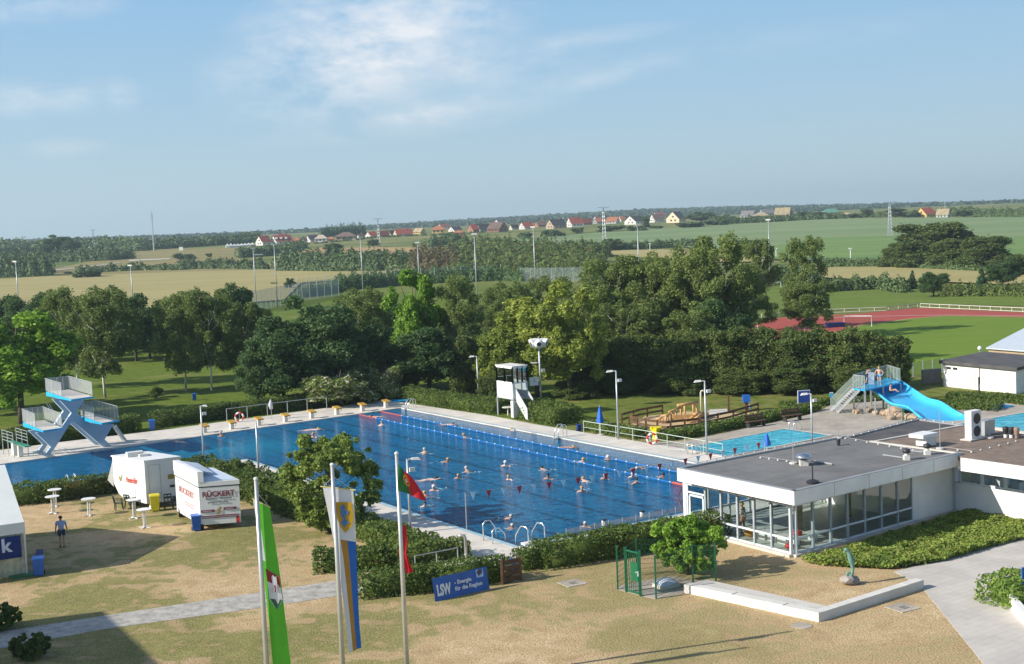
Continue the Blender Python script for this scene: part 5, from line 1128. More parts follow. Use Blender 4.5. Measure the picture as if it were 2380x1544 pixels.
lab=['pale boulder under the slide stairs tower','tan boulder beside the first slide leg','flat boulder left of the green post','large tan boulder below the middle of the slide','brown boulder among the slide legs','round boulder leaning on the grey post','small boulder at the front of the rock pile','highest boulder of the rock pile','boulder between the two green posts','small pale boulder left of the pile','last boulder at the right end of the pile','dark boulder behind the pile']
for i,(x,y,r) in enumerate([(1996,962,.35),(2020,958,.4),(2036,963,.35),(2080,968,.75),(2056,966,.45),(2092,972,.5),(2072,976,.35),(2095,962,.6),(2064,962,.4),(1988,959,.3),(2118,976,.5),(2078,955,.55)]):
    o=link('boulder',rk[i%3],None,P(x,y,.1)+Z3*r*.35,NRS.uniform(0,6));o.scale=(r*1.2,r,r*.75);tag(o,lab[i],'boulder','boulders under the slide')
single('blue_mat',MB().box((0,0,.05),(2.6,1.6,.1),.45),SKYB,'bright blue mat beside the low hedge right of the slide','mat',P(2311,947,.1))
single('sign_post',MB().box((0,0,1.0),(.12,.12,2.0)),DARK,'dark post with small lamp box before the garage building','post',P(2276,931))
t=thing('notice_board','blue notice board in a white frame on two legs by the low hedge','notice board',P(1869,951),UR-.4)
part('frame',MB().box((0,.02,1.05),(1.1,.06,1.1)),WHITE,t);part('panel',MB().box((0,-.03,1.05),(.98,.04,.98)),M('blue_panel',(.02,.07,.35),.5),t)
for x in(-.45,.45): part('leg',MB().tube([(x,.03,0),(x,.03,.6)],.03,6),WHITE,t)
t=thing('marker_post','small light blue marker post left of the slide stairs','post',P(1933,938),0);part('body',MB().box((0,0,.45),(.28,.1,.9)),SKYB,t);part('top',MB().box((0,0,.93),(.3,.12,.05)),WHITE,t)
# ---------------------------------------------------------------- benches, playground
def bench(px,py,label,rz):
    t=thing('park_bench',label,'bench',P(px,py,.105),rz,'brown benches by the small pool')
    part('seat',MB().box((0,0,.45),(1.9,.42,.05)),WOOD,t);bk_=part('backrest',MB().box((0,.25,.68),(1.9,.05,.14)).box((0,.27,.86),(1.9,.05,.14)),WOOD,t)
    for x in(-.75,.75): part('leg',MB().box((x,.02,.22),(.07,.4,.44)).box((x,.26,.66),(.06,.05,.5)),DARK,t)
bench(1757,992,'brown wooden bench nearer to the playground fence',UR-.08);bench(1842,978,'brown wooden bench nearer to the blue notice board',UR-.08)
struct('sand',MB().prism([tuple(P(*q)[:2]) for q in((1470,985),(1500,968),(1600,957),(1690,962),(1760,958),(1755,968),(1640,996),(1590,1001),(1500,1000))],-.1,.02),SAND)
struct('paving',MB().prism([tuple(P(*q)[:2]) for q in((1640,962),(1650,953),(1690,951),(1692,960),(1672,966))],-.1,.03),CONC2)
b=P(1560,985);t=thing('climbing_frame','climbing frame of fresh pine logs rising in steps in the sand pit','climbing frame',b)
def px3(px,py,z): return P(px,py,z)-b
def log(a,c,r,name): part(name,MB().tube([a,c],r,8),WOODL,t,True)
for i,(x,y,hh) in enumerate([(1527,985,.5),(1535,983,.8),(1548,984,1.1),(1553,982,1.2),(1561,981,1.3),(1566,979,1.4),(1572,977,1.5),(1583,972,1.9),(1612,968,1.9),(1620,968,1.8),(1592,968,1.6),(1540,986,.7)]):
    q=P(x,y)-b;log(q,q+Z3*hh*.6,.085,'post')
for (x0,y0,z0),(x1,y1,z1),r in [((1576,975,1.9),(1622,967,1.9),.2),((1556,981,1.35),(1582,973,1.5),.16),((1536,983,.85),(1560,982,1.2),.15),((1525,985,.5),(1540,984,.8),.14),((1596,985,.3),(1628,975,1.0),.16),((1594,983,.5),(1612,984,.25),.13),((1614,984,.4),(1635,974,.9),.18)]:
    log(P(x0,y0)-b+Z3*z0*.6,P(x1,y1)-b+Z3*z1*.6,r*.62,'beam')
m=MB()
q=P(1588,981)-b;m.box((q.x,q.y,.3),(1.7,.16,.6),.1);q=P(1628,974)-b;m.box((q.x,q.y,.27),(1.2,.7,.54),.5);part('panel',m,WOODL,t)
def woodfence(pix,n,label,h=.8,z=0):
    pts=[P(*q) for q in pix];o=pts[0];t=thing('wooden_fence',label,'fence',o);pts=[p-o for p in pts]
    for a,c in zip(pts,pts[1:]):
        part('rail',MB().bar(a+Z3*h*.95,c+Z3*h*.95,.06,.18),WOOD,t);part('rail',MB().bar(a+Z3*h*.45,c+Z3*h*.45,.06,.16),WOOD,t)
    L_=[(pts[i+1]-pts[i]).length for i in range(len(pts)-1)];pm=MB().box((0,0,h*.55),(.14,.14,h*1.1)).data('post',WOOD)
    for k in range(n):
        s=sum(L_)*k/(n-1);i=0
        while i<len(L_)-1 and s>L_[i]: s-=L_[i];i+=1
        link('post',pm,t,lerp(pts[i],pts[i+1],s/L_[i]))
woodfence([(1463,990),(1508,1000),(1550,1004),(1625,996)],7,'brown plank fence in front of the sand pit')
woodfence([(1629,994),(1695,980),(1762,960)],5,'brown plank fence running up the right side of the sand pit')
woodfence([(1446,985),(1485,974),(1540,964)],4,'dark plank fence behind the sand pit on the left')
b=P(1630,960);h=HT(b,908);single('water_pipe',MB().tube([(0,0,0),(0,0,h-.2),(.05,0,h-.05),(.2,0,h),(.32,0,h-.12)],.08,8),M('cream_pipe',(.6,.55,.42),.5),'tall cream pipe with hooked top beside the climbing frame','pipe',b,smooth=True)
single('post',MB().box((0,0,.75),(.16,.16,1.5)),WOOD,'lone brown post right of the pale play paving','post',P(1694,960))
# ---------------------------------------------------------------- lettering helper
def letters(txt,size,mat,parent,loc,rot,name='lettering',bold=.012,shear=0.,align='LEFT',depth=.004,sx=1.,maxw=None):
    cu=bpy.data.curves.new('txt','FONT');cu.body=txt;cu.size=size;cu.offset=bold*size;cu.shear=shear;cu.extrude=depth;cu.align_x=align;cu.resolution_u=3
    o=bpy.data.objects.new('txt',cu);COL.objects.link(o);bpy.context.view_layer.update()
    me=bpy.data.meshes.new_from_object(o.evaluated_get(bpy.context.evaluated_depsgraph_get()));COL.objects.unlink(o);bpy.data.objects.remove(o)
    me.materials.clear();me.materials.append(mat)
    if maxw:
        xs_=[v.co.x for v in me.vertices];sx=maxw/(max(xs_)-min(xs_))
    l=link(name,me,parent);l.location=loc;l.rotation_euler=rot;l.scale=(sx,1,1);return l
HP=math.pi/2
DRED=M('dark_red_lettering',(.20,.012,.03),.5,.05);REDL=M('red_lettering',(.6,.06,.03),.5,.05);WHL=M('white_lettering',(.75,.77,.8),.6,.05);BLKL=M('black_lettering',(.02,.02,.02),.5,.05)
LACQ=M('white_lacquer',(.74,.75,.74),.35,.05,.7)
# two trailers: near corner c, left face along lv, front face along fv
def frame(cpx,lpx,fpx,topy,cl):
    c=P(*cpx);h=HT(c,topy);return c,h
# trailer one (beer trailer)
c=P(342,1184);H=HT(c,1073);tl=P(263.6,1060.7,H);tr_=P(421.4,1062.9,H);tc_=P(337.9,1072.9,H)
lv=(tl-tc_);fv=(tr_-tc_);lw,fw=lv.length,fv.length;lv.normalize();fv.normalize();lv.z=fv.z=0
t=thing('beer_trailer','white beverage trailer with red script and rounded vent box on its roof','trailer',c)
K0=lambda a,b_,z:lv*a+fv*b_+Z3*z
m=MB();z0=.42
# side with slanted lower left corner
sidep=[(0,z0-.08),(lw*.72,z0),(lw*.86,z0+.22),(lw,z0+.85),(lw,H),(0,H)]
V_=[K0(a,0,z) for a,z in sidep]+[K0(a,fw,z) for a,z in sidep];n=len(sidep)
m.add(V_,[tuple(range(n)),tuple(range(2*n-1,n-1,-1))]+[(i,i+n,(i+1)%n+n,(i+1)%n) for i in range(n)]);part('body',m,LACQ,t)
m=MB();q=[K0(-.06,-.06,H),K0(lw+.05,-.06,H),K0(lw+.05,fw+.05,H),K0(-.06,fw+.05,H)];m.prism([tuple(v[:2]) for v in q],H-.02,H+.06);part('roof',m,WHITE,t)
m=MB();v=K0(lw*.62,fw*.30,H+.06);m.box((v.x,v.y,v.z+.14),(1.0,.55,.28),math.atan2(fv.y,fv.x));v2=K0(lw*.5,fw*.42,H+.06);m.box((v2.x,v2.y,v2.z+.08),(.5,.4,.16),math.atan2(fv.y,fv.x));part('roof_vent',m,OFFW,t)
m=MB();m.add([K0(lw+.01,0,H*.9),K0(lw+.55,-.1,z0+1.0),K0(lw+.05,0,z0+.6),K0(lw+.01,fw*.9,H*.9),K0(lw+.55,fw*.9,z0+1.0)],[(0,1,2),(0,3,4,1),(2,1,0),(1,4,3,0)]);part('open_flap',m,LACQ,t)
wl=MB()
for a in(lw*.42,lw*.6): 
    v=K0(a,.1,.33);w=part('wheel',MB().tube([K0(a,.08,.33),K0(a,.3,.33)],.33,14),BLACKR,t)
m=MB();v=K0(0,fw*.78,.35);m.box((v.x,v.y,.45),(.3,.4,.3));part('hitch',m,DARK,t)
rotL=(HP,0,math.atan2(-lv.y,-lv.x));rotF=(HP,0,math.atan2(fv.y,fv.x))
nL=Vector((lv.y,-lv.x,0));nL=nL if nL.dot(fv)<0 else -nL
nF=-lv
letters('Hasseröder',.52,REDL,t,K0(lw*.6,0,H*.50)+nL*.02,(HP,math.radians(0),math.atan2(-lv.y,-lv.x)),shear=.2,maxw=lw*.36)
m=MB();bb=K0(lw*.78,0,H*.52)+nL*.02
def tri(pts,mt_,name): mm=MB();mm.add([bb+(-lv)*a+Z3*z for a,z in pts],[tuple(range(len(pts)))]);part(name,mm,mt_,t)
tri([(-.05,-.1),(.12,-.05),(.22,.2),(.30,.42),(.2,.36),(.1,.2),(0,.12),(-.15,.3),(-.2,.25)],M('olive_emblem',(.25,.25,.06),.6),'emblem')
m=MB();v=K0(0,fw*.72,H*.62)+nF*.02;m.box((v.x,v.y,v.z),(.42,.05,.28),math.atan2(fv.y,fv.x));part('side_sign',m,M('olive_sign',(.3,.22,.03),.6),t)
m=MB();v=K0(0,fw*.73,H*.42)+nF*.02;m.box((v.x,v.y,v.z),(.3,.05,.13),math.atan2(fv.y,fv.x));part('side_vent',m,DARK,t)
single('paper_roll',MB().tube([(0,0,0),(0,0,2.35)],.26,16),WHITE,'tall white cylinder standing behind the yellow bin','cylinder',P(357,1180),smooth=False)
for u0,u1,z0_,z1_ in((.1,.42,.12,.9),):
    for a,c_ in(((u0,z0_),(u0,z1_)),((u1,z0_),(u1,z1_)),((u0,z1_),(u1,z1_)),((u0,z0_),(u1,z0_))):
        p_,q_=K0(0,fw*a[0],H*a[1]+.3*(1-a[1]))-lv*.012,K0(0,fw*c_[0],H*c_[1]+.3*(1-c_[1]))-lv*.012;part('door_joint',MB().bar(p_,q_,.022,.022),GREYM,t)
for u in(.33,.66): p_=K0(lw*u,-.012,z0+.1);part('panel_joint',MB().bar(p_+Vector((0,0,.1)),K0(lw*u,-.012,H),.018,.018),OFFW,t)
# trailer two
c=P(468,1234);H=HT(c,1122);tl=P(406,1094,H);tr_=P(555,1115,H);tc_=P(461.4,1122,H)
lv=(tl-tc_);fv=(tr_-tc_);lw,fw=lv.length,fv.length;lv.normalize();fv.normalize();lv.z=fv.z=0
t=thing('sales_trailer','white butcher sales trailer lettered in dark red, its roof hatch folded up','trailer',c)
z0=.32;m=MB();q=[K0(0,0,0),K0(lw,0,0),K0(lw,fw,0),K0(0,fw,0)];m.prism([tuple(v[:2]) for v in q],z0,H-.32);part('body',m,LACQ,t)
m=MB();m.prism([tuple((v-(K0(lw/2,fw/2,0))*-.0)[:2]) for v in q],H-.32,H-.25);part('roof_seal',m,BLKL,t)
m=MB();q2=[K0(-.03,-.03,0),K0(lw+.03,-.03,0),K0(lw+.03,fw+.03,0),K0(-.03,fw+.03,0)];m.prism([tuple(v[:2]) for v in q2],H-.25,H);part('roof',m,WHITE,t)
m=MB();m.prism([tuple(v[:2]) for v in(K0(.12,.3,0),K0(lw-.12,.3,0),K0(lw-.12,fw-.12,0),K0(.12,fw-.12,0))],H,H+.05)
part('roof_panel',m,M('pale_blue_panel',(.55,.63,.72),.4,.05),t)
m=MB();m.prism([tuple(v[:2]) for v in(K0(-.05,-.05,0),K0(lw+.05,-.05,0),K0(lw+.05,.28,0),K0(-.05,.28,0))],H+.002,H+.62);m.bar(K0(.5,.35,H+.55),K0(lw-.2,1.3,H+.16),.9,.05) if 0 else None
part('folded_hatch',m,WHITE,t)
m=MB();m.add([K0(lw*.35,.25,H+.5),K0(lw*1.0,.25,H+.6),K0(lw*1.0,fw*.62,H+.35),K0(lw*.35,fw*.62,H+.2)],[(0,1,2,3),(3,2,1,0)]);part('hatch_lid',m,M('pale_blue_lid',(.6,.67,.75),.4,.05),t)
nL=Vector((lv.y,-lv.x,0));nL=nL if nL.dot(fv)<0 else -nL;nF=-lv;nF=-lv
# which way do the faces look: left face is spanned by lv, front face by fv
nleft=Vector((-fv.x,-fv.y,0));nfront=Vector((-lv.x,-lv.y,0))
for a in(.3,lw-.3): part('wheel',MB().tube([K0(a,.02,.3),K0(a,.24,.3)],.3,14),BLACKR,t)
part('wheel',MB().tube([K0(lw*.3,-.03,.3),K0(lw*.3,.2,.3)],.3,14),BLACKR,t)
fz=H-.36
letters('RÜCKERT',.42,DRED,t,K0(0,fw*.07,fz-.5)+nfront*.03,rotF if 0 else (HP,0,math.atan2(fv.y,fv.x)),bold=.03,maxw=fw*.80)
letters('Fleischwaren · Wurstwaren',.14,BLKL,t,K0(0,fw*.15,fz-.68)+nfront*.03,(HP,0,math.atan2(fv.y,fv.x)),maxw=fw*.64)
letters('aus eigener Herstellung',.14,BLKL,t,K0(0,fw*.2,fz-.88)+nfront*.03,(HP,0,math.atan2(fv.y,fv.x)),maxw=fw*.50)
letters('RÜCKERT',.5,M('faded_red_lettering',(.5,.2,.2),.6),t,K0(lw*.84,0,fz-.75)+nleft*.03,(HP,0,math.atan2(-lv.y,-lv.x)),maxw=lw*.62)
def stripe(s0,s1,z,h,mt_,name='stripe',face='f'):
    m=MB()
    if face=='f': a,b=K0(0,fw*s0,z)+nfront*.02,K0(0,fw*s1,z)+nfront*.02
    else: a,b=K0(lw*s0,0,z)+nleft*.02,K0(lw*s1,0,z)+nleft*.02
    m.bar(a,b,.02,h);part(name,m,mt_,t)
stripe(.02,.36,fz-1.32,.13,DRED);stripe(.58,.9,fz-1.24,.13,DRED);stripe(.03,.96,fz-1.62,.05,DRED);stripe(.03,.96,fz-1.72,.035,DRED);stripe(.88,.95,fz-1.95,.42,DRED)
letters('Party-Service',.09,WHL,t,K0(0,fw*.06,fz-1.35)+nfront*.045,(HP,0,math.atan2(fv.y,fv.x)));letters('Partyservice',.09,WHL,t,K0(0,fw*.62,fz-1.27)+nfront*.045,(HP,0,math.atan2(fv.y,fv.x)))
m=MB();v=K0(0,fw*.46,fz-1.33)+nfront*.03
m.add([v+fv*a+Z3*z for a,z in((-.16,-.2),(.02,-.24),(.14,-.1),(.12,.05),(.2,.16),(.08,.24),(-.02,.12),(-.12,.06),(-.05,-.06))],[tuple(range(9))]);part('emblem',m,M('brown_emblem',(.38,.26,.12),.6),t)
stripe(.24,.62,fz-1.2,.06,M('faded_stripe',(.55,.3,.3),.6),face='l');stripe(.24,.62,fz-1.34,.06,bpy.data.materials['faded_stripe'],face='l')
m=MB();v=K0(lw*.0,fw*.95,1.2)+nfront*.0;part('marker_lamp',MB().box(tuple(K0(-.03,fw*.94,.5)),(.12,.06,.2)),RED,t)
# bar tables and garden chairs
def bartable(px,py,ty,label,rz):
    b=P(px,py);t=thing('bar_table',label,'table',b,rz,'white standing tables on the grass');h=HT(b,ty)
    part('table_top',MB().lathe([(.38,h-.04),(.43,h-.03),(.43,h)],n=20),WHITE,t)
    part('column',MB().tube([(.06,0,.05),(.06,0,h-.04)],.045,8).tube([(-.06,0,.05),(-.06,0,h-.04)],.045,8),OFFW,t)
    m=MB()
    for k in range(4): a=k*HP+.4;m.bar((0,0,.05),(.36*math.cos(a),.36*math.sin(a),.03),.08,.05)
    part('foot',m,OFFW,t)
bartable(129,1177,1137.5,'rear white standing table close to the low hedge',.2);bartable(124,1194,1153.5,'white standing table directly in front of the rear one',.5)
bartable(208,1199,1159,'white standing table alone on the grass, left of the trailers',.1);bartable(313,1205,1161,'white standing table at the corner of the beverage trailer',.4);bartable(337,1227,1183.5,'front white standing table, nearest to the tent shadow',.9)
def chair(px,py,rz,label,mt_):
    t=thing('garden_chair',label,'chair',P(px,py),rz,'plastic chairs by the trailers')
    part('seat',MB().box((0,0,.44),(.5,.46,.04)),mt_,t);part('backrest',MB().bar((-.2,.24,.45),(-.22,.33,.9),.05).bar((.2,.24,.45),(.22,.33,.9),.05).bar((-.22,.33,.88),(.22,.33,.88),.04,.08).bar((-.21,.29,.7),(.21,.29,.7),.03,.12).bar((0,.25,.45),(0,.33,.88),.1,.03),mt_,t)
    for x in(-1,1):
        part('armrest',MB().bar((x*.27,-.2,.66),(x*.25,.28,.68),.06,.04).bar((x*.27,-.2,.44),(x*.27,-.2,.66),.04),mt_,t)
        for y in(-.2,.2): part('leg',MB().bar((x*.22,y,.44),(x*.27,y*1.2,0),.05),mt_,t)
DG=M('dark_green_plastic',(.02,.045,.035),.45)
chair(277,1185,2.0,'dark green garden chair left of the beverage trailer',DG);chair(304,1181,2.6,'dark green garden chair behind the standing table at the trailer corner',DG);chair(393,1184,.4,'dark garden chair between the trailers',DG)
single('rucksack',MB().box((0,0,.2),(.3,.2,.4)),M('grey_bag',(.2,.22,.25),.7),'grey object standing on the chair arm at the trailer corner','bag',P(313,1181)+Z3*.46) if 0 else None
# ---------------------------------------------------------------- white tent at the left
N_=P(60,1337);F_=P(220,1226)-Vector((5.2,1.6,0));F_.z=0;wv=(F_-N_);WT=wv.length;wv.normalize();lu=Vector((-wv.y,wv.x,0))
lu=lu if lu.x<0 else -lu
t=thing('party_tent','white party tent with pitched roof and blue banner at the left edge','tent',N_);E_=2.75;AP=4.95;LT=7.
Kt=lambda a,b_,z:lu*a+wv*b_+Z3*z
TENTC=M('tent_canvas',(.72,.74,.70),.7,.04,1.);TENTY=M('striped_tent_wall',(.55,.52,.36),.7,.25,3.)
m=MB();m.add([Kt(-.08,-.12,E_),Kt(LT,-.12,E_),Kt(LT,WT/2,AP),Kt(-.08,WT/2,AP)],[(0,1,2,3)]);m.add([Kt(-.08,WT+.12,E_),Kt(LT,WT+.12,E_),Kt(LT,WT/2,AP),Kt(-.08,WT/2,AP)],[(3,2,1,0)]);part('roof',m,TENTC,t)
m=MB();m.add([Kt(-.02,0,E_),Kt(-.02,WT,E_),Kt(-.02,WT/2,AP-.05)],[(0,1,2)]);part('gable',m,TENTC,t)
m=MB();m.add([Kt(0,0,0),Kt(0,WT,0),Kt(0,WT,E_),Kt(0,0,E_)],[(0,1,2,3)]);part('wall',m,TENTC,t)
# front wall with vertical folds
m=MB();n=46;V_=[]
for k in range(n+1): q=Kt(LT*k/n,(.04 if k%2 else -.02),0);V_+= [q+Z3*.03,q+Z3*(E_-.05)]
m.add(V_,[(2*k,2*k+1,2*k+3,2*k+2) for k in range(n)]);part('front_wall',m,TENTY,t)
m=MB();m.add([Kt(-.05,-.13,E_),Kt(LT,-.13,E_),Kt(LT,-.15,E_-.55),Kt(-.05,-.15,E_-.55)],[(0,1,2,3)]);part('valance',m,TENTC,t)
part('corner_pole',MB().tube([Kt(-.06,-.06,0),Kt(-.06,-.06,E_)],.05,8),WHITE,t)
m=MB();m.prism([tuple(v[:2]) for v in(Kt(-.6,-.5,0),Kt(.8,-.5,0),Kt(.8,.1,0),Kt(-.6,.3,0))],0,.1);part('ground_mat',m,M('green_tarpaulin',(.03,.16,.05),.6),t)
bn=thing('banner','dark blue banner on the tent front ending in a white letter k','banner',N_+Kt(.15,-.19,1.0));m=MB();m.add([(0,0,0),tuple(lu*4.2),tuple(lu*4.2+Z3*1.12),(0,0,1.12)],[(0,1,2,3),(3,2,1,0)]);part('cloth',m,M('navy_banner',(.012,.05,.30),.5),bn)
letters('k',.95,M('pale_lettering',(.6,.68,.8),.6),bn,(lu*.95+wv*-.02+Z3*.38),(HP,0,math.atan2(-lu.y,-lu.x)),bold=.03)
bk2=single('blue_board',MB().add([(0,0,.1),(.1,.9,.1),(.1,.9,1.0),(.05,.3,1.15),(0,0,.8),(.04,0,.1),(.14,.9,.1),(.14,.9,1.0),(.09,.3,1.15),(.04,0,.8)],[(0,1,2,3,4),(9,8,7,6,5),(0,5,6,1),(1,6,7,2),(2,7,8,3),(3,8,9,4),(4,9,5,0)]),M('navy_board',(.015,.05,.25),.5),'dark blue board leaning between the tent and the blue wheelie bin','board',N_+Vector((.35,.4,0)))
# ---------------------------------------------------------------- near wall, fence, gate
b=P(1591,1378);t=thing('low_wall','low L-shaped wall of pale concrete blocks around the statue lawn','wall',b)
c0_=P(1903,1446.5)-b;c1_=P(2147.7,1368.5)-b;hw=.38;dl=(c0_).normalized();il=Vector((-dl.y,dl.x,0));dr=(c1_-c0_).normalized();ir=Vector((-dr.y,dr.x,0))
WB=M('pale_wall_blocks',(.62,.60,.55),.85,.06,1.5,.1)
nb_=8
for k in range(nb_):
    p0,p1=c0_*(k/nb_),c0_*((k+1)/nb_)-dl*.012;st_=.05*(k%2==0);m=MB();m.prism([tuple(v[:2]) for v in(p0-il*st_*.6,p1-il*st_*0,p1+il*.42,p0+il*.42)],-.1,hw+.012*(k%3));part('block',m,WB,t)
nb_=6
for k in range(nb_):
    p0,p1=lerp(c0_,c1_,k/nb_)+(dr*.0),lerp(c0_,c1_,(k+1)/nb_)-dr*.012;m=MB();m.prism([tuple(v[:2]) for v in(p0,p1,p1+ir*.42,p0+ir*.42)],-.1,hw+.004+.003*k);part('block',m,WB,t)
struct('terrace_paving',MB().prism([tuple(v[:2]) for v in(b+il*.425,b+c0_+il*.425-dl*.0,b+c0_+il*1.15-dl*.15,b+il*1.35+dl*.2)],-.1,hw-.03),CONC2)
struct('path',MB().prism([tuple(P(*q)[:2]) for q in((1438,1372),(1522,1393),(1588,1381),(1600,1372),(1628,1352),(1560,1338),(1440,1362))],-.1,.012),PAVER)
t=thing('skylight','pale blue dome skylight on a white curb inside the green fence','skylight',P(1549,1364));part('curb',MB().box((0,0,.08),(1.0,.8,.16),.5),CONC2,t)
part('dome',MB().add([(math.cos(.5)*x-math.sin(.5)*y,math.sin(.5)*x+math.cos(.5)*y,.16+.26*max(0,(1-(2*x/.95)**2)*(1-(2*y/.75)**2))**.6) for x in np.linspace(-.475,.475,11) for y in np.linspace(-.375,.375,9)],[(i*9+j,(i+1)*9+j,(i+1)*9+j+1,i*9+j+1) for i in range(10) for j in range(8)]),M('dome_plastic',(.5,.56,.66),.25,.08),t,True)
GMESH=netm('green_wire_mesh',(.02,.10,.05),.22)
fpt=[(1436,1370),(1482,1322),(1665,1356)]
def gf(pix,tops,label):
    pts=[P(*q) for q in pix];o=pts[0];t=thing('mesh_fence',label,'fence',o)
    for p,ty in zip(pts,tops): part('post',MB().box((p.x-o.x,p.y-o.y,HT(p,ty)/2),(.07,.07,HT(p,ty))),GREENP,t)
    h=min(HT(p,ty) for p,ty in zip(pts,tops))-.05;g=MB();w=MB()
    for a,c in zip(pts,pts[1:]):
        a,c=a-o,c-o;g.add([a+Z3*.05,c+Z3*.05,c+Z3*h,a+Z3*h],[(0,1,2,3)])
        for k in range(8): z=.1+(h-.12)*k/7;w.bar(a+Z3*z,c+Z3*z,.012)
    part('mesh',g,GMESH,t);part('wires',w,GREENP,t)
gf([(1436,1370),(1481,1338),(1600,1330)],[1268,1252,1245],'green wire fence behind the gate enclosure')
gf([(1525,1392),(1611,1358),(1664,1356)],[1291,1265,1262],'green wire fence with three posts at the low wall corner')
ga,gb_=P(1456,1376),P(1489,1386);t=thing('garden_gate','green metal gate with bars and a solid middle panel','gate',ga);H=HT(ga,1272);gd=gb_-ga;gn=gd.normalized();rz=math.atan2(gd.y,gd.x)
for q in(Vector(),gd): part('post',MB().box((q.x,q.y,H/2),(.11,.11,H)),GREENP,t)
lf=MB();lf.bar(gn*.1+Z3*.1,gd-gn*.1+Z3*.1,.05,.06).bar(gn*.1+Z3*(H-.12),gd-gn*.1+Z3*(H-.12),.05,.06)
for k in range(7): q=lerp(gn*.1,gd-gn*.1,k/6);lf.bar(q+Z3*.1,q+Z3*(H-.12),.03)
l_=part('leaf',lf,GREENP,t);m=MB();m.bar(lerp(gn*.1,gd,.3)+Z3*1.05,gd-gn*.12+Z3*1.05,.04,.85);part('panel',m,GREENP,l_);q=lerp(Vector(),gd,.85);part('handle',MB().box((q.x,q.y-.06,1.0),(.05,.05,.22)).box((q.x-.06,q.y-.08,1.08),(.14,.03,.03)),WHITE,l_)
# brown gate and blue banner in the hedge
a,b_=P(1167,1359),P(1211,1349);t=thing('wooden_gate','dark brown wooden gate between the banner hedge and the long hedge','gate',a);d=b_-a;h=HT(a,1306)
for q in(Vector(),d): part('post',MB().box((q.x,q.y,h/2+.05),(.12,.12,h+.1)),WOOD,t)
for z in(.15,.42,.68,.95): part('board',MB().bar(d*.03+Z3*(h*z*.95+.02),d*.97+Z3*(h*z*.95+.02),.05,h*.2),WOOD,t)
single('blue_sack',MB().ball((0,0,.0),(.55,.4,.35),12,k=7),BLUEP,'bright blue bundle lying behind the brown wooden gate','bundle',P(1184,1318,ZD)+Z3*.1,smooth=True)
a,b_=P(1011,1399),P(1138,1369);d=b_-a;h1=HT(a,1353);t=thing('banner','blue advertising banner hung on the squared hedge','banner',a);h=1.02
BNB=M('banner_blue',(.03,.12,.42),.5,.12,1.2);m=MB();nx_=14;V_=[]
up_=Z3*h+Vector((-d.y,d.x,0)).normalized()*.18
for i in range(nx_+1):
    for j in range(5):
        u,v_=i/nx_,j/4.;V_.append(d*u+up_*v_+Vector((-d.y,d.x,0)).normalized()*-.03*math.sin(u*9+v_*3))
m.add(V_,[(i*5+j,(i+1)*5+j,(i+1)*5+j+1,i*5+j+1) for i in range(nx_) for j in range(4)]);part('cloth',m,BNB,t,True)
nb2=-Vector((-d.y,d.x,0)).normalized();tilt=math.atan2(.18,h);L_=d.length
def bl(txt,s,u,v_,mw,sx=1,bold=.03): letters(txt,s,WHL,t,d*u+up_*v_+nb2*.06,(HP-tilt,0,math.atan2(d.y,d.x)),maxw=mw,bold=bold)
bl('LSW',.66,.05,.24,L_*.25,bold=.05);bl('- Energie',.25,.37,.56,L_*.31);bl('für die Region',.25,.37,.28,L_*.50)
m=MB();p=d*.78+up_*.62+nb2*.05;m.add([p+d.normalized()*x+up_.normalized()*y for x,y in((0,0),(.4,0),(.4,.36),(0,.36))],[(0,1,2,3)]);part('picture_field',m,M('pale_field',(.35,.5,.75),.6),t)
m=MB();p=d*.79+up_*.68+nb2*.055;m.add([p+d.normalized()*x+up_.normalized()*y for x,y in((.1,0),(.3,.1),(.34,.28),(.15,.3),(0,.2),(.05,.1))],[tuple(range(6))]);part('picture_shape',m,M('dark_picture',(.08,.06,.09),.6),t)
# statue
b=P(1977,1360);t=thing('seahorse_statue','green bronze seahorse statue standing on a rounded boulder','statue',b);h=HT(b,1276)
bo=part('boulder',rockmesh(9),None,t);bo.data.materials.clear();bo.data.materials.append(GRAN);bo.scale=(.5,.42,.27);bo.location=(0,.05,.2)
BRZ=M('green_bronze',(.13,.27,.22),.6,.3,8.,.2);hb=h-.38
cr=[(-.02,0,.36),(.02,0,.42),(.09,0,.38+hb*.12),(.11,0,.38+hb*.3),(.07,0,.38+hb*.5),(.01,0,.38+hb*.68),(-.04,0,.38+hb*.84),(-.1,0,.38+hb*.95),(-.17,0,.38+hb*.99),(-.23,0,.38+hb*.93)]
part('body',MB().tube([Vector(p) for p in cr],[.06,.07,.07,.08,.11,.13,.095,.08,.1,.07],10).tube([(-.2,0,.38+hb*.95),(-.3,0,.38+hb*.85)],[.05,.025],8),BRZ,t,True)
part('tail',MB().tube([(-.02,0,.4)]+[(-.1+.09*math.cos(a*.6-.2)*(1-a*.06),0,.5+.09*math.sin(a*.6-.2)*(1-a*.06)) for a in range(11)],[.05]*6+[.04]*3+[.03]*3,8),BRZ,t,True)
part('fin',MB().add([(.12,-.01,.38+hb*.45),(.24,0,.38+hb*.6),(.12,0,.38+hb*.75),(.12,.02,.38+hb*.45),(.24,.01,.38+hb*.6),(.12,.02,.38+hb*.75)],[(0,1,2),(5,4,3),(0,3,4,1),(1,4,5,2)]),BRZ,t)
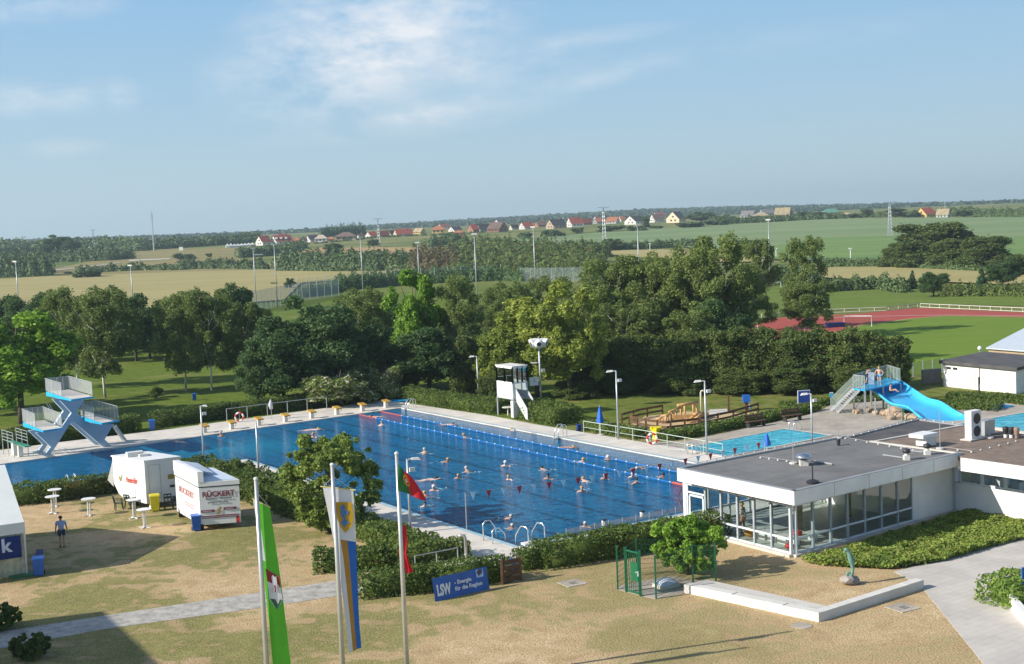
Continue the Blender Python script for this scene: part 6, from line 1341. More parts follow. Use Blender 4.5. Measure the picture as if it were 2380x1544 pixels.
# covers set in the ground
COV=M('iron_cover',(.22,.19,.17),.7,.2,5.)
for x,y,l in((1330,1356,'square stone drain patch with iron grate on the grass near the brown gate'),(2098,1413,'square stone drain patch with iron grate near the plaza edge')):
    t=thing('drain',l,'drain',P(x,y),.5);part('paving_ring',MB().box((0,0,.012),(1.05,1.05,.03)),PAVER,t);part('grate',MB().box((0,-.06,.03),(.35,.35,.02)),COV,t)
single('manhole_cover',MB().lathe([(.42,0),(.42,.02)],n=24),PAVER,'round grey manhole cover below the low wall corner','manhole',P(1864,1455))
single('drain_grate',MB().box((0,0,.022),(.45,.3,.02),.5),COV,'small brown drain grate in the plaza paving','drain',P(2295,1336))
single('drain_grate',MB().box((0,0,.13),(1.0,.8,.02),UR),M('grey_cover',(.38,.36,.34),.8),'grey cover set in the pool deck beside the shower','cover',P(1062,1264,ZD)-Z3*ZD)
single('drain_grate',MB().box((0,0,.13),(1.2,.8,.02),UR),bpy.data.materials['grey_cover'],'grey cover set in the deck peninsula behind the lettered trailer','cover',P(558,1088,ZD)-Z3*ZD)
a=P(2386,1398);t=thing('planter_wall','white curved planter wall with blue sign at the right edge','wall',a);m=MB();pts=[P(*q)-a for q in((2350,1392),(2358,1420),(2384,1450),(2440,1480))]
for p,q in zip(pts,pts[1:]): m.bar(p+Z3*.25,q+Z3*.25,.3,.5)
part('wall',m,WALLW,t);p=P(2378,1405)-a;part('sign',MB().box((p.x+.15,p.y,.9),(.5,.05,1.4),.4),BLUEP,t)
struct('planter_soil',MB().prism([tuple(P(*q)[:2]) for q in((2315,1378),(2360,1352),(2420,1350),(2420,1470),(2384,1448),(2352,1412))],-.05,.03),M('bark_mulch',(.16,.10,.07),.95,.3,6.,.3))
# ---------------------------------------------------------------- flags on tall poles
FZ=8.7
def flagpole(px,py,label):
    T_=P(px,py,FZ);b=Vector((T_.x,T_.y,0));t=thing('flagpole',label,'flagpole',b,0,'tall metal flagpoles')
    part('pole',MB().tube([(0,0,0),(0,0,4.5),(0,0,FZ)],[.095,.08,.065],12),M('brushed_aluminium',(.55,.55,.52),.35,.06,2,0,.5) if 'brushed_aluminium' not in bpy.data.materials else bpy.data.materials['brushed_aluminium'],t,True)
    part('cap',MB().lathe([(.07,FZ),(.085,FZ+.03),(.05,FZ+.09)],n=12),OFFW,t);return b,t
fb1,f1=flagpole(594.7,1115.7,'left flagpole carrying the bright green banner');fb2,f2=flagpole(772,1082.4,'middle flagpole carrying the white and blue banner');fb3,f3=flagpole(921.8,1056,'right flagpole carrying the red and green flag')
def cloth(base,outline,yoff,cols,names,folds,seed,label,gap=.0,th=.012):
    "outline: rows of (left px, right px, py); each column strip keeps its own material"
    q0=base+Vector((0,-.16,0));nn=Vector((0,1,0));t=thing('banner',label,'flag',Vector((q0.x,q0.y,0)));K_=len(cols)
    return q0,nn,t
def banner(base,rows,bands,folds,label,seed,z=.13,name='banner',dep=.06,fly=0.):
    "rows (xl,xr,y) top to bottom in the picture, hung in the upright plane at the pole; bands = [(u0,u1,v0,v1,material,name)]"
    q0=Vector((base.x,base.y+z,0));nn=Vector((0,1,0));t=thing(name,label,'flag',q0)
    R=[(onplane(a,y,q0,nn)-q0,onplane(b,y2,q0,nn)-q0) for a,y,b,y2 in rows];ns=len(R)
    def pt(u,v):
        s=v*(ns-1);i=min(int(s),ns-2);f=s-i;l=R[i][0].lerp(R[i+1][0],f);r=R[i][1].lerp(R[i+1][1],f);p=l.lerp(r,u)
        p=p+Vector((0,1,0))*(dep*math.sin(u*folds+v*3.1+seed)*(.3+v)+fly*u*u);return p
    for u0,u1,v0,v1,mt_,nm in bands:
        nu,nv=max(3,int(14*(u1-u0))),max(4,int(36*(v1-v0)));m=MB()
        m.add([pt(u0+(u1-u0)*i/nu,v0+(v1-v0)*j/nv) for i in range(nu+1) for j in range(nv+1)],[(i*(nv+1)+j,i*(nv+1)+j+1,(i+1)*(nv+1)+j+1,(i+1)*(nv+1)+j) for i in range(nu) for j in range(nv)])
        part(nm,m,mt_,t,True)
    return t,pt,q0
def poly(pt,outl,mt_,t,name,lift=.045,c=None,s=1.):
    m=MB();m.add([pt(u,v)+Vector((0,-lift,0)) for u,v in outl],[tuple(range(len(outl)))]);return part(name,m,mt_,t)
FG=M('flag_green',(.13,.55,.03),.65,.08,2.,tr=.4);FW=M('flag_white',(.72,.72,.74),.65,.04,2.,tr=.3);FB=M('flag_blue',(.02,.14,.5),.65,.08,2.,tr=.3);FO=M('flag_ochre',(.45,.23,.03),.65,.08,2.,tr=.3)
FR=M('flag_red',(.62,.015,.02),.6,.08,2.,tr=.4);FGD=M('flag_dark_green',(.015,.14,.04),.6,.1,2.,tr=.3);FY=M('flag_yellow',(.62,.38,.02),.6,.08,2.,tr=.3);FWH=M('flag_mark_white',(.7,.7,.7),.6);FDR=M('flag_mark_red',(.3,.02,.02),.6);FDG=M('flag_mark_green',(.03,.12,.06),.6)
# green banner with castle arms
t,pt,q0=banner(fb1,[(588,1162,627,1180),(600,1240,640,1262),(612,1330,652,1345),(622,1420,662,1430),(630,1500,672,1515),(637,1575,683,1590),(642,1640,690,1650)],[(0,.22,0,.28,FW,'white_edge'),(.22,1,0,.28,FG,'cloth'),(0,1,.28,1,FG,'cloth')],5.,'long bright green banner with castle arms on the left flagpole',1,dep=.035)
part('crossbar',MB().tube([pt(-.06,-.0)+Z3*.02,pt(1.06,-.0)+Z3*.02],.02,6),M('yellow_bar',(.7,.6,.2),.5),t)
part('cord',MB().tube([pt(0,0),Vector((fb1.x,fb1.y+.1,FZ-.45))-q0],.008,4).tube([pt(1,0),Vector((fb1.x,fb1.y+.1,FZ-.45))-q0],.008,4),OFFW,t)
sh=[(.18,.31),(.95,.325),(.98,.43),(.62,.485),(.22,.445)];poly(pt,sh,FWH,t,'arms');poly(pt,[(.18,.31),(.95,.325),(.96,.375),(.2,.365)],FDR,t,'arms_upper',.055);poly(pt,[(.25,.44),(.95,.43),(.62,.485)],FDG,t,'arms_lower',.055)
poly(pt,[(.5,.335),(.6,.325),(.7,.335),(.78,.325),(.8,.40),(.5,.40)],FWH,t,'castle',.065);poly(pt,[(.6,.37),(.68,.37),(.68,.40),(.6,.40)],FDR,t,'castle_gate',.075)
# white / blue / ochre banner
t,pt,q0=banner(fb2,[(750,1133,821,1140),(762,1190,825,1196),(772,1240,827,1250),(783,1290,829,1300),(792,1350,831,1355),(800,1410,833,1415),(806,1460,836,1465),(811,1518,840,1506)],
 [(0,1,0,.315,FW,'white_field'),(0,.32,.315,1,FW,'white_field'),(.32,.62,.315,1,FO,'ochre_stripe'),(.62,1,.315,1,FB,'blue_stripe')],4.,'long banner of white, ochre and blue with a lion shield on the middle flagpole',2,dep=.035)
for q in([(.02,.315),(.32,.315),(.32,1),(.02,1)],): pass
part('crossbar',MB().tube([pt(-.08,0)+Z3*.02,pt(1.08,0)+Z3*.02],.022,6),bpy.data.materials['yellow_bar'],t)
part('cord',MB().tube([pt(0,0),Vector((fb2.x,fb2.y+.1,FZ-.4))-q0],.008,4).tube([pt(1,0),Vector((fb2.x,fb2.y+.1,FZ-.4))-q0],.008,4),OFFW,t)
sh=poly(pt,[(.22,.08),(.92,.07),(.96,.15),(.9,.21),(.58,.265),(.4,.23),(.3,.16)],FY,t,'shield')
poly(pt,[(.5,.105),(.62,.085),(.68,.10),(.64,.125),(.8,.12),(.72,.15),(.62,.15),(.66,.18),(.78,.20),(.62,.21),(.56,.235),(.5,.21),(.44,.2),(.55,.18),(.48,.15)],M('lion_blue',(.05,.16,.4),.6),t,'lion',.06)
# red and green flag, hanging from its pole and blown right
t,pt,q0=banner(fb3,[(925,1078,955,1112),(925,1092,966,1126),(925,1110,975,1140),(925,1128,984,1152),(926,1141,991,1168)],[(0,.42,0,1,FGD,'green_field'),(.42,1,0,1,FR,'red_field')],6.,'limp red and green flag with yellow sphere emblem on the right flagpole',3,z=-.1,dep=.10,fly=.3,name='flag')
c_=[(.42+.13*math.cos(a*math.pi/8),.42+.22*math.sin(a*math.pi/8)) for a in range(16)];poly(pt,c_,FY,t,'emblem_ring',.1);poly(pt,[(.42+.09*math.cos(a*math.pi/8),.42+.15*math.sin(a*math.pi/8)) for a in range(16)],FR,t,'emblem_shield',.11);poly(pt,[(.42+.045*math.cos(a*math.pi/8),.42+.08*math.sin(a*math.pi/8)) for a in range(16)],FWH,t,'emblem_centre',.12)
t,pt,q0=banner(fb3,[(938,1220,944,1222),(928,1262,947,1258),(926,1290,945,1285),(938,1310,952,1308),(945,1335,962,1328)],[(0,1,0,1,FR,'cloth')],4.,'narrow crumpled red flag hanging lower on the right flagpole',4,z=.12,dep=.05,name='flag')
# pole at the hedge: furled white flag
b=P(632,978);t=thing('flagpole','thin pole with a furled white flag behind the starting blocks','flagpole',b);h=HT(b,929);part('pole',MB().tube([(0,0,0),(0,0,h)],.025,6),GREYM,t);part('flag',MB().tube([(.02,-.04,h*.55),(-.05,-.05,h*.75),(0,-.04,h)],[.14,.2,.05],8),FW,t,True)
# ---------------------------------------------------------------- people
def skin(J,Ed,R,sub=1,root=0):
    me=bpy.data.meshes.new('body');me.from_pydata([tuple(j) for j in J],Ed,[]);o=bpy.data.objects.new('tmp',me);COL.objects.link(o)
    md=o.modifiers.new('s','SKIN');md.use_smooth_shade=True
    for i,v in enumerate(me.skin_vertices[0].data): r=R[i];v.radius=(r,r) if not isinstance(r,tuple) else r;v.use_root=(i==root)
    if sub: o.modifiers.new('u','SUBSURF').levels=sub
    bpy.context.view_layer.update();dg=bpy.context.evaluated_depsgraph_get();r=bpy.data.meshes.new_from_object(o.evaluated_get(dg));COL.objects.unlink(o);bpy.data.objects.remove(o);bpy.data.meshes.remove(me);return r
def body(pose,sub=1):
    "joints by name -> one continuous skinned mesh with five-fingered hands; y is where the person faces"
    J=[];R=[];E_=[];ix={}
    def v(n,p,r): ix[n]=len(J);J.append(Vector(p));R.append(r);return ix[n]
    P_=pose
    v('pelvis',P_['pelvis'],.125);v('waist',P_['waist'],.115);v('chest',P_['chest'],.145);v('neck0',P_['neck'],.06)
    hd=Vector(P_['head']);v('jaw',hd-Vector((0,-.01,.09)),.062);v('head',hd,.088);v('crown',hd+Vector((0,-.01,.075)),.07)
    E_+=[(0,1),(1,2),(2,3),(3,4),(4,5),(5,6)]
    v('nose',hd+Vector((0,.115,-.02)),.012);E_.append((ix['head'],ix['nose']))
    for s in('l','r'):
        sg=-1 if s=='l' else 1
        v(s+'sh',P_[s+'sh'],.06);v(s+'el',P_[s+'el'],.042);v(s+'wr',P_[s+'wr'],.028);E_+=[(ix['chest'],ix[s+'sh']),(ix[s+'sh'],ix[s+'el']),(ix[s+'el'],ix[s+'wr'])]
        w=Vector(P_[s+'wr']);d=(w-Vector(P_[s+'el'])).normalized();sd=d.cross(Vector((0,0,1)) if abs(d.z)<.9 else Vector((0,1,0))).normalized()
        v(s+'pa',w+d*.06,.03);E_.append((ix[s+'wr'],ix[s+'pa']))
        for k in range(4):
            b=w+d*.09+sd*(.026*(k-1.5));v(s+'f%d'%k,b,.0095);v(s+'g%d'%k,b+d*(.045+.012*(k in(1,2)))+Vector((0,.012,0)),.008);E_+=[(ix[s+'pa'],ix[s+'f%d'%k]),(ix[s+'f%d'%k],ix[s+'g%d'%k])]
        v(s+'t',w+d*.05+sd*.045*sg,.011);v(s+'t2',w+d*.085+sd*.06*sg,.009);E_+=[(ix[s+'pa'],ix[s+'t']),(ix[s+'t'],ix[s+'t2'])]
        if s+'kn' in P_:
            v(s+'hip',P_[s+'hip'],.095);v(s+'kn',P_[s+'kn'],.058);v(s+'an',P_[s+'an'],.04);v(s+'toe',P_[s+'toe'],.035);E_+=[(0,ix[s+'hip']),(ix[s+'hip'],ix[s+'kn']),(ix[s+'kn'],ix[s+'an']),(ix[s+'an'],ix[s+'toe'])]
    return skin(J,E_,R,sub)
def headparts(t,hd,hair,hm=None,cap=None):
    hd=Vector(hd)
    if cap: part('cap',MB().ball(tuple(hd+Vector((0,-.012,.045))),(.108,.122,.085),12,k=8),cap,t,True)
    else: part('hair',MB().ball(tuple(hd+Vector((0,-.022,.045))),(.102,.112,.088),12,k=8),hair,t,True)
    part('face',MB().ball(tuple(hd+Vector((-.033,.085,.005))),(.013,.01,.008),6,k=4).ball(tuple(hd+Vector((.033,.085,.005))),(.013,.01,.008),6,k=4).ball(tuple(hd+Vector((0,.082,-.055))),(.024,.01,.007),6,k=4),HAIRD,t)
    part('ears',MB().ball(tuple(hd+Vector((-.092,0,0))),(.014,.025,.033),6,k=4).ball(tuple(hd+Vector((.092,0,0))),(.014,.025,.033),6,k=4),SKIN,t)
STAND=dict(pelvis=(0,0,.93),waist=(0,0,1.08),chest=(0,0,1.3),neck=(0,0,1.46),head=(0,.02,1.6),lsh=(-.19,0,1.38),rsh=(.19,0,1.38),lel=(-.27,-.02,1.1),rel=(.28,-.02,1.1),lwr=(-.3,.06,.87),rwr=(.31,-.02,.87),lhip=(-.1,0,.88),rhip=(.1,0,.88),lkn=(-.1,.1,.5),rkn=(.11,-.02,.5),lan=(-.1,-.02,.09),ran=(.11,-.14,.1),ltoe=(-.1,.12,.04),rtoe=(.11,-.02,.04))
# the man on the lawn, seen from behind, walking away
b=P(145,1272);h=HT(b,1200);t=thing('person','man in pale blue shirt and navy shorts walking away across the tent shadow','person',b,.25);t.scale=(h/1.7,)*3
o=part('body',body(STAND),None,t);o.data.materials.append(SKIN2);headparts(t,STAND['head'],HAIRD)
SHI=M('pale_blue_shirt',(.36,.42,.64),.8,.06);SHO=M('navy_shorts',(.03,.05,.11),.8)
sh=skin([(0,0,.92),(0,0,1.1),(0,0,1.33),(0,0,1.44),(-.2,0,1.38),(-.25,0,1.2),(.2,0,1.38),(.26,0,1.2)],[(0,1),(1,2),(2,3),(2,4),(4,5),(2,6),(6,7)],[(.165),.155,.17,.08,.085,.075,.085,.075]);sh.materials.append(SHI);part('shirt',sh,None,t,True)
so_=skin([(0,0,.92),(-.11,0,.86),(-.11,.06,.6),(.11,0,.86),(.12,0,.6)],[(0,1),(1,2),(0,3),(3,4)],[.14,.115,.095,.115,.095]);so_.materials.append(SHO);part('shorts',so_,None,t,True)
for x,y in((-.1,.04),(.11,-.1)): part('shoe',MB().ball((x,y+.02,.045),(.05,.13,.05),10),DARK,t,True)
# slide people
def posed(px,py,z,rz,pose,label,skinm,hair,extra,sc=1.,group=None):
    b=P(px,py,z);t=thing('person',label,'person',b,rz,group);t.scale=(sc,)*3;o=part('body',body(pose),None,t);o.data.materials.append(skinm);headparts(t,pose['head'],hair);extra(t);return t
def trunks(mt_,pv,kn1,kn2,cut=.5):
    def f(t):
        p=Vector(pv);a,b=Vector(kn1),Vector(kn2);s=skin([tuple(p+Vector((0,0,.03))),tuple(p+Vector((-.1,0,-.04))),tuple(p.lerp(a,cut)+Vector((-.02,0,0))),tuple(p+Vector((.1,0,-.04))),tuple(p.lerp(b,cut)+Vector((.02,0,0)))],[(0,1),(1,2),(0,3),(3,4)],[.14,.115,.1,.115,.1]);s.materials.append(mt_);part('swim_shorts',s,None,t,True)
    return f
ST2=dict(STAND);ST2.update(lel=(-.36,.05,1.15),rel=(.36,.05,1.15),lwr=(-.28,.25,1.0),rwr=(.32,.22,.98),head=(0,.08,1.58),chest=(0,.03,1.3))
posed(2044,896,zz,2.8,ST2,'standing boy in bright blue swim shorts at the top of the slide',SKIN,HAIRB,trunks(M('cyan_shorts',(.03,.35,.7),.6),ST2['pelvis'],ST2['lkn'],ST2['rkn']),.93)
BN=dict(STAND);BN.update(chest=(0,.22,1.22),waist=(0,.08,1.05),neck=(0,.33,1.3),head=(0,.42,1.38),lsh=(-.18,.24,1.28),rsh=(.18,.24,1.28),lel=(-.24,.34,1.02),rel=(.24,.34,1.02),lwr=(-.16,.44,.85),rwr=(.16,.44,.85))
posed(2014,892,zz,-1.2,BN,'boy in black shorts bending forward on the slide platform',SKIN,HAIRD,trunks(M('black_shorts',(.02,.02,.025),.7),BN['pelvis'],BN['lkn'],BN['rkn'],.8),.86)
SI=dict(pelvis=(0,0,.12),waist=(0,-.03,.27),chest=(0,-.02,.48),neck=(0,.02,.63),head=(0,.05,.76),lsh=(-.18,0,.55),rsh=(.18,0,.55),lel=(-.26,.08,.32),rel=(.26,.08,.32),lwr=(-.2,.26,.22),rwr=(.2,.26,.22),lhip=(-.1,.02,.12),rhip=(.1,.02,.12),lkn=(-.13,.42,.3),rkn=(.13,.42,.3),lan=(-.12,.72,.08),ran=(.12,.72,.08),ltoe=(-.12,.8,.16),rtoe=(.12,.8,.16))
posed(2070,912,zz*.80-.1,-2.1,SI,'child with dark hair sitting and sliding down the blue slide',SKIN,HAIRD,trunks(DARK,SI['pelvis'],SI['lkn'],SI['rkn'],.5),.85)
t=thing('towel','white and blue towel hung over the rail at the top of the slide','towel',P(2025,896,zz));part('cloth',MB().add([(-.25,0,.1),(.25,0,.05),(.27,.03,1.05),(-.22,-.02,1.12),(-.25,.05,.1),(.25,.05,.05),(.27,.08,1.05),(-.22,.03,1.12)],[(0,1,2,3),(7,6,5,4),(3,2,6,7)]),M('towel_cloth',(.6,.66,.75),.9,.25,6.),t)
# bather in the pavilion
b=lerp(lerp(gl,gr_-(g0-gl)*0,0),gl,1);ip=loc(lerp(gl,g0,.42))+org+U2*1.0
t=thing('person','person in a striped top standing behind the second window from the door in the pavilion','person',Vector((ip.x,ip.y,.12)),1.0);o=part('body',body(STAND),None,t);o.data.materials.append(SKIN2);headparts(t,STAND['head'],HAIRB)
s_=skin([(0,0,.85),(0,0,1.1),(0,0,1.33),(0,0,1.44),(-.2,0,1.38),(-.25,0,1.15),(.2,0,1.38),(.26,0,1.15)],[(0,1),(1,2),(2,3),(2,4),(4,5),(2,6),(6,7)],[.16,.155,.165,.08,.085,.07,.085,.07]);s_.materials.append(M('striped_cloth',(.6,.6,.58),.8,.6,9.,thr=(.47,.53)));part('top',s_,None,t,True)
# a few things on benches inside the pavilion
t=thing('bench','long white storage bench inside the pavilion behind the left windows','bench',Vector((*(lerp(gl,g0,.62)+U2*1.3)[:2],.12)),math.atan2((g0-gl).y,(g0-gl).x))
part('top',MB().box((0,0,.42),(3.0,.5,.06)),WHITE,t)
for x in(-1.1,-.3,.5,1.2): part('box',MB().box((x,0,.2),(.6,.45,.38)),WHITE,t)
t=thing('bench','white bench inside the pavilion behind the right-hand windows','bench',Vector((*(lerp(g0,gr_,.16)+V2*1.2)[:2],.12)),math.atan2((gr_-g0).y,(gr_-g0).x))
part('top',MB().box((0,0,.42),(2.0,.45,.06)),WHITE,t)
for x in(-.7,.7): part('box',MB().box((x,0,.2),(.3,.4,.38)),WHITE,t)
q=lerp(gl,g0,.90)+U2*.6;single('red_canister',MB().ball((0,0,.17),(.25,.2,.16),12).box((0,0,.34),(.12,.12,.08)),RED,'red canister on the floor behind the last left window of the pavilion','canister',Vector((q.x,q.y,.12)),smooth=True)
q=lerp(gl,g0,.50)+U2*1.1;single('orange_bag',MB().ball((0,0,.25),(.45,.3,.26),12),M('orange_cloth',(.5,.25,.04),.8),'orange and yellow bag beside the striped person in the pavilion','bag',Vector((q.x,q.y,.1)),smooth=True)
q=lerp(g0,gr_,.12)+V2*1.2;single('red_toy',MB().ball((0,0,.0),(.3,.2,.15),10),RED,'red object on the bench behind the right-hand windows','toy',Vector((q.x,q.y,.7)),smooth=True)
# swimmers
SW1=dict(pelvis=(0,-.42,-.12),waist=(0,-.25,-.06),chest=(0,-.05,.0),neck=(0,.1,.07),head=(0,.17,.17),lsh=(-.18,.0,.02),rsh=(.18,.0,.02),lel=(-.3,.15,-.05),rel=(.3,.15,-.05),lwr=(-.16,.4,-.04),rwr=(.16,.4,-.04),lhip=(-.1,-.5,-.13),rhip=(.1,-.5,-.13),lkn=(-.18,-.85,-.12),rkn=(.18,-.85,-.12),lan=(-.1,-1.2,-.1),ran=(.1,-1.2,-.1),ltoe=(-.12,-1.32,-.1),rtoe=(.12,-1.32,-.1))
SW2=dict(SW1);SW2.update(rsh=(.18,-.02,.04),lsh=(-.18,-.02,.04),lel=(-.34,.02,-.05),rel=(.34,.02,-.05),lwr=(-.5,.2,-.13),rwr=(.5,.2,-.13),head=(0,.10,.25),neck=(0,.05,.13),chest=(0,-.05,.04),waist=(0,-.2,-.12),pelvis=(0,-.32,-.25),lhip=(-.1,-.38,-.28),rhip=(.1,-.38,-.28),lkn=(-.14,-.7,-.35),rkn=(.14,-.7,-.35),lan=(-.1,-1.0,-.3),ran=(.1,-1.0,-.3),ltoe=(-.1,-1.1,-.3),rtoe=(.1,-1.1,-.3))
SW3=dict(SW1);SW3.update(pelvis=(0,-.42,-.02),waist=(0,-.25,.0),chest=(0,-.05,.03),head=(0,.2,.08),neck=(0,.1,.04),lel=(-.3,-.2,.03),lwr=(-.25,-.5,.0),rel=(.24,.35,.1),rwr=(.2,.6,.02),lhip=(-.1,-.5,.0),rhip=(.1,-.5,.0),lkn=(-.1,-.9,-.0),rkn=(.1,-.9,-.02),lan=(-.1,-1.25,.0),ran=(.1,-1.25,-.02),ltoe=(-.1,-1.36,.02),rtoe=(.1,-1.36,.0))
SB=[body(p,1) for p in(SW1,SW2,SW3)];SH=[p['head'] for p in(SW1,SW2,SW3)]
HM={}
for m_ in(SKIN,SKIN2,SKIN3):
    for i in range(3):
        q=SB[i].copy();q.materials.append(m_);HM[(i,m_)]=q
# faint ring of broken water round each swimmer is part of the swimmer's place in the water surface
SPL=M('splash_foam',(.22,.42,.55),.3,.2,9.)
def splash(seed):
    rs=np.random.RandomState(seed);a=rs.rand(14)*6.28;r=.25+.5*rs.rand(14)**1.5;c=np.column_stack([r*np.cos(a)*.7,r*np.sin(a)-.35,np.full(14,.008)]);return quadmesh('foam',cards(c,np.tile([0,0,1.],(14,1))+rs.randn(14,3)*.05,np.full(14,.11),rs,2.2),SPL)
SPD=[splash(i) for i in range(3)]
cols={'w':CAPW,'g':HAIRG,'d':HAIRD,'b':HAIRB}
SWL=[(987,1053,1,'g',.2,'swimmer with pale grey hair left of the others, level with the flag tip'),(1036,1075,0,'b',-1.4,'swimmer facing right with legs trailing, just left of centre'),(1176,1084,1,'w',3.1,'swimmer with white cap alone in the middle of the pool'),
(1086,1097,1,'g',.6,'grey-haired swimmer, upper one of the left pair'),(1066,1113,1,'b',2.9,'swimmer below and left of the grey-haired one'),(1184,1116,1,'b',2.6,'fair-haired swimmer just above the pennant line, centre'),(1263,1093,0,'d',.5,'dark-haired swimmer turned left, right of the white cap'),(1275,1114,1,'d',2.9,'dark-haired swimmer just above the pennant line'),
(1360,1120,0,'b',.9,'swimmer hidden partly by a red pennant'),(1353,1144,1,'b',2.7,'swimmer below the pennant line, right of centre'),(1406,1114,1,'b',3.2,'swimmer between two pennants right of centre'),(1470,1110,1,'g',3.0,'grey-haired swimmer near the pavilion roof, upper of two'),(1478,1125,1,'d',3.3,'dark-haired swimmer just below the grey-haired one by the pavilion'),
(1413,1069,0,'w',.2,'swimmer with white cap against the farther lane rope'),(1351,1075,0,'b',-1.3,'swimmer between the two lane ropes, right part'),(1485,1091,2,'g',2.4,'backstroke swimmer between the ropes near the pavilion'),(1327,1041,2,'b',-1.5,'crawling swimmer in the lane beyond the far rope, right'),(1192,1002,0,'b',.4,'swimmer in the far lane opposite the lifeguard cabin'),
(1049,988,2,'d',-1.4,'dark-haired swimmer touching the far lane rope'),(1081,1018,1,'b',2.,'swimmer head just at the nearer lane rope'),(1007,1116,2,'d',-1.5,'diving swimmer almost under water left of the pennant pole'),(1010,1141,1,'w',3.0,'swimmer with light cap and spread arms near the flag'),(990,1155,1,'b',1.,'swimmer behind the tip of the red flag'),(988,1179,1,'d',2.9,'dark-haired swimmer closest to the left deck'),
(1182,1207,0,'g',-1.1,'grey-haired swimmer near the tall entry handrail, farther one'),(1187,1230,0,'g',-.9,'grey-haired swimmer nearest to the entry steps'),(734,1000,2,'b',-1.4,'swimmer in the far left of the lanes, upper one'),(730,1017,1,'b',2.8,'swimmer above the small tree'),(514,1014,1,'g',.3,'swimmer beside the first starting block'),(887,989,1,'b',.2,'swimmer at the red end of the nearer lane rope'),(868,970,2,'d',1.4,'swimmer between the red ends of both ropes'),
(1537,1110,0,'d',-1.4,'dark-haired swimmer right beside the pavilion roof corner'),(410,1028,2,'g',1.3,'swimmer in the pale patch of the diving basin')]
for i,(px,py,k,hc_,rz,l) in enumerate(SWL):
    m_=(SKIN,SKIN2,SKIN3)[i%3];t=thing('person',l,'person',P(px,py,ZW-(.0 if k==1 else .035)),rz+.3*math.sin(i*2.3),'swimmers in the big pool');t.scale=(1.06+.1*math.sin(i),)*3;link('body',HM[(k,m_)],t)
    hd=Vector(SH[k]);part('cap' if hc_=='w' else 'hair',MB().ball(tuple(hd+Vector((0,-.015,.04))),(.105,.118,.09),10,k=6),cols[hc_],t,True)
    fo=link('foam',SPD[i%3],t);fo['kind']='stuff';fo.location.z=(ZW+.012-t.location.z)/t.scale[0]
# at the near wall: one holding on, two sitting figures on stools are small start stands
t=thing('person','bather holding on to the glass screen at the near pool edge','person',P(1362,1226,ZW),2.6);link('body',HM[(1,SKIN)],t);part('hair',MB().ball(tuple(Vector(SH[1])+Vector((0,-.02,.03))),(.1,.112,.088),10,k=6),HAIRG,t,True)
for x,y,l in((1404,1222,'small dark-topped stool clipped to the screen, left one'),(1493,1202,'small dark-topped stool clipped to the screen, right one')):
    t=thing('stool',l,'stool',P(x,y,ZD),UR,'stools on the near edge');part('seat',MB().box((0,0,.33),(.26,.24,.06)),DARK,t)
    for a in(-.13,.13): part('leg',MB().box((a*.7,0,.16),(.03,.16,.3)),OFFW,t)
for x,y,l in((1262,1266,'dark bath shoes on the near edge right of the handrails'),(1288,1261,'second pair of dark bath shoes on the near edge')):
    single('bath_shoes',MB().box((-.07,0,.03),(.09,.26,.05),UR).box((.07,.03,.03),(.09,.26,.05),UR),DARK,l,'shoes',P(x,y,ZD))
t=thing('starting_ramp','dark metal access ramp rail beside the pavilion corner','railing',P(1592,1200,ZD));part('rail',MB().tube([(0,0,0),(-.35,.4,1.0),(.3,1.6,1.7)],.04,6),M('dark_bronze',(.12,.07,.06),.6),t)
# ---------------------------------------------------------------- village on the horizon
HW=dict(w=M('house_white',(.62,.60,.56),.85,.04,.3),c=M('house_cream',(.62,.52,.36),.85,.05,.3),y=M('house_yellow',(.6,.42,.15),.85,.05,.3),b=M('house_brick',(.34,.17,.11),.85,.1,.3),t=M('house_tan',(.42,.33,.24),.85,.08,.3),g=M('house_grey',(.3,.31,.32),.85,.08,.3))
HR=dict(r=M('roof_red',(.30,.065,.045),.8,.15,.4),k=M('roof_black',(.04,.04,.05),.7,.15,.4),d=M('roof_dark_red',(.20,.045,.04),.8,.15,.4),o=M('roof_orange',(.42,.15,.07),.8,.15,.4),n=M('roof_brown',(.17,.11,.09),.8,.15,.4),p=M('roof_pale',(.5,.4,.33),.8,.1,.4),g=M('roof_green',(.10,.26,.19),.7,.1,.4),s=M('roof_straw',(.40,.33,.2),.9,.2,.4),y=M('roof_grey',(.22,.21,.22),.8,.12,.4))
WIN=M('dark_window',(.03,.035,.05),.2)
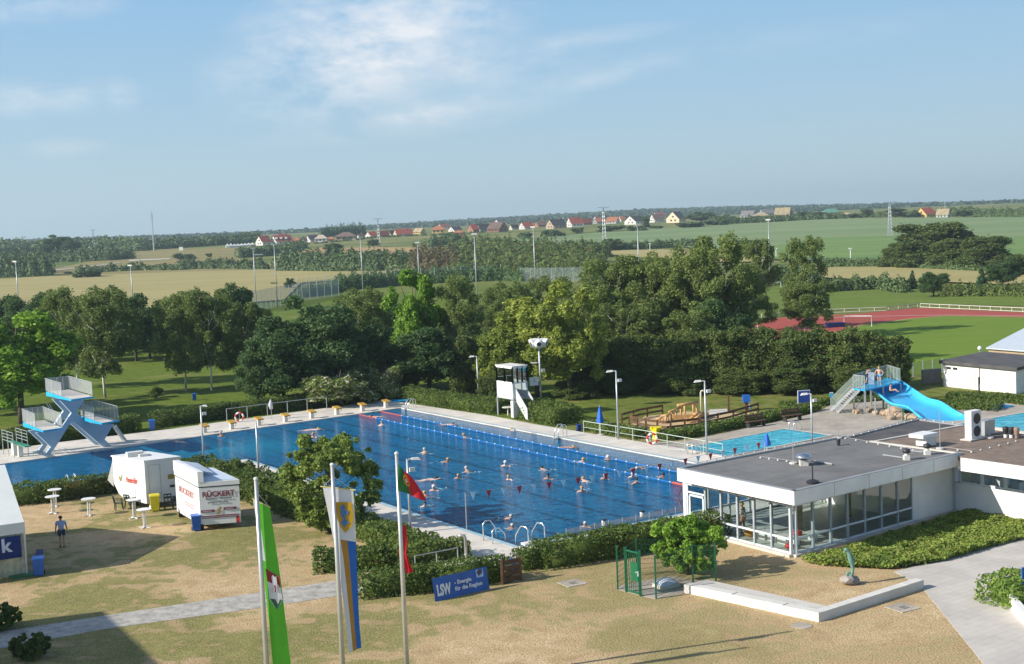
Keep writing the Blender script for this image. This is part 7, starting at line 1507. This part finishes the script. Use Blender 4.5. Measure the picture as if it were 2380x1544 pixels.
def house(x0,x1,yt,yb,kind,wc,rc,label,gside=-1,gfrac=.36,dorm=0):
    "gable houses turn their gable end to the left (or right) of the view, hip houses slope on all sides"
    b=G((x0+x1)/2,yb);k=1/ppm(b);W_=(x1-x0)*k;Hh=max(3.2,HT(b,yt));t=thing('house',label,'house',b,.04*math.sin(x0),'houses of the village')
    wm,rm=HW[wc],HR[rc]
    if kind=='gable':      # ridge runs away from the gable front, seen from the side: front width gfrac, long roof beside it
        gw=W_*gfrac;ev=Hh*.38;lr=W_-gw;s=gside
        X=lambda u:(u-W_/2)*(-s);dz=max(5.5,gw*1.0);a=.9
        # gable end plane skewed: from near-left corner back
        p=[Vector((X(0),a*gw*1.1,0)),Vector((X(gw),0,0)),Vector((X(W_),2.0,0)),Vector((X(lr),a*gw*1.1+2.,0))]
        m=MB();V_=[q+Z3*-.5 for q in p]+[q+Z3*ev for q in p];m.add(V_,[(0,1,5,4),(1,2,6,5),(2,3,7,6),(3,0,4,7),(4,5,6,7)])
        r0=(p[0]+p[1])/2+Z3*Hh;r1=(p[2]+p[3])/2+Z3*Hh;m.add([p[0]+Z3*ev,p[1]+Z3*ev,r0,p[2]+Z3*ev,p[3]+Z3*ev,r1],[(0,1,2),(3,4,5)]);part('wall',m,wm,t)
        e=(r1-r0).normalized()*.4;m=MB();n1=Vector((0,-.35,-.22))
        m.add([p[1]+Z3*ev+n1-e,p[2]+Z3*ev+n1+e,r1+Z3*.15+e,r0+Z3*.15-e,p[0]+Z3*ev-n1*.5-e,p[3]+Z3*ev-n1*.5+e],[(0,1,2,3),(3,2,5,4)]);rf=part('roof',m,rm,t)
        f=(p[1]-p[0]);nw=Vector((f.y,-f.x,0)).normalized()*.06;nw=nw if nw.y<0 else -nw
        for u,z in((.3,.22),(.62,.22),(.45,.55)):
            q=p[0]+f*u+nw;m=MB();m.bar(q+Z3*Hh*z,q+f*.14+Z3*Hh*z,.05,Hh*.13);part('window',m,WIN,t)
        f=(p[2]-p[1]);nn_2=Vector((0,-.06,0))
        for u in(.2,.5,.75):
            q=p[1]+f*u+nn_2;m=MB();m.bar(q+Z3*ev*.55,q+f*.1+Z3*ev*.55,.05,ev*.35);part('window',m,WIN,t)
        for q_ in range(dorm):
            q=lerp(r0,r1,(q_+.7)/(dorm+.4))-Z3*Hh*.3+Vector((0,-1.8,0));part('dormer',MB().box(tuple(q),(1.6,1.6,1.2)),wm,rf)
        q=lerp(r0,r1,.7);part('chimney',MB().box(tuple(q+Z3*.3),(.7,.7,1.3)),HW['b'],rf)
    else:
        ev=Hh*(.5 if kind=='hip' else .62);D_=W_*.6
        p=[Vector((-W_*.44,0,0)),Vector((W_*.44,0,0)),Vector((W_*.44,D_,0)),Vector((-W_*.44,D_,0))]
        m=MB();m.prism([tuple(q[:2]) for q in p],-.5,ev);part('wall',m,wm,t)
        o=W_*.06;q=[Vector((-W_*.5,-o,ev-.1)),Vector((W_*.5,-o,ev-.1)),Vector((W_*.5,D_+o,ev-.1)),Vector((-W_*.5,D_+o,ev-.1))];rl=W_*(.5-.28);a_,c_=Vector((-rl*.6,D_/2,Hh)),Vector((rl*.6,D_/2,Hh))
        m=MB();m.add(q+[a_,c_],[(0,1,5,4),(1,2,5),(2,3,4,5),(3,0,4),(3,2,1,0)]);part('roof',m,rm,t)
        for u in(-.3,-.05,.22): part('window',MB().box((W_*u,-.04,ev*.55),(W_*.12,.08,ev*.4)),WIN,t)
H=house
H(592,630,549,571,'gable','w','d','white-gabled house with dark red roof, leftmost of the village',gfrac=.5)
H(627,680,547,569,'gable','w','d','white-gabled house with a long dark red roof and dormers',gfrac=.3,dorm=3)
H(678,698,552,566,'hip','t','o','small tan house with orange hip roof')
H(697,714,550,565,'hip','g','k','low grey house between the orange roof and the white gable')
H(709,740,547,563,'gable','w','k','white gable with steep black roof',gfrac=.4)
H(730,762,546,563,'hip','w','p','white house with flat pale pink roof')
H(762,777,550,562,'hip','b','o','small brick house with orange-red roof')
H(776,830,540,559,'hip','t','n','wide tan bungalow with brown hip roof below the conifers')
H(829,847,545,555,'gable','w','n','small white house with brown roof beside the conifers',gfrac=.4)
H(848,876,539,553,'gable','w','r','white gable with red roof left of the left pylon',gfrac=.5)
H(876,905,537,552,'gable','b','d','dark red roofed brick house behind the left pylon',gfrac=.25)
H(902,917,536,547,'gable','c','k','small cream house with black roof')
H(914,960,533,550,'gable','c','r','cream house under a large bright red roof',gfrac=.2)
H(960,988,531,544,'gable','y','s','yellowish house with pale roof behind the dark trees',gside=1,gfrac=.4)
H(1002,1037,525,543,'hip','y','o','yellow two-storey house with orange hip roof')
H(1041,1074,527,539,'gable','w','k','white pointed gable with black roof, low',gfrac=.45)
H(1054,1078,536,546,'hip','b','o','small orange brick house in front of the white pointed gable')
H(1086,1114,522,541,'gable','b','r','brick house with bright red roof left of the unfinished roof',gfrac=.5)
H(1110,1140,521,539,'gable','g','k','long dark roofed house behind the brick one',gfrac=.2)
H(1132,1182,517,540,'gable','b','n','big brown tiled roof of a half-built house',gfrac=.45,gside=1)
H(1207,1242,517,533,'gable','w','r','white gable with red roof above the green field tip',gfrac=.35)
H(1270,1318,510,532,'gable','t','k','tan house with big dark roof',gfrac=.35)
H(1317,1356,506,528,'gable','w','r','tall white gable with the brightest red roof',gfrac=.3)
H(1352,1377,509,523,'gable','b','r','red roofed house behind the brightest one',gfrac=.2)
H(1409,1442,505,520,'gable','w','o','white house with orange roof right of the central pylon',gfrac=.3,gside=1)
H(1454,1502,502,522,'gable','w','k','white house with wide black roof above the field',gfrac=.5,dorm=0)
H(1511,1546,498,517,'gable','w','n','low white house with brown roofs',gfrac=.3)
H(1552,1595,492,518,'gable','c','k','tall pointed cream gable with dark roof',gfrac=.62)
H(1722,1760,490,508,'gable','w','y','white house with dark grey roof, left of the grey roofs',gside=1,gfrac=.3)
H(1751,1790,494,509,'hip','w','s','white house with pale sheet roof between grey roofs')
H(1766,1802,486,502,'gable','g','y','grey roofed house behind the pale sheet roof',gfrac=.2)
H(1801,1842,483,510,'gable','b','s','unfinished house with straw and tile striped roof',gside=1,gfrac=.2)
H(1817,1853,491,509,'hip','w','k','white house with dark roof before the unfinished one')
H(1874,1896,493,503,'hip','t','p','low pale orange house')
H(1911,1957,485,503,'hip','c','g','cream pavilion-like house with green tent roof')
H(1958,1980,494,505,'hip','t','s','small tan house right of the green roof')
H(2134,2177,483,506,'gable','y','r','yellow gabled house with red roof at the right',gfrac=.45)
H(2178,2213,486,507,'gable','w','s','house with straw coloured roof and thin mast beside it',gfrac=.3,gside=1)
H(1085+0,1096,541,547,'hip','w','p','tiny white shed below the brick house') if 0 else None
H(1184,1206,522,534,'gable','w','k','small dark-roofed house left of the white gable above the field tip',gfrac=.3)
H(1243,1270,514,528,'gable','b','n','brown house between the red roof and the big dark roof',gfrac=.3)
H(1379,1408,508,520,'gable','g','o','orange roofed grey house left of the central pylon house',gfrac=.3)
H(1380,1396,503,513,'gable','w','d','small house higher up behind the orange roofed grey one',gfrac=.4)
H(1436,1456,503,515,'gable','c','o','small cream house left of the wide black roof',gfrac=.4)
H(1548-30,1548,494,507,'gable','g','d','dark house behind the low white brown-roofed house',gfrac=.3)
H(640,668,544,556,'gable','w','d','small house in the second row behind the long red roof',gfrac=.4)
H(800,824,534,545,'gable','w','r','red roof showing behind the wide tan bungalow',gfrac=.3)
H(1018,1046,521,531,'gable','w','d','dark red roof behind the yellow two-storey house',gfrac=.3)
H(1150,1178,510,522,'gable','w','k','dark roof behind the half-built house',gfrac=.3)
b=G(290,584);H(276,306,574,583,'hip','b','o','small red-brown roof among the left trees');H(203,235,576,585,'hip','g','p','pale blue-grey shed roof among the left trees')
b=G(2197,505);single('mast',MB().tube([(0,0,0),(0,0,HT(b,468))],[.5,.12],6),GREYM,'thin pale mast over the straw coloured roof','mast',b)
# white tents in a row
for i in range(8):
    x=529+i*8.2;b=G(x,576-i*.6);h=HT(b,566-i*.6+(2 if i>1 else 0));w=4.2/ppm(b)
    single('white_tent',MB().add([(-w,-w,0),(w,-w,0),(w,w,0),(-w,w,0),(-w,-w,h*.4),(w,-w,h*.4),(w,w,h*.4),(-w,w,h*.4),(0,0,h)],[(0,1,5,4),(1,2,6,5),(2,3,7,6),(3,0,4,7),(4,5,8),(5,6,8),(6,7,8),(7,4,8)]),WHITE,'small white peaked tent in the row beside the leftmost village house','tent',b,.3,'row of white tents')
b=G(421,583);h=HT(b,574);single('white_sign',MB().box((0,0,h*.5),(h*1.0,.3,h*.9)),WHITE,'leaning white board on the edge of the brown meadow','board',b)
b=G(655,588);h=HT(b,577);single('white_tank',MB().ball((0,0,h*.5),(h*.35,h*.35,h*.5),10),WHITE,'small white tank in front of the village bushes','tank',b)
b=G(601,604);h=HT(b,592);t=thing('field_shelter','open field shelter with flat roof beside the mast','shelter',b);w=16/ppm(b);part('roof',MB().box((0,0,h),(w*1.3,w*.6,.5)),GREYM,t)
for x in(-.5,.5): part('post',MB().box((x*w,0,h/2),(.5,.5,h)),WOOD,t)
# ---------------------------------------------------------------- pylons, masts, nets
def pylon(px,by,ty,label,w0=5.,group='lattice pylons',tele=False):
    b=G(px,by);h=HT(b,ty);s=h/60.;t=thing('pylon',label,'pylon',b,.2,group);w0=w0*s;r=.13*max(.8,s);m=MB()
    if tele:
        m.tube([(0,0,0),(0,0,h)],[1.1*s,.45*s],8);part('mast',m,GALV,t)
        for z in(.78,.86,.92): part('antenna_ring',MB().tube([(-1.9*s,0,h*z),(1.9*s,0,h*z)],.5*s,6).tube([(0,-1.9*s,h*z),(0,1.9*s,h*z)],.5*s,6),GALV,t)
        return
    T_=[(a,c) for a in(-1,1) for c in(-1,1)]
    for a,c in T_: m.tube([(a*w0/2,c*w0/2,0),(a*w0*.12,c*w0*.12,h*.97)],r,4)
    n=9
    for k in range(n):
        z0,z1=h*.96*k/n,h*.96*(k+1)/n;f0,f1=w0*(.5-.38*k/n),w0*(.5-.38*(k+1)/n)
        for (a,c),(d,e) in(((-1,-1),(1,-1)),((-1,1),(1,1)),((-1,-1),(-1,1)),((1,-1),(1,1))):
            m.tube([(a*f0,c*f0,z0),(d*f1,e*f1,z1)],r*.6,3,cap=False);m.tube([(d*f0,e*f0,z0),(a*f1,c*f1,z1)],r*.6,3,cap=False)
    part('lattice',m,GALV,t)
    for z,l in((.97,w0*1.6),): part('crossarm',MB().bar((-l,0,h*z),(l,0,h*z),r*2.5,r*3),GALV,t)
pylon(1405,563,480,'tall lattice pylon with crossarm in the middle of the green field',6)
pylon(881,574,507,'lattice pylon behind the village at left centre',6);pylon(2069,552,468,'lattice pylon in the green field at the right',7)
pylon(219,586,533,'faint thin lattice pylon among the left woods',4);pylon(1240+2,520,500,'distant pylon on the wooded ridge',4) if 0 else None
pylon(358,585,492,'telecom mast with antenna rings on the left',5,None,True)
def fmast(px,by,ty,label,dx=0.):
    b=G(px,by);h=HT(b,ty);t=thing('floodlight_mast',label,'light mast',b,random.uniform(-.5,.5),'sports ground floodlight masts');part('pole',MB().tube([(0,0,0),(0,0,h)],[.14,.08],8),GREYM,t,True);part('floodlight',MB().box((0,-.2,h),(1.0,.3,.28)).box((0,0,h-.25),(.3,.3,.3)),OFFW,t)
for x,b_,ty,l in[(596,712,577,'floodlight mast at the left end of the grey ball fence'),(645,715,567,'second floodlight mast, in the barley field view'),(845,700,552,'floodlight mast rising over the line of fence posts'),(976,690,564,'floodlight mast above the fresh green tree'),(1110,722,544,'floodlight mast showing its whole length in the centre'),(1246,700,528,'floodlight mast right of the centre one'),(1487,690,523,'floodlight mast over the birches'),(1790,672,511,'floodlight mast between the lollipop birch and the goal'),(46,745,608,'floodlight mast at the far left'),(311,735,617,'floodlight mast between the left birches')]: fmast(x,b_,ty,l)
for x,b_,ty,l in[(1511,587,567,'small lamp post on the tan strip'),(1804,600,578,'small lamp post in the green field, left one'),(1977,605,578,'small lamp post in the green field, right one')]:
    b=G(x,b_);h=HT(b,ty);t=thing('small_lamp',l,'lamp',b);part('pole',MB().tube([(0,0,0),(0,0,h)],.12,6),WHITE,t);part('lamp_head',MB().box((0,0,h),(.9,.5,.35)),WHITE,t)
def netfence(pix,hp,n,label,mat,pr=.06):
    pts=[G(*q) for q in pix];o=pts[0];t=thing('ball_fence',label,'fence',o);hs=[HT(p,q[1]-hp) for p,q in zip(pts,pix)];h=sum(hs)/len(hs);pm=MB().tube([(0,0,0),(0,0,h)],pr,5).data('post',GALV)
    L_=[(pts[i+1]-pts[i]).length for i in range(len(pts)-1)];g=MB()
    for a,c in zip(pts,pts[1:]): g.add([a-o,c-o,c-o+Z3*h,a-o+Z3*h],[(0,1,2,3)])
    part('net',g,mat,t)
    for k in range(n):
        s=sum(L_)*k/(n-1);i=0
        while i<len(L_)-1 and s>L_[i]: s-=L_[i];i+=1
        link('post',pm,t,lerp(pts[i],pts[i+1],s/L_[i])-o)
netfence([(584,727),(632,716),(700,700),(788,688)],45,17,'grey ball fence with close posts left of the big dark tree',netm('grey_net',(.42,.44,.47),.42),.07)
netfence([(692,684),(920,660),(1165,648)],35,20,'long ball fence with many bright posts behind the pool trees',netm('thin_net',(.35,.37,.39),.1),.09)
netfence([(1210,655),(1385,655)],33,8,'bluish ball fence behind the yellow-green maples',netm('blue_grey_net',(.22,.28,.3),.28))
# track side
def rail2(pix,hp,n,label,z=0):
    pts=[P(*q) for q in pix];h=HT(pts[0],pix[0][1]-hp);o=pts[0];t=thing('track_railing',label,'railing',o)
    part('rail',MB().tube([p-o+Z3*h for p in pts],.045,5),OFFW,t);part('kerb',MB().tube([p-o+Z3*.1 for p in pts],.06,4),CONC2,t);L_=[(pts[i+1]-pts[i]).length for i in range(len(pts)-1)];pm=MB().tube([(0,0,0),(0,0,h)],.045,5).data('post',OFFW)
    for k in range(n):
        s=sum(L_)*k/(n-1);i=0
        while i<len(L_)-1 and s>L_[i]: s-=L_[i];i+=1
        link('post',pm,t,lerp(pts[i],pts[i+1],s/L_[i])-o)
rail2([(1770,739),(1935,728),(2060,723),(2133,715)],9,13,'pale railing along the left bend of the red track');rail2([(2139,715),(2250,720),(2430,728)],9,13,'pale railing along the right stretch of the red track')
def goal(x0,x1,by,ty,label,r=.06,far=False):
    a,c=(G(x0,by[0]),G(x1,by[1])) if far else (P(x0,by[0]),P(x1,by[1]));h=HT(a,ty);t=thing('football_goal',label,'goal',a);d=c-a;part('frame',MB().tube([(0,0,0),(0,0,h),d+Z3*h,d],r,6),WHITE,t);bk_=Vector((.8,1.6,0));part('net',MB().add([(0,0,h),tuple(d+Z3*h),tuple(d+bk_),tuple(bk_)],[(0,1,2,3)]),netm('goal_net',(.6,.6,.6),.15),t)
goal(1962,2026,(759,759),735,'white football goal on the near side of the red track')
goal(1792,1815,(669,668),657,'small white football goal far behind the birches')
single('jump_mat',MB().box((0,0,.3),(2.4,1.5,.6),.2),M('dark_blue_mat',(.02,.04,.16),.6),'dark blue landing mat just above the wall of dark trees','mat',P(1941,760))
GM2=netm('pitch_fence_mesh',(.12,.22,.16),.28)
pts=[(2100,880),(2190,866),(2202,868)];p=[P(*q) for q in pts];o=p[0];t=thing('mesh_fence','green mesh fence between the bright pitch and the garage building','fence',o);h=HT(o,846);g=MB()
for a,c in zip(p,p[1:]): g.add([a-o+Z3*.05,c-o+Z3*.05,c-o+Z3*h,a-o+Z3*h],[(0,1,2,3)])
part('mesh',g,GM2,t)
for k in range(5): part('post',MB().tube([lerp(Vector(),p[1]-o,k/4),lerp(Vector(),p[1]-o,k/4)+Z3*h],.06,6),GALV,t)
# ---------------------------------------------------------------- the block to the left whose shadow falls on the path
S0=P(239,1421);S1=P(372,1546);S2=P(60,1443);hh=11.;sv=Vector((math.cos(SA_),math.sin(SA_),0))*hh/math.tan(SE_)
c0_=S0-sv;d1=(S1-S0).normalized();d2=(S2-S0).normalized()
t=thing('neighbour_building','plain tall building outside the left edge that shades the path','building',c0_);m=MB();q=[Vector(),d1*19,d1*19+d2*14,d2*14];m.prism([tuple(v[:2]) for v in q],0,hh);part('wall',m,WALLW,t)
m=MB();m.prism([tuple(v[:2]) for v in q],hh,hh+.02);part('roof',m,FELT,t)
HAZE=.00017
# ---------------------------------------------------------------- light, sky, air
SE,SA=math.radians(29),math.radians(18)      # sun height; shadows fall 18 degrees off the picture's right
sd=Vector((-math.cos(SA)*math.cos(SE),-math.sin(SA)*math.cos(SE),math.sin(SE)))
sl=bpy.data.lights.new('sun','SUN');sl.energy=5.0;sl.angle=math.radians(.5);sl.color=(1,.93,.82);so=bpy.data.objects.new('sun',sl);COL.objects.link(so)
so.rotation_euler=sd.to_track_quat('Z','Y').to_euler()
w=bpy.data.worlds.new('World');C.world=w;w.use_nodes=True;nt=w.node_tree;nt.nodes.clear();N=nt.nodes.new;L=nt.links.new
o=N('ShaderNodeOutputWorld');bg=N('ShaderNodeBackground');sk=N('ShaderNodeTexSky');sk.sky_type='NISHITA';sk.sun_disc=False
sk.sun_elevation=SE;sk.sun_rotation=math.atan2(sd.x,sd.y);sk.altitude=100;sk.air_density=1.0;sk.dust_density=1.1;sk.ozone_density=1.6
bg.inputs[1].default_value=.12;L(bg.outputs[0],o.inputs[0])
# thin clouds high over the plain, laid out by direction
tc=N('ShaderNodeTexCoord');sp=N('ShaderNodeSeparateXYZ');L(tc.outputs['Generated'],sp.inputs[0])
def mt(op,a,b=None,c=None,cl=False):
    x=N('ShaderNodeMath');x.operation=op;x.use_clamp=cl
    for i,v in enumerate((a,b,c)):
        if v is None: continue
        if isinstance(v,(int,float)): x.inputs[i].default_value=v
        else: L(v,x.inputs[i])
    return x.outputs[0]
az=mt('DIVIDE',sp.outputs['X'],sp.outputs['Y']);el=mt('DIVIDE',sp.outputs['Z'],sp.outputs['Y'])
cv=N('ShaderNodeCombineXYZ');L(az,cv.inputs[0]);L(el,cv.inputs[1])
def cno(scx,scy,s,d,dist=.0,off=0):
    mp=N('ShaderNodeMapping');mp.inputs['Scale'].default_value=(scx,scy,1);mp.inputs['Location'].default_value=(off,off,0);mp.inputs['Rotation'].default_value=(0,0,-.12);L(cv.outputs[0],mp.inputs[0])
    n=N('ShaderNodeTexNoise');n.inputs['Scale'].default_value=s;n.inputs['Detail'].default_value=d;n.inputs['Roughness'].default_value=.6;n.inputs['Distortion'].default_value=dist;L(mp.outputs[0],n.inputs['Vector']);return n.outputs['Fac']
n1=cno(1,2.2,9,8,.4,1.3);n2=cno(1,2.5,26,6,.3,4.)
def puff(px,py,rx,ry,amt,tilt=0.):
    "soft region of cloud round a direction"
    r=ray(px,py);a0,e0=r[0]/r[1],r[2]/r[1]
    dx=mt('SUBTRACT',az,a0);dy=mt('SUBTRACT',el,e0);dy=mt('SUBTRACT',dy,mt('MULTIPLY',dx,tilt))
    q=mt('ADD',mt('POWER',mt('ABSOLUTE',mt('DIVIDE',dx,rx/FL)),2.),mt('POWER',mt('ABSOLUTE',mt('DIVIDE',dy,ry/FL)),2.))
    return mt('MULTIPLY',mt('SUBTRACT',1.,mt('POWER',q,.5),None,True),amt)
tot=None
for a in((860,95,420,190,1.5,.15),(1060,150,380,90,.8,0),(740,210,300,120,1.0,0),(960,270,420,60,.7,.1),(1400,175,420,35,.55,.18),(1300,100,320,30,.5,.1),(100,225,260,55,.75,0),(275,220,60,50,.7,0),(150,345,120,30,.4,0),(60,15,260,50,.6,0),(1750,110,500,50,.2,.1)):
    p=puff(*a);tot=p if tot is None else mt('MAXIMUM',tot,p)
n3=cno(1,2.2,70,5,.2,9.)
nn=mt('ADD',mt('ADD',mt('MULTIPLY',mt('SUBTRACT',n1,.5),2.6),mt('MULTIPLY',mt('SUBTRACT',n2,.5),1.5)),mt('MULTIPLY',mt('SUBTRACT',n3,.5),.7))
dn=mt('MULTIPLY',tot,mt('ADD',nn,.5,None,True),None,True)
dn=mt('MULTIPLY',dn,.9)
rp=N('ShaderNodeValToRGB');e=rp.color_ramp.elements
K=1/(.12*1.30)
for i,(p,c) in enumerate(((0,(.50,.655,.725)),(.035,(.46,.625,.73)),(.09,(.37,.58,.76)),(.16,(.29,.52,.775)),(.45,(.16,.36,.72)))):
    q=e[i] if i<2 else e.new(p)
    q.position=p;q.color=[v for v in c]+[1]
L(sp.outputs['Z'],rp.inputs[0])
vm=N('ShaderNodeVectorMath');vm.operation='SCALE';L(rp.outputs[0],vm.inputs[0]);vm.inputs['Scale'].default_value=K
fm=N('ShaderNodeMapRange');L(sp.outputs['Z'],fm.inputs[0]);fm.inputs[1].default_value=.2;fm.inputs[2].default_value=.6;fm.inputs[3].default_value=.95;fm.inputs[4].default_value=.0
sm=N('ShaderNodeMixRGB');L(fm.outputs[0],sm.inputs[0]);L(sk.outputs[0],sm.inputs[1]);L(vm.outputs[0],sm.inputs[2])
mx=N('ShaderNodeMixRGB');L(dn,mx.inputs[0]);L(sm.outputs[0],mx.inputs[1]);mx.inputs[2].default_value=(5.7,5.8,6.0,1);L(mx.outputs[0],bg.inputs[0])
# air
if HAZE:
    hz=MB();hz.box((0,4000,58),(13000,13000-3000,122));hz.v=[(x,y,z) for x,y,z in hz.v]
    m,nt2,N2,L2=nodes('thin_air');oo=N2('ShaderNodeOutputMaterial');pv=N2('ShaderNodeVolumePrincipled');pv.inputs['Color'].default_value=(.74,.92,1,1);pv.inputs['Density'].default_value=HAZE;pv.inputs['Anisotropy'].default_value=.2;L2(pv.outputs[0],oo.inputs['Volume'])
    ho=link('haze',hz.data('haze',m));ho['kind']='stuff'
C.view_settings.view_transform='Standard';C.view_settings.look='None';C.view_settings.exposure=.42;C.view_settings.gamma=1
C.render.engine='CYCLES';C.cycles.max_bounces=6;C.cycles.transparent_max_bounces=24;C.cycles.volume_bounces=0
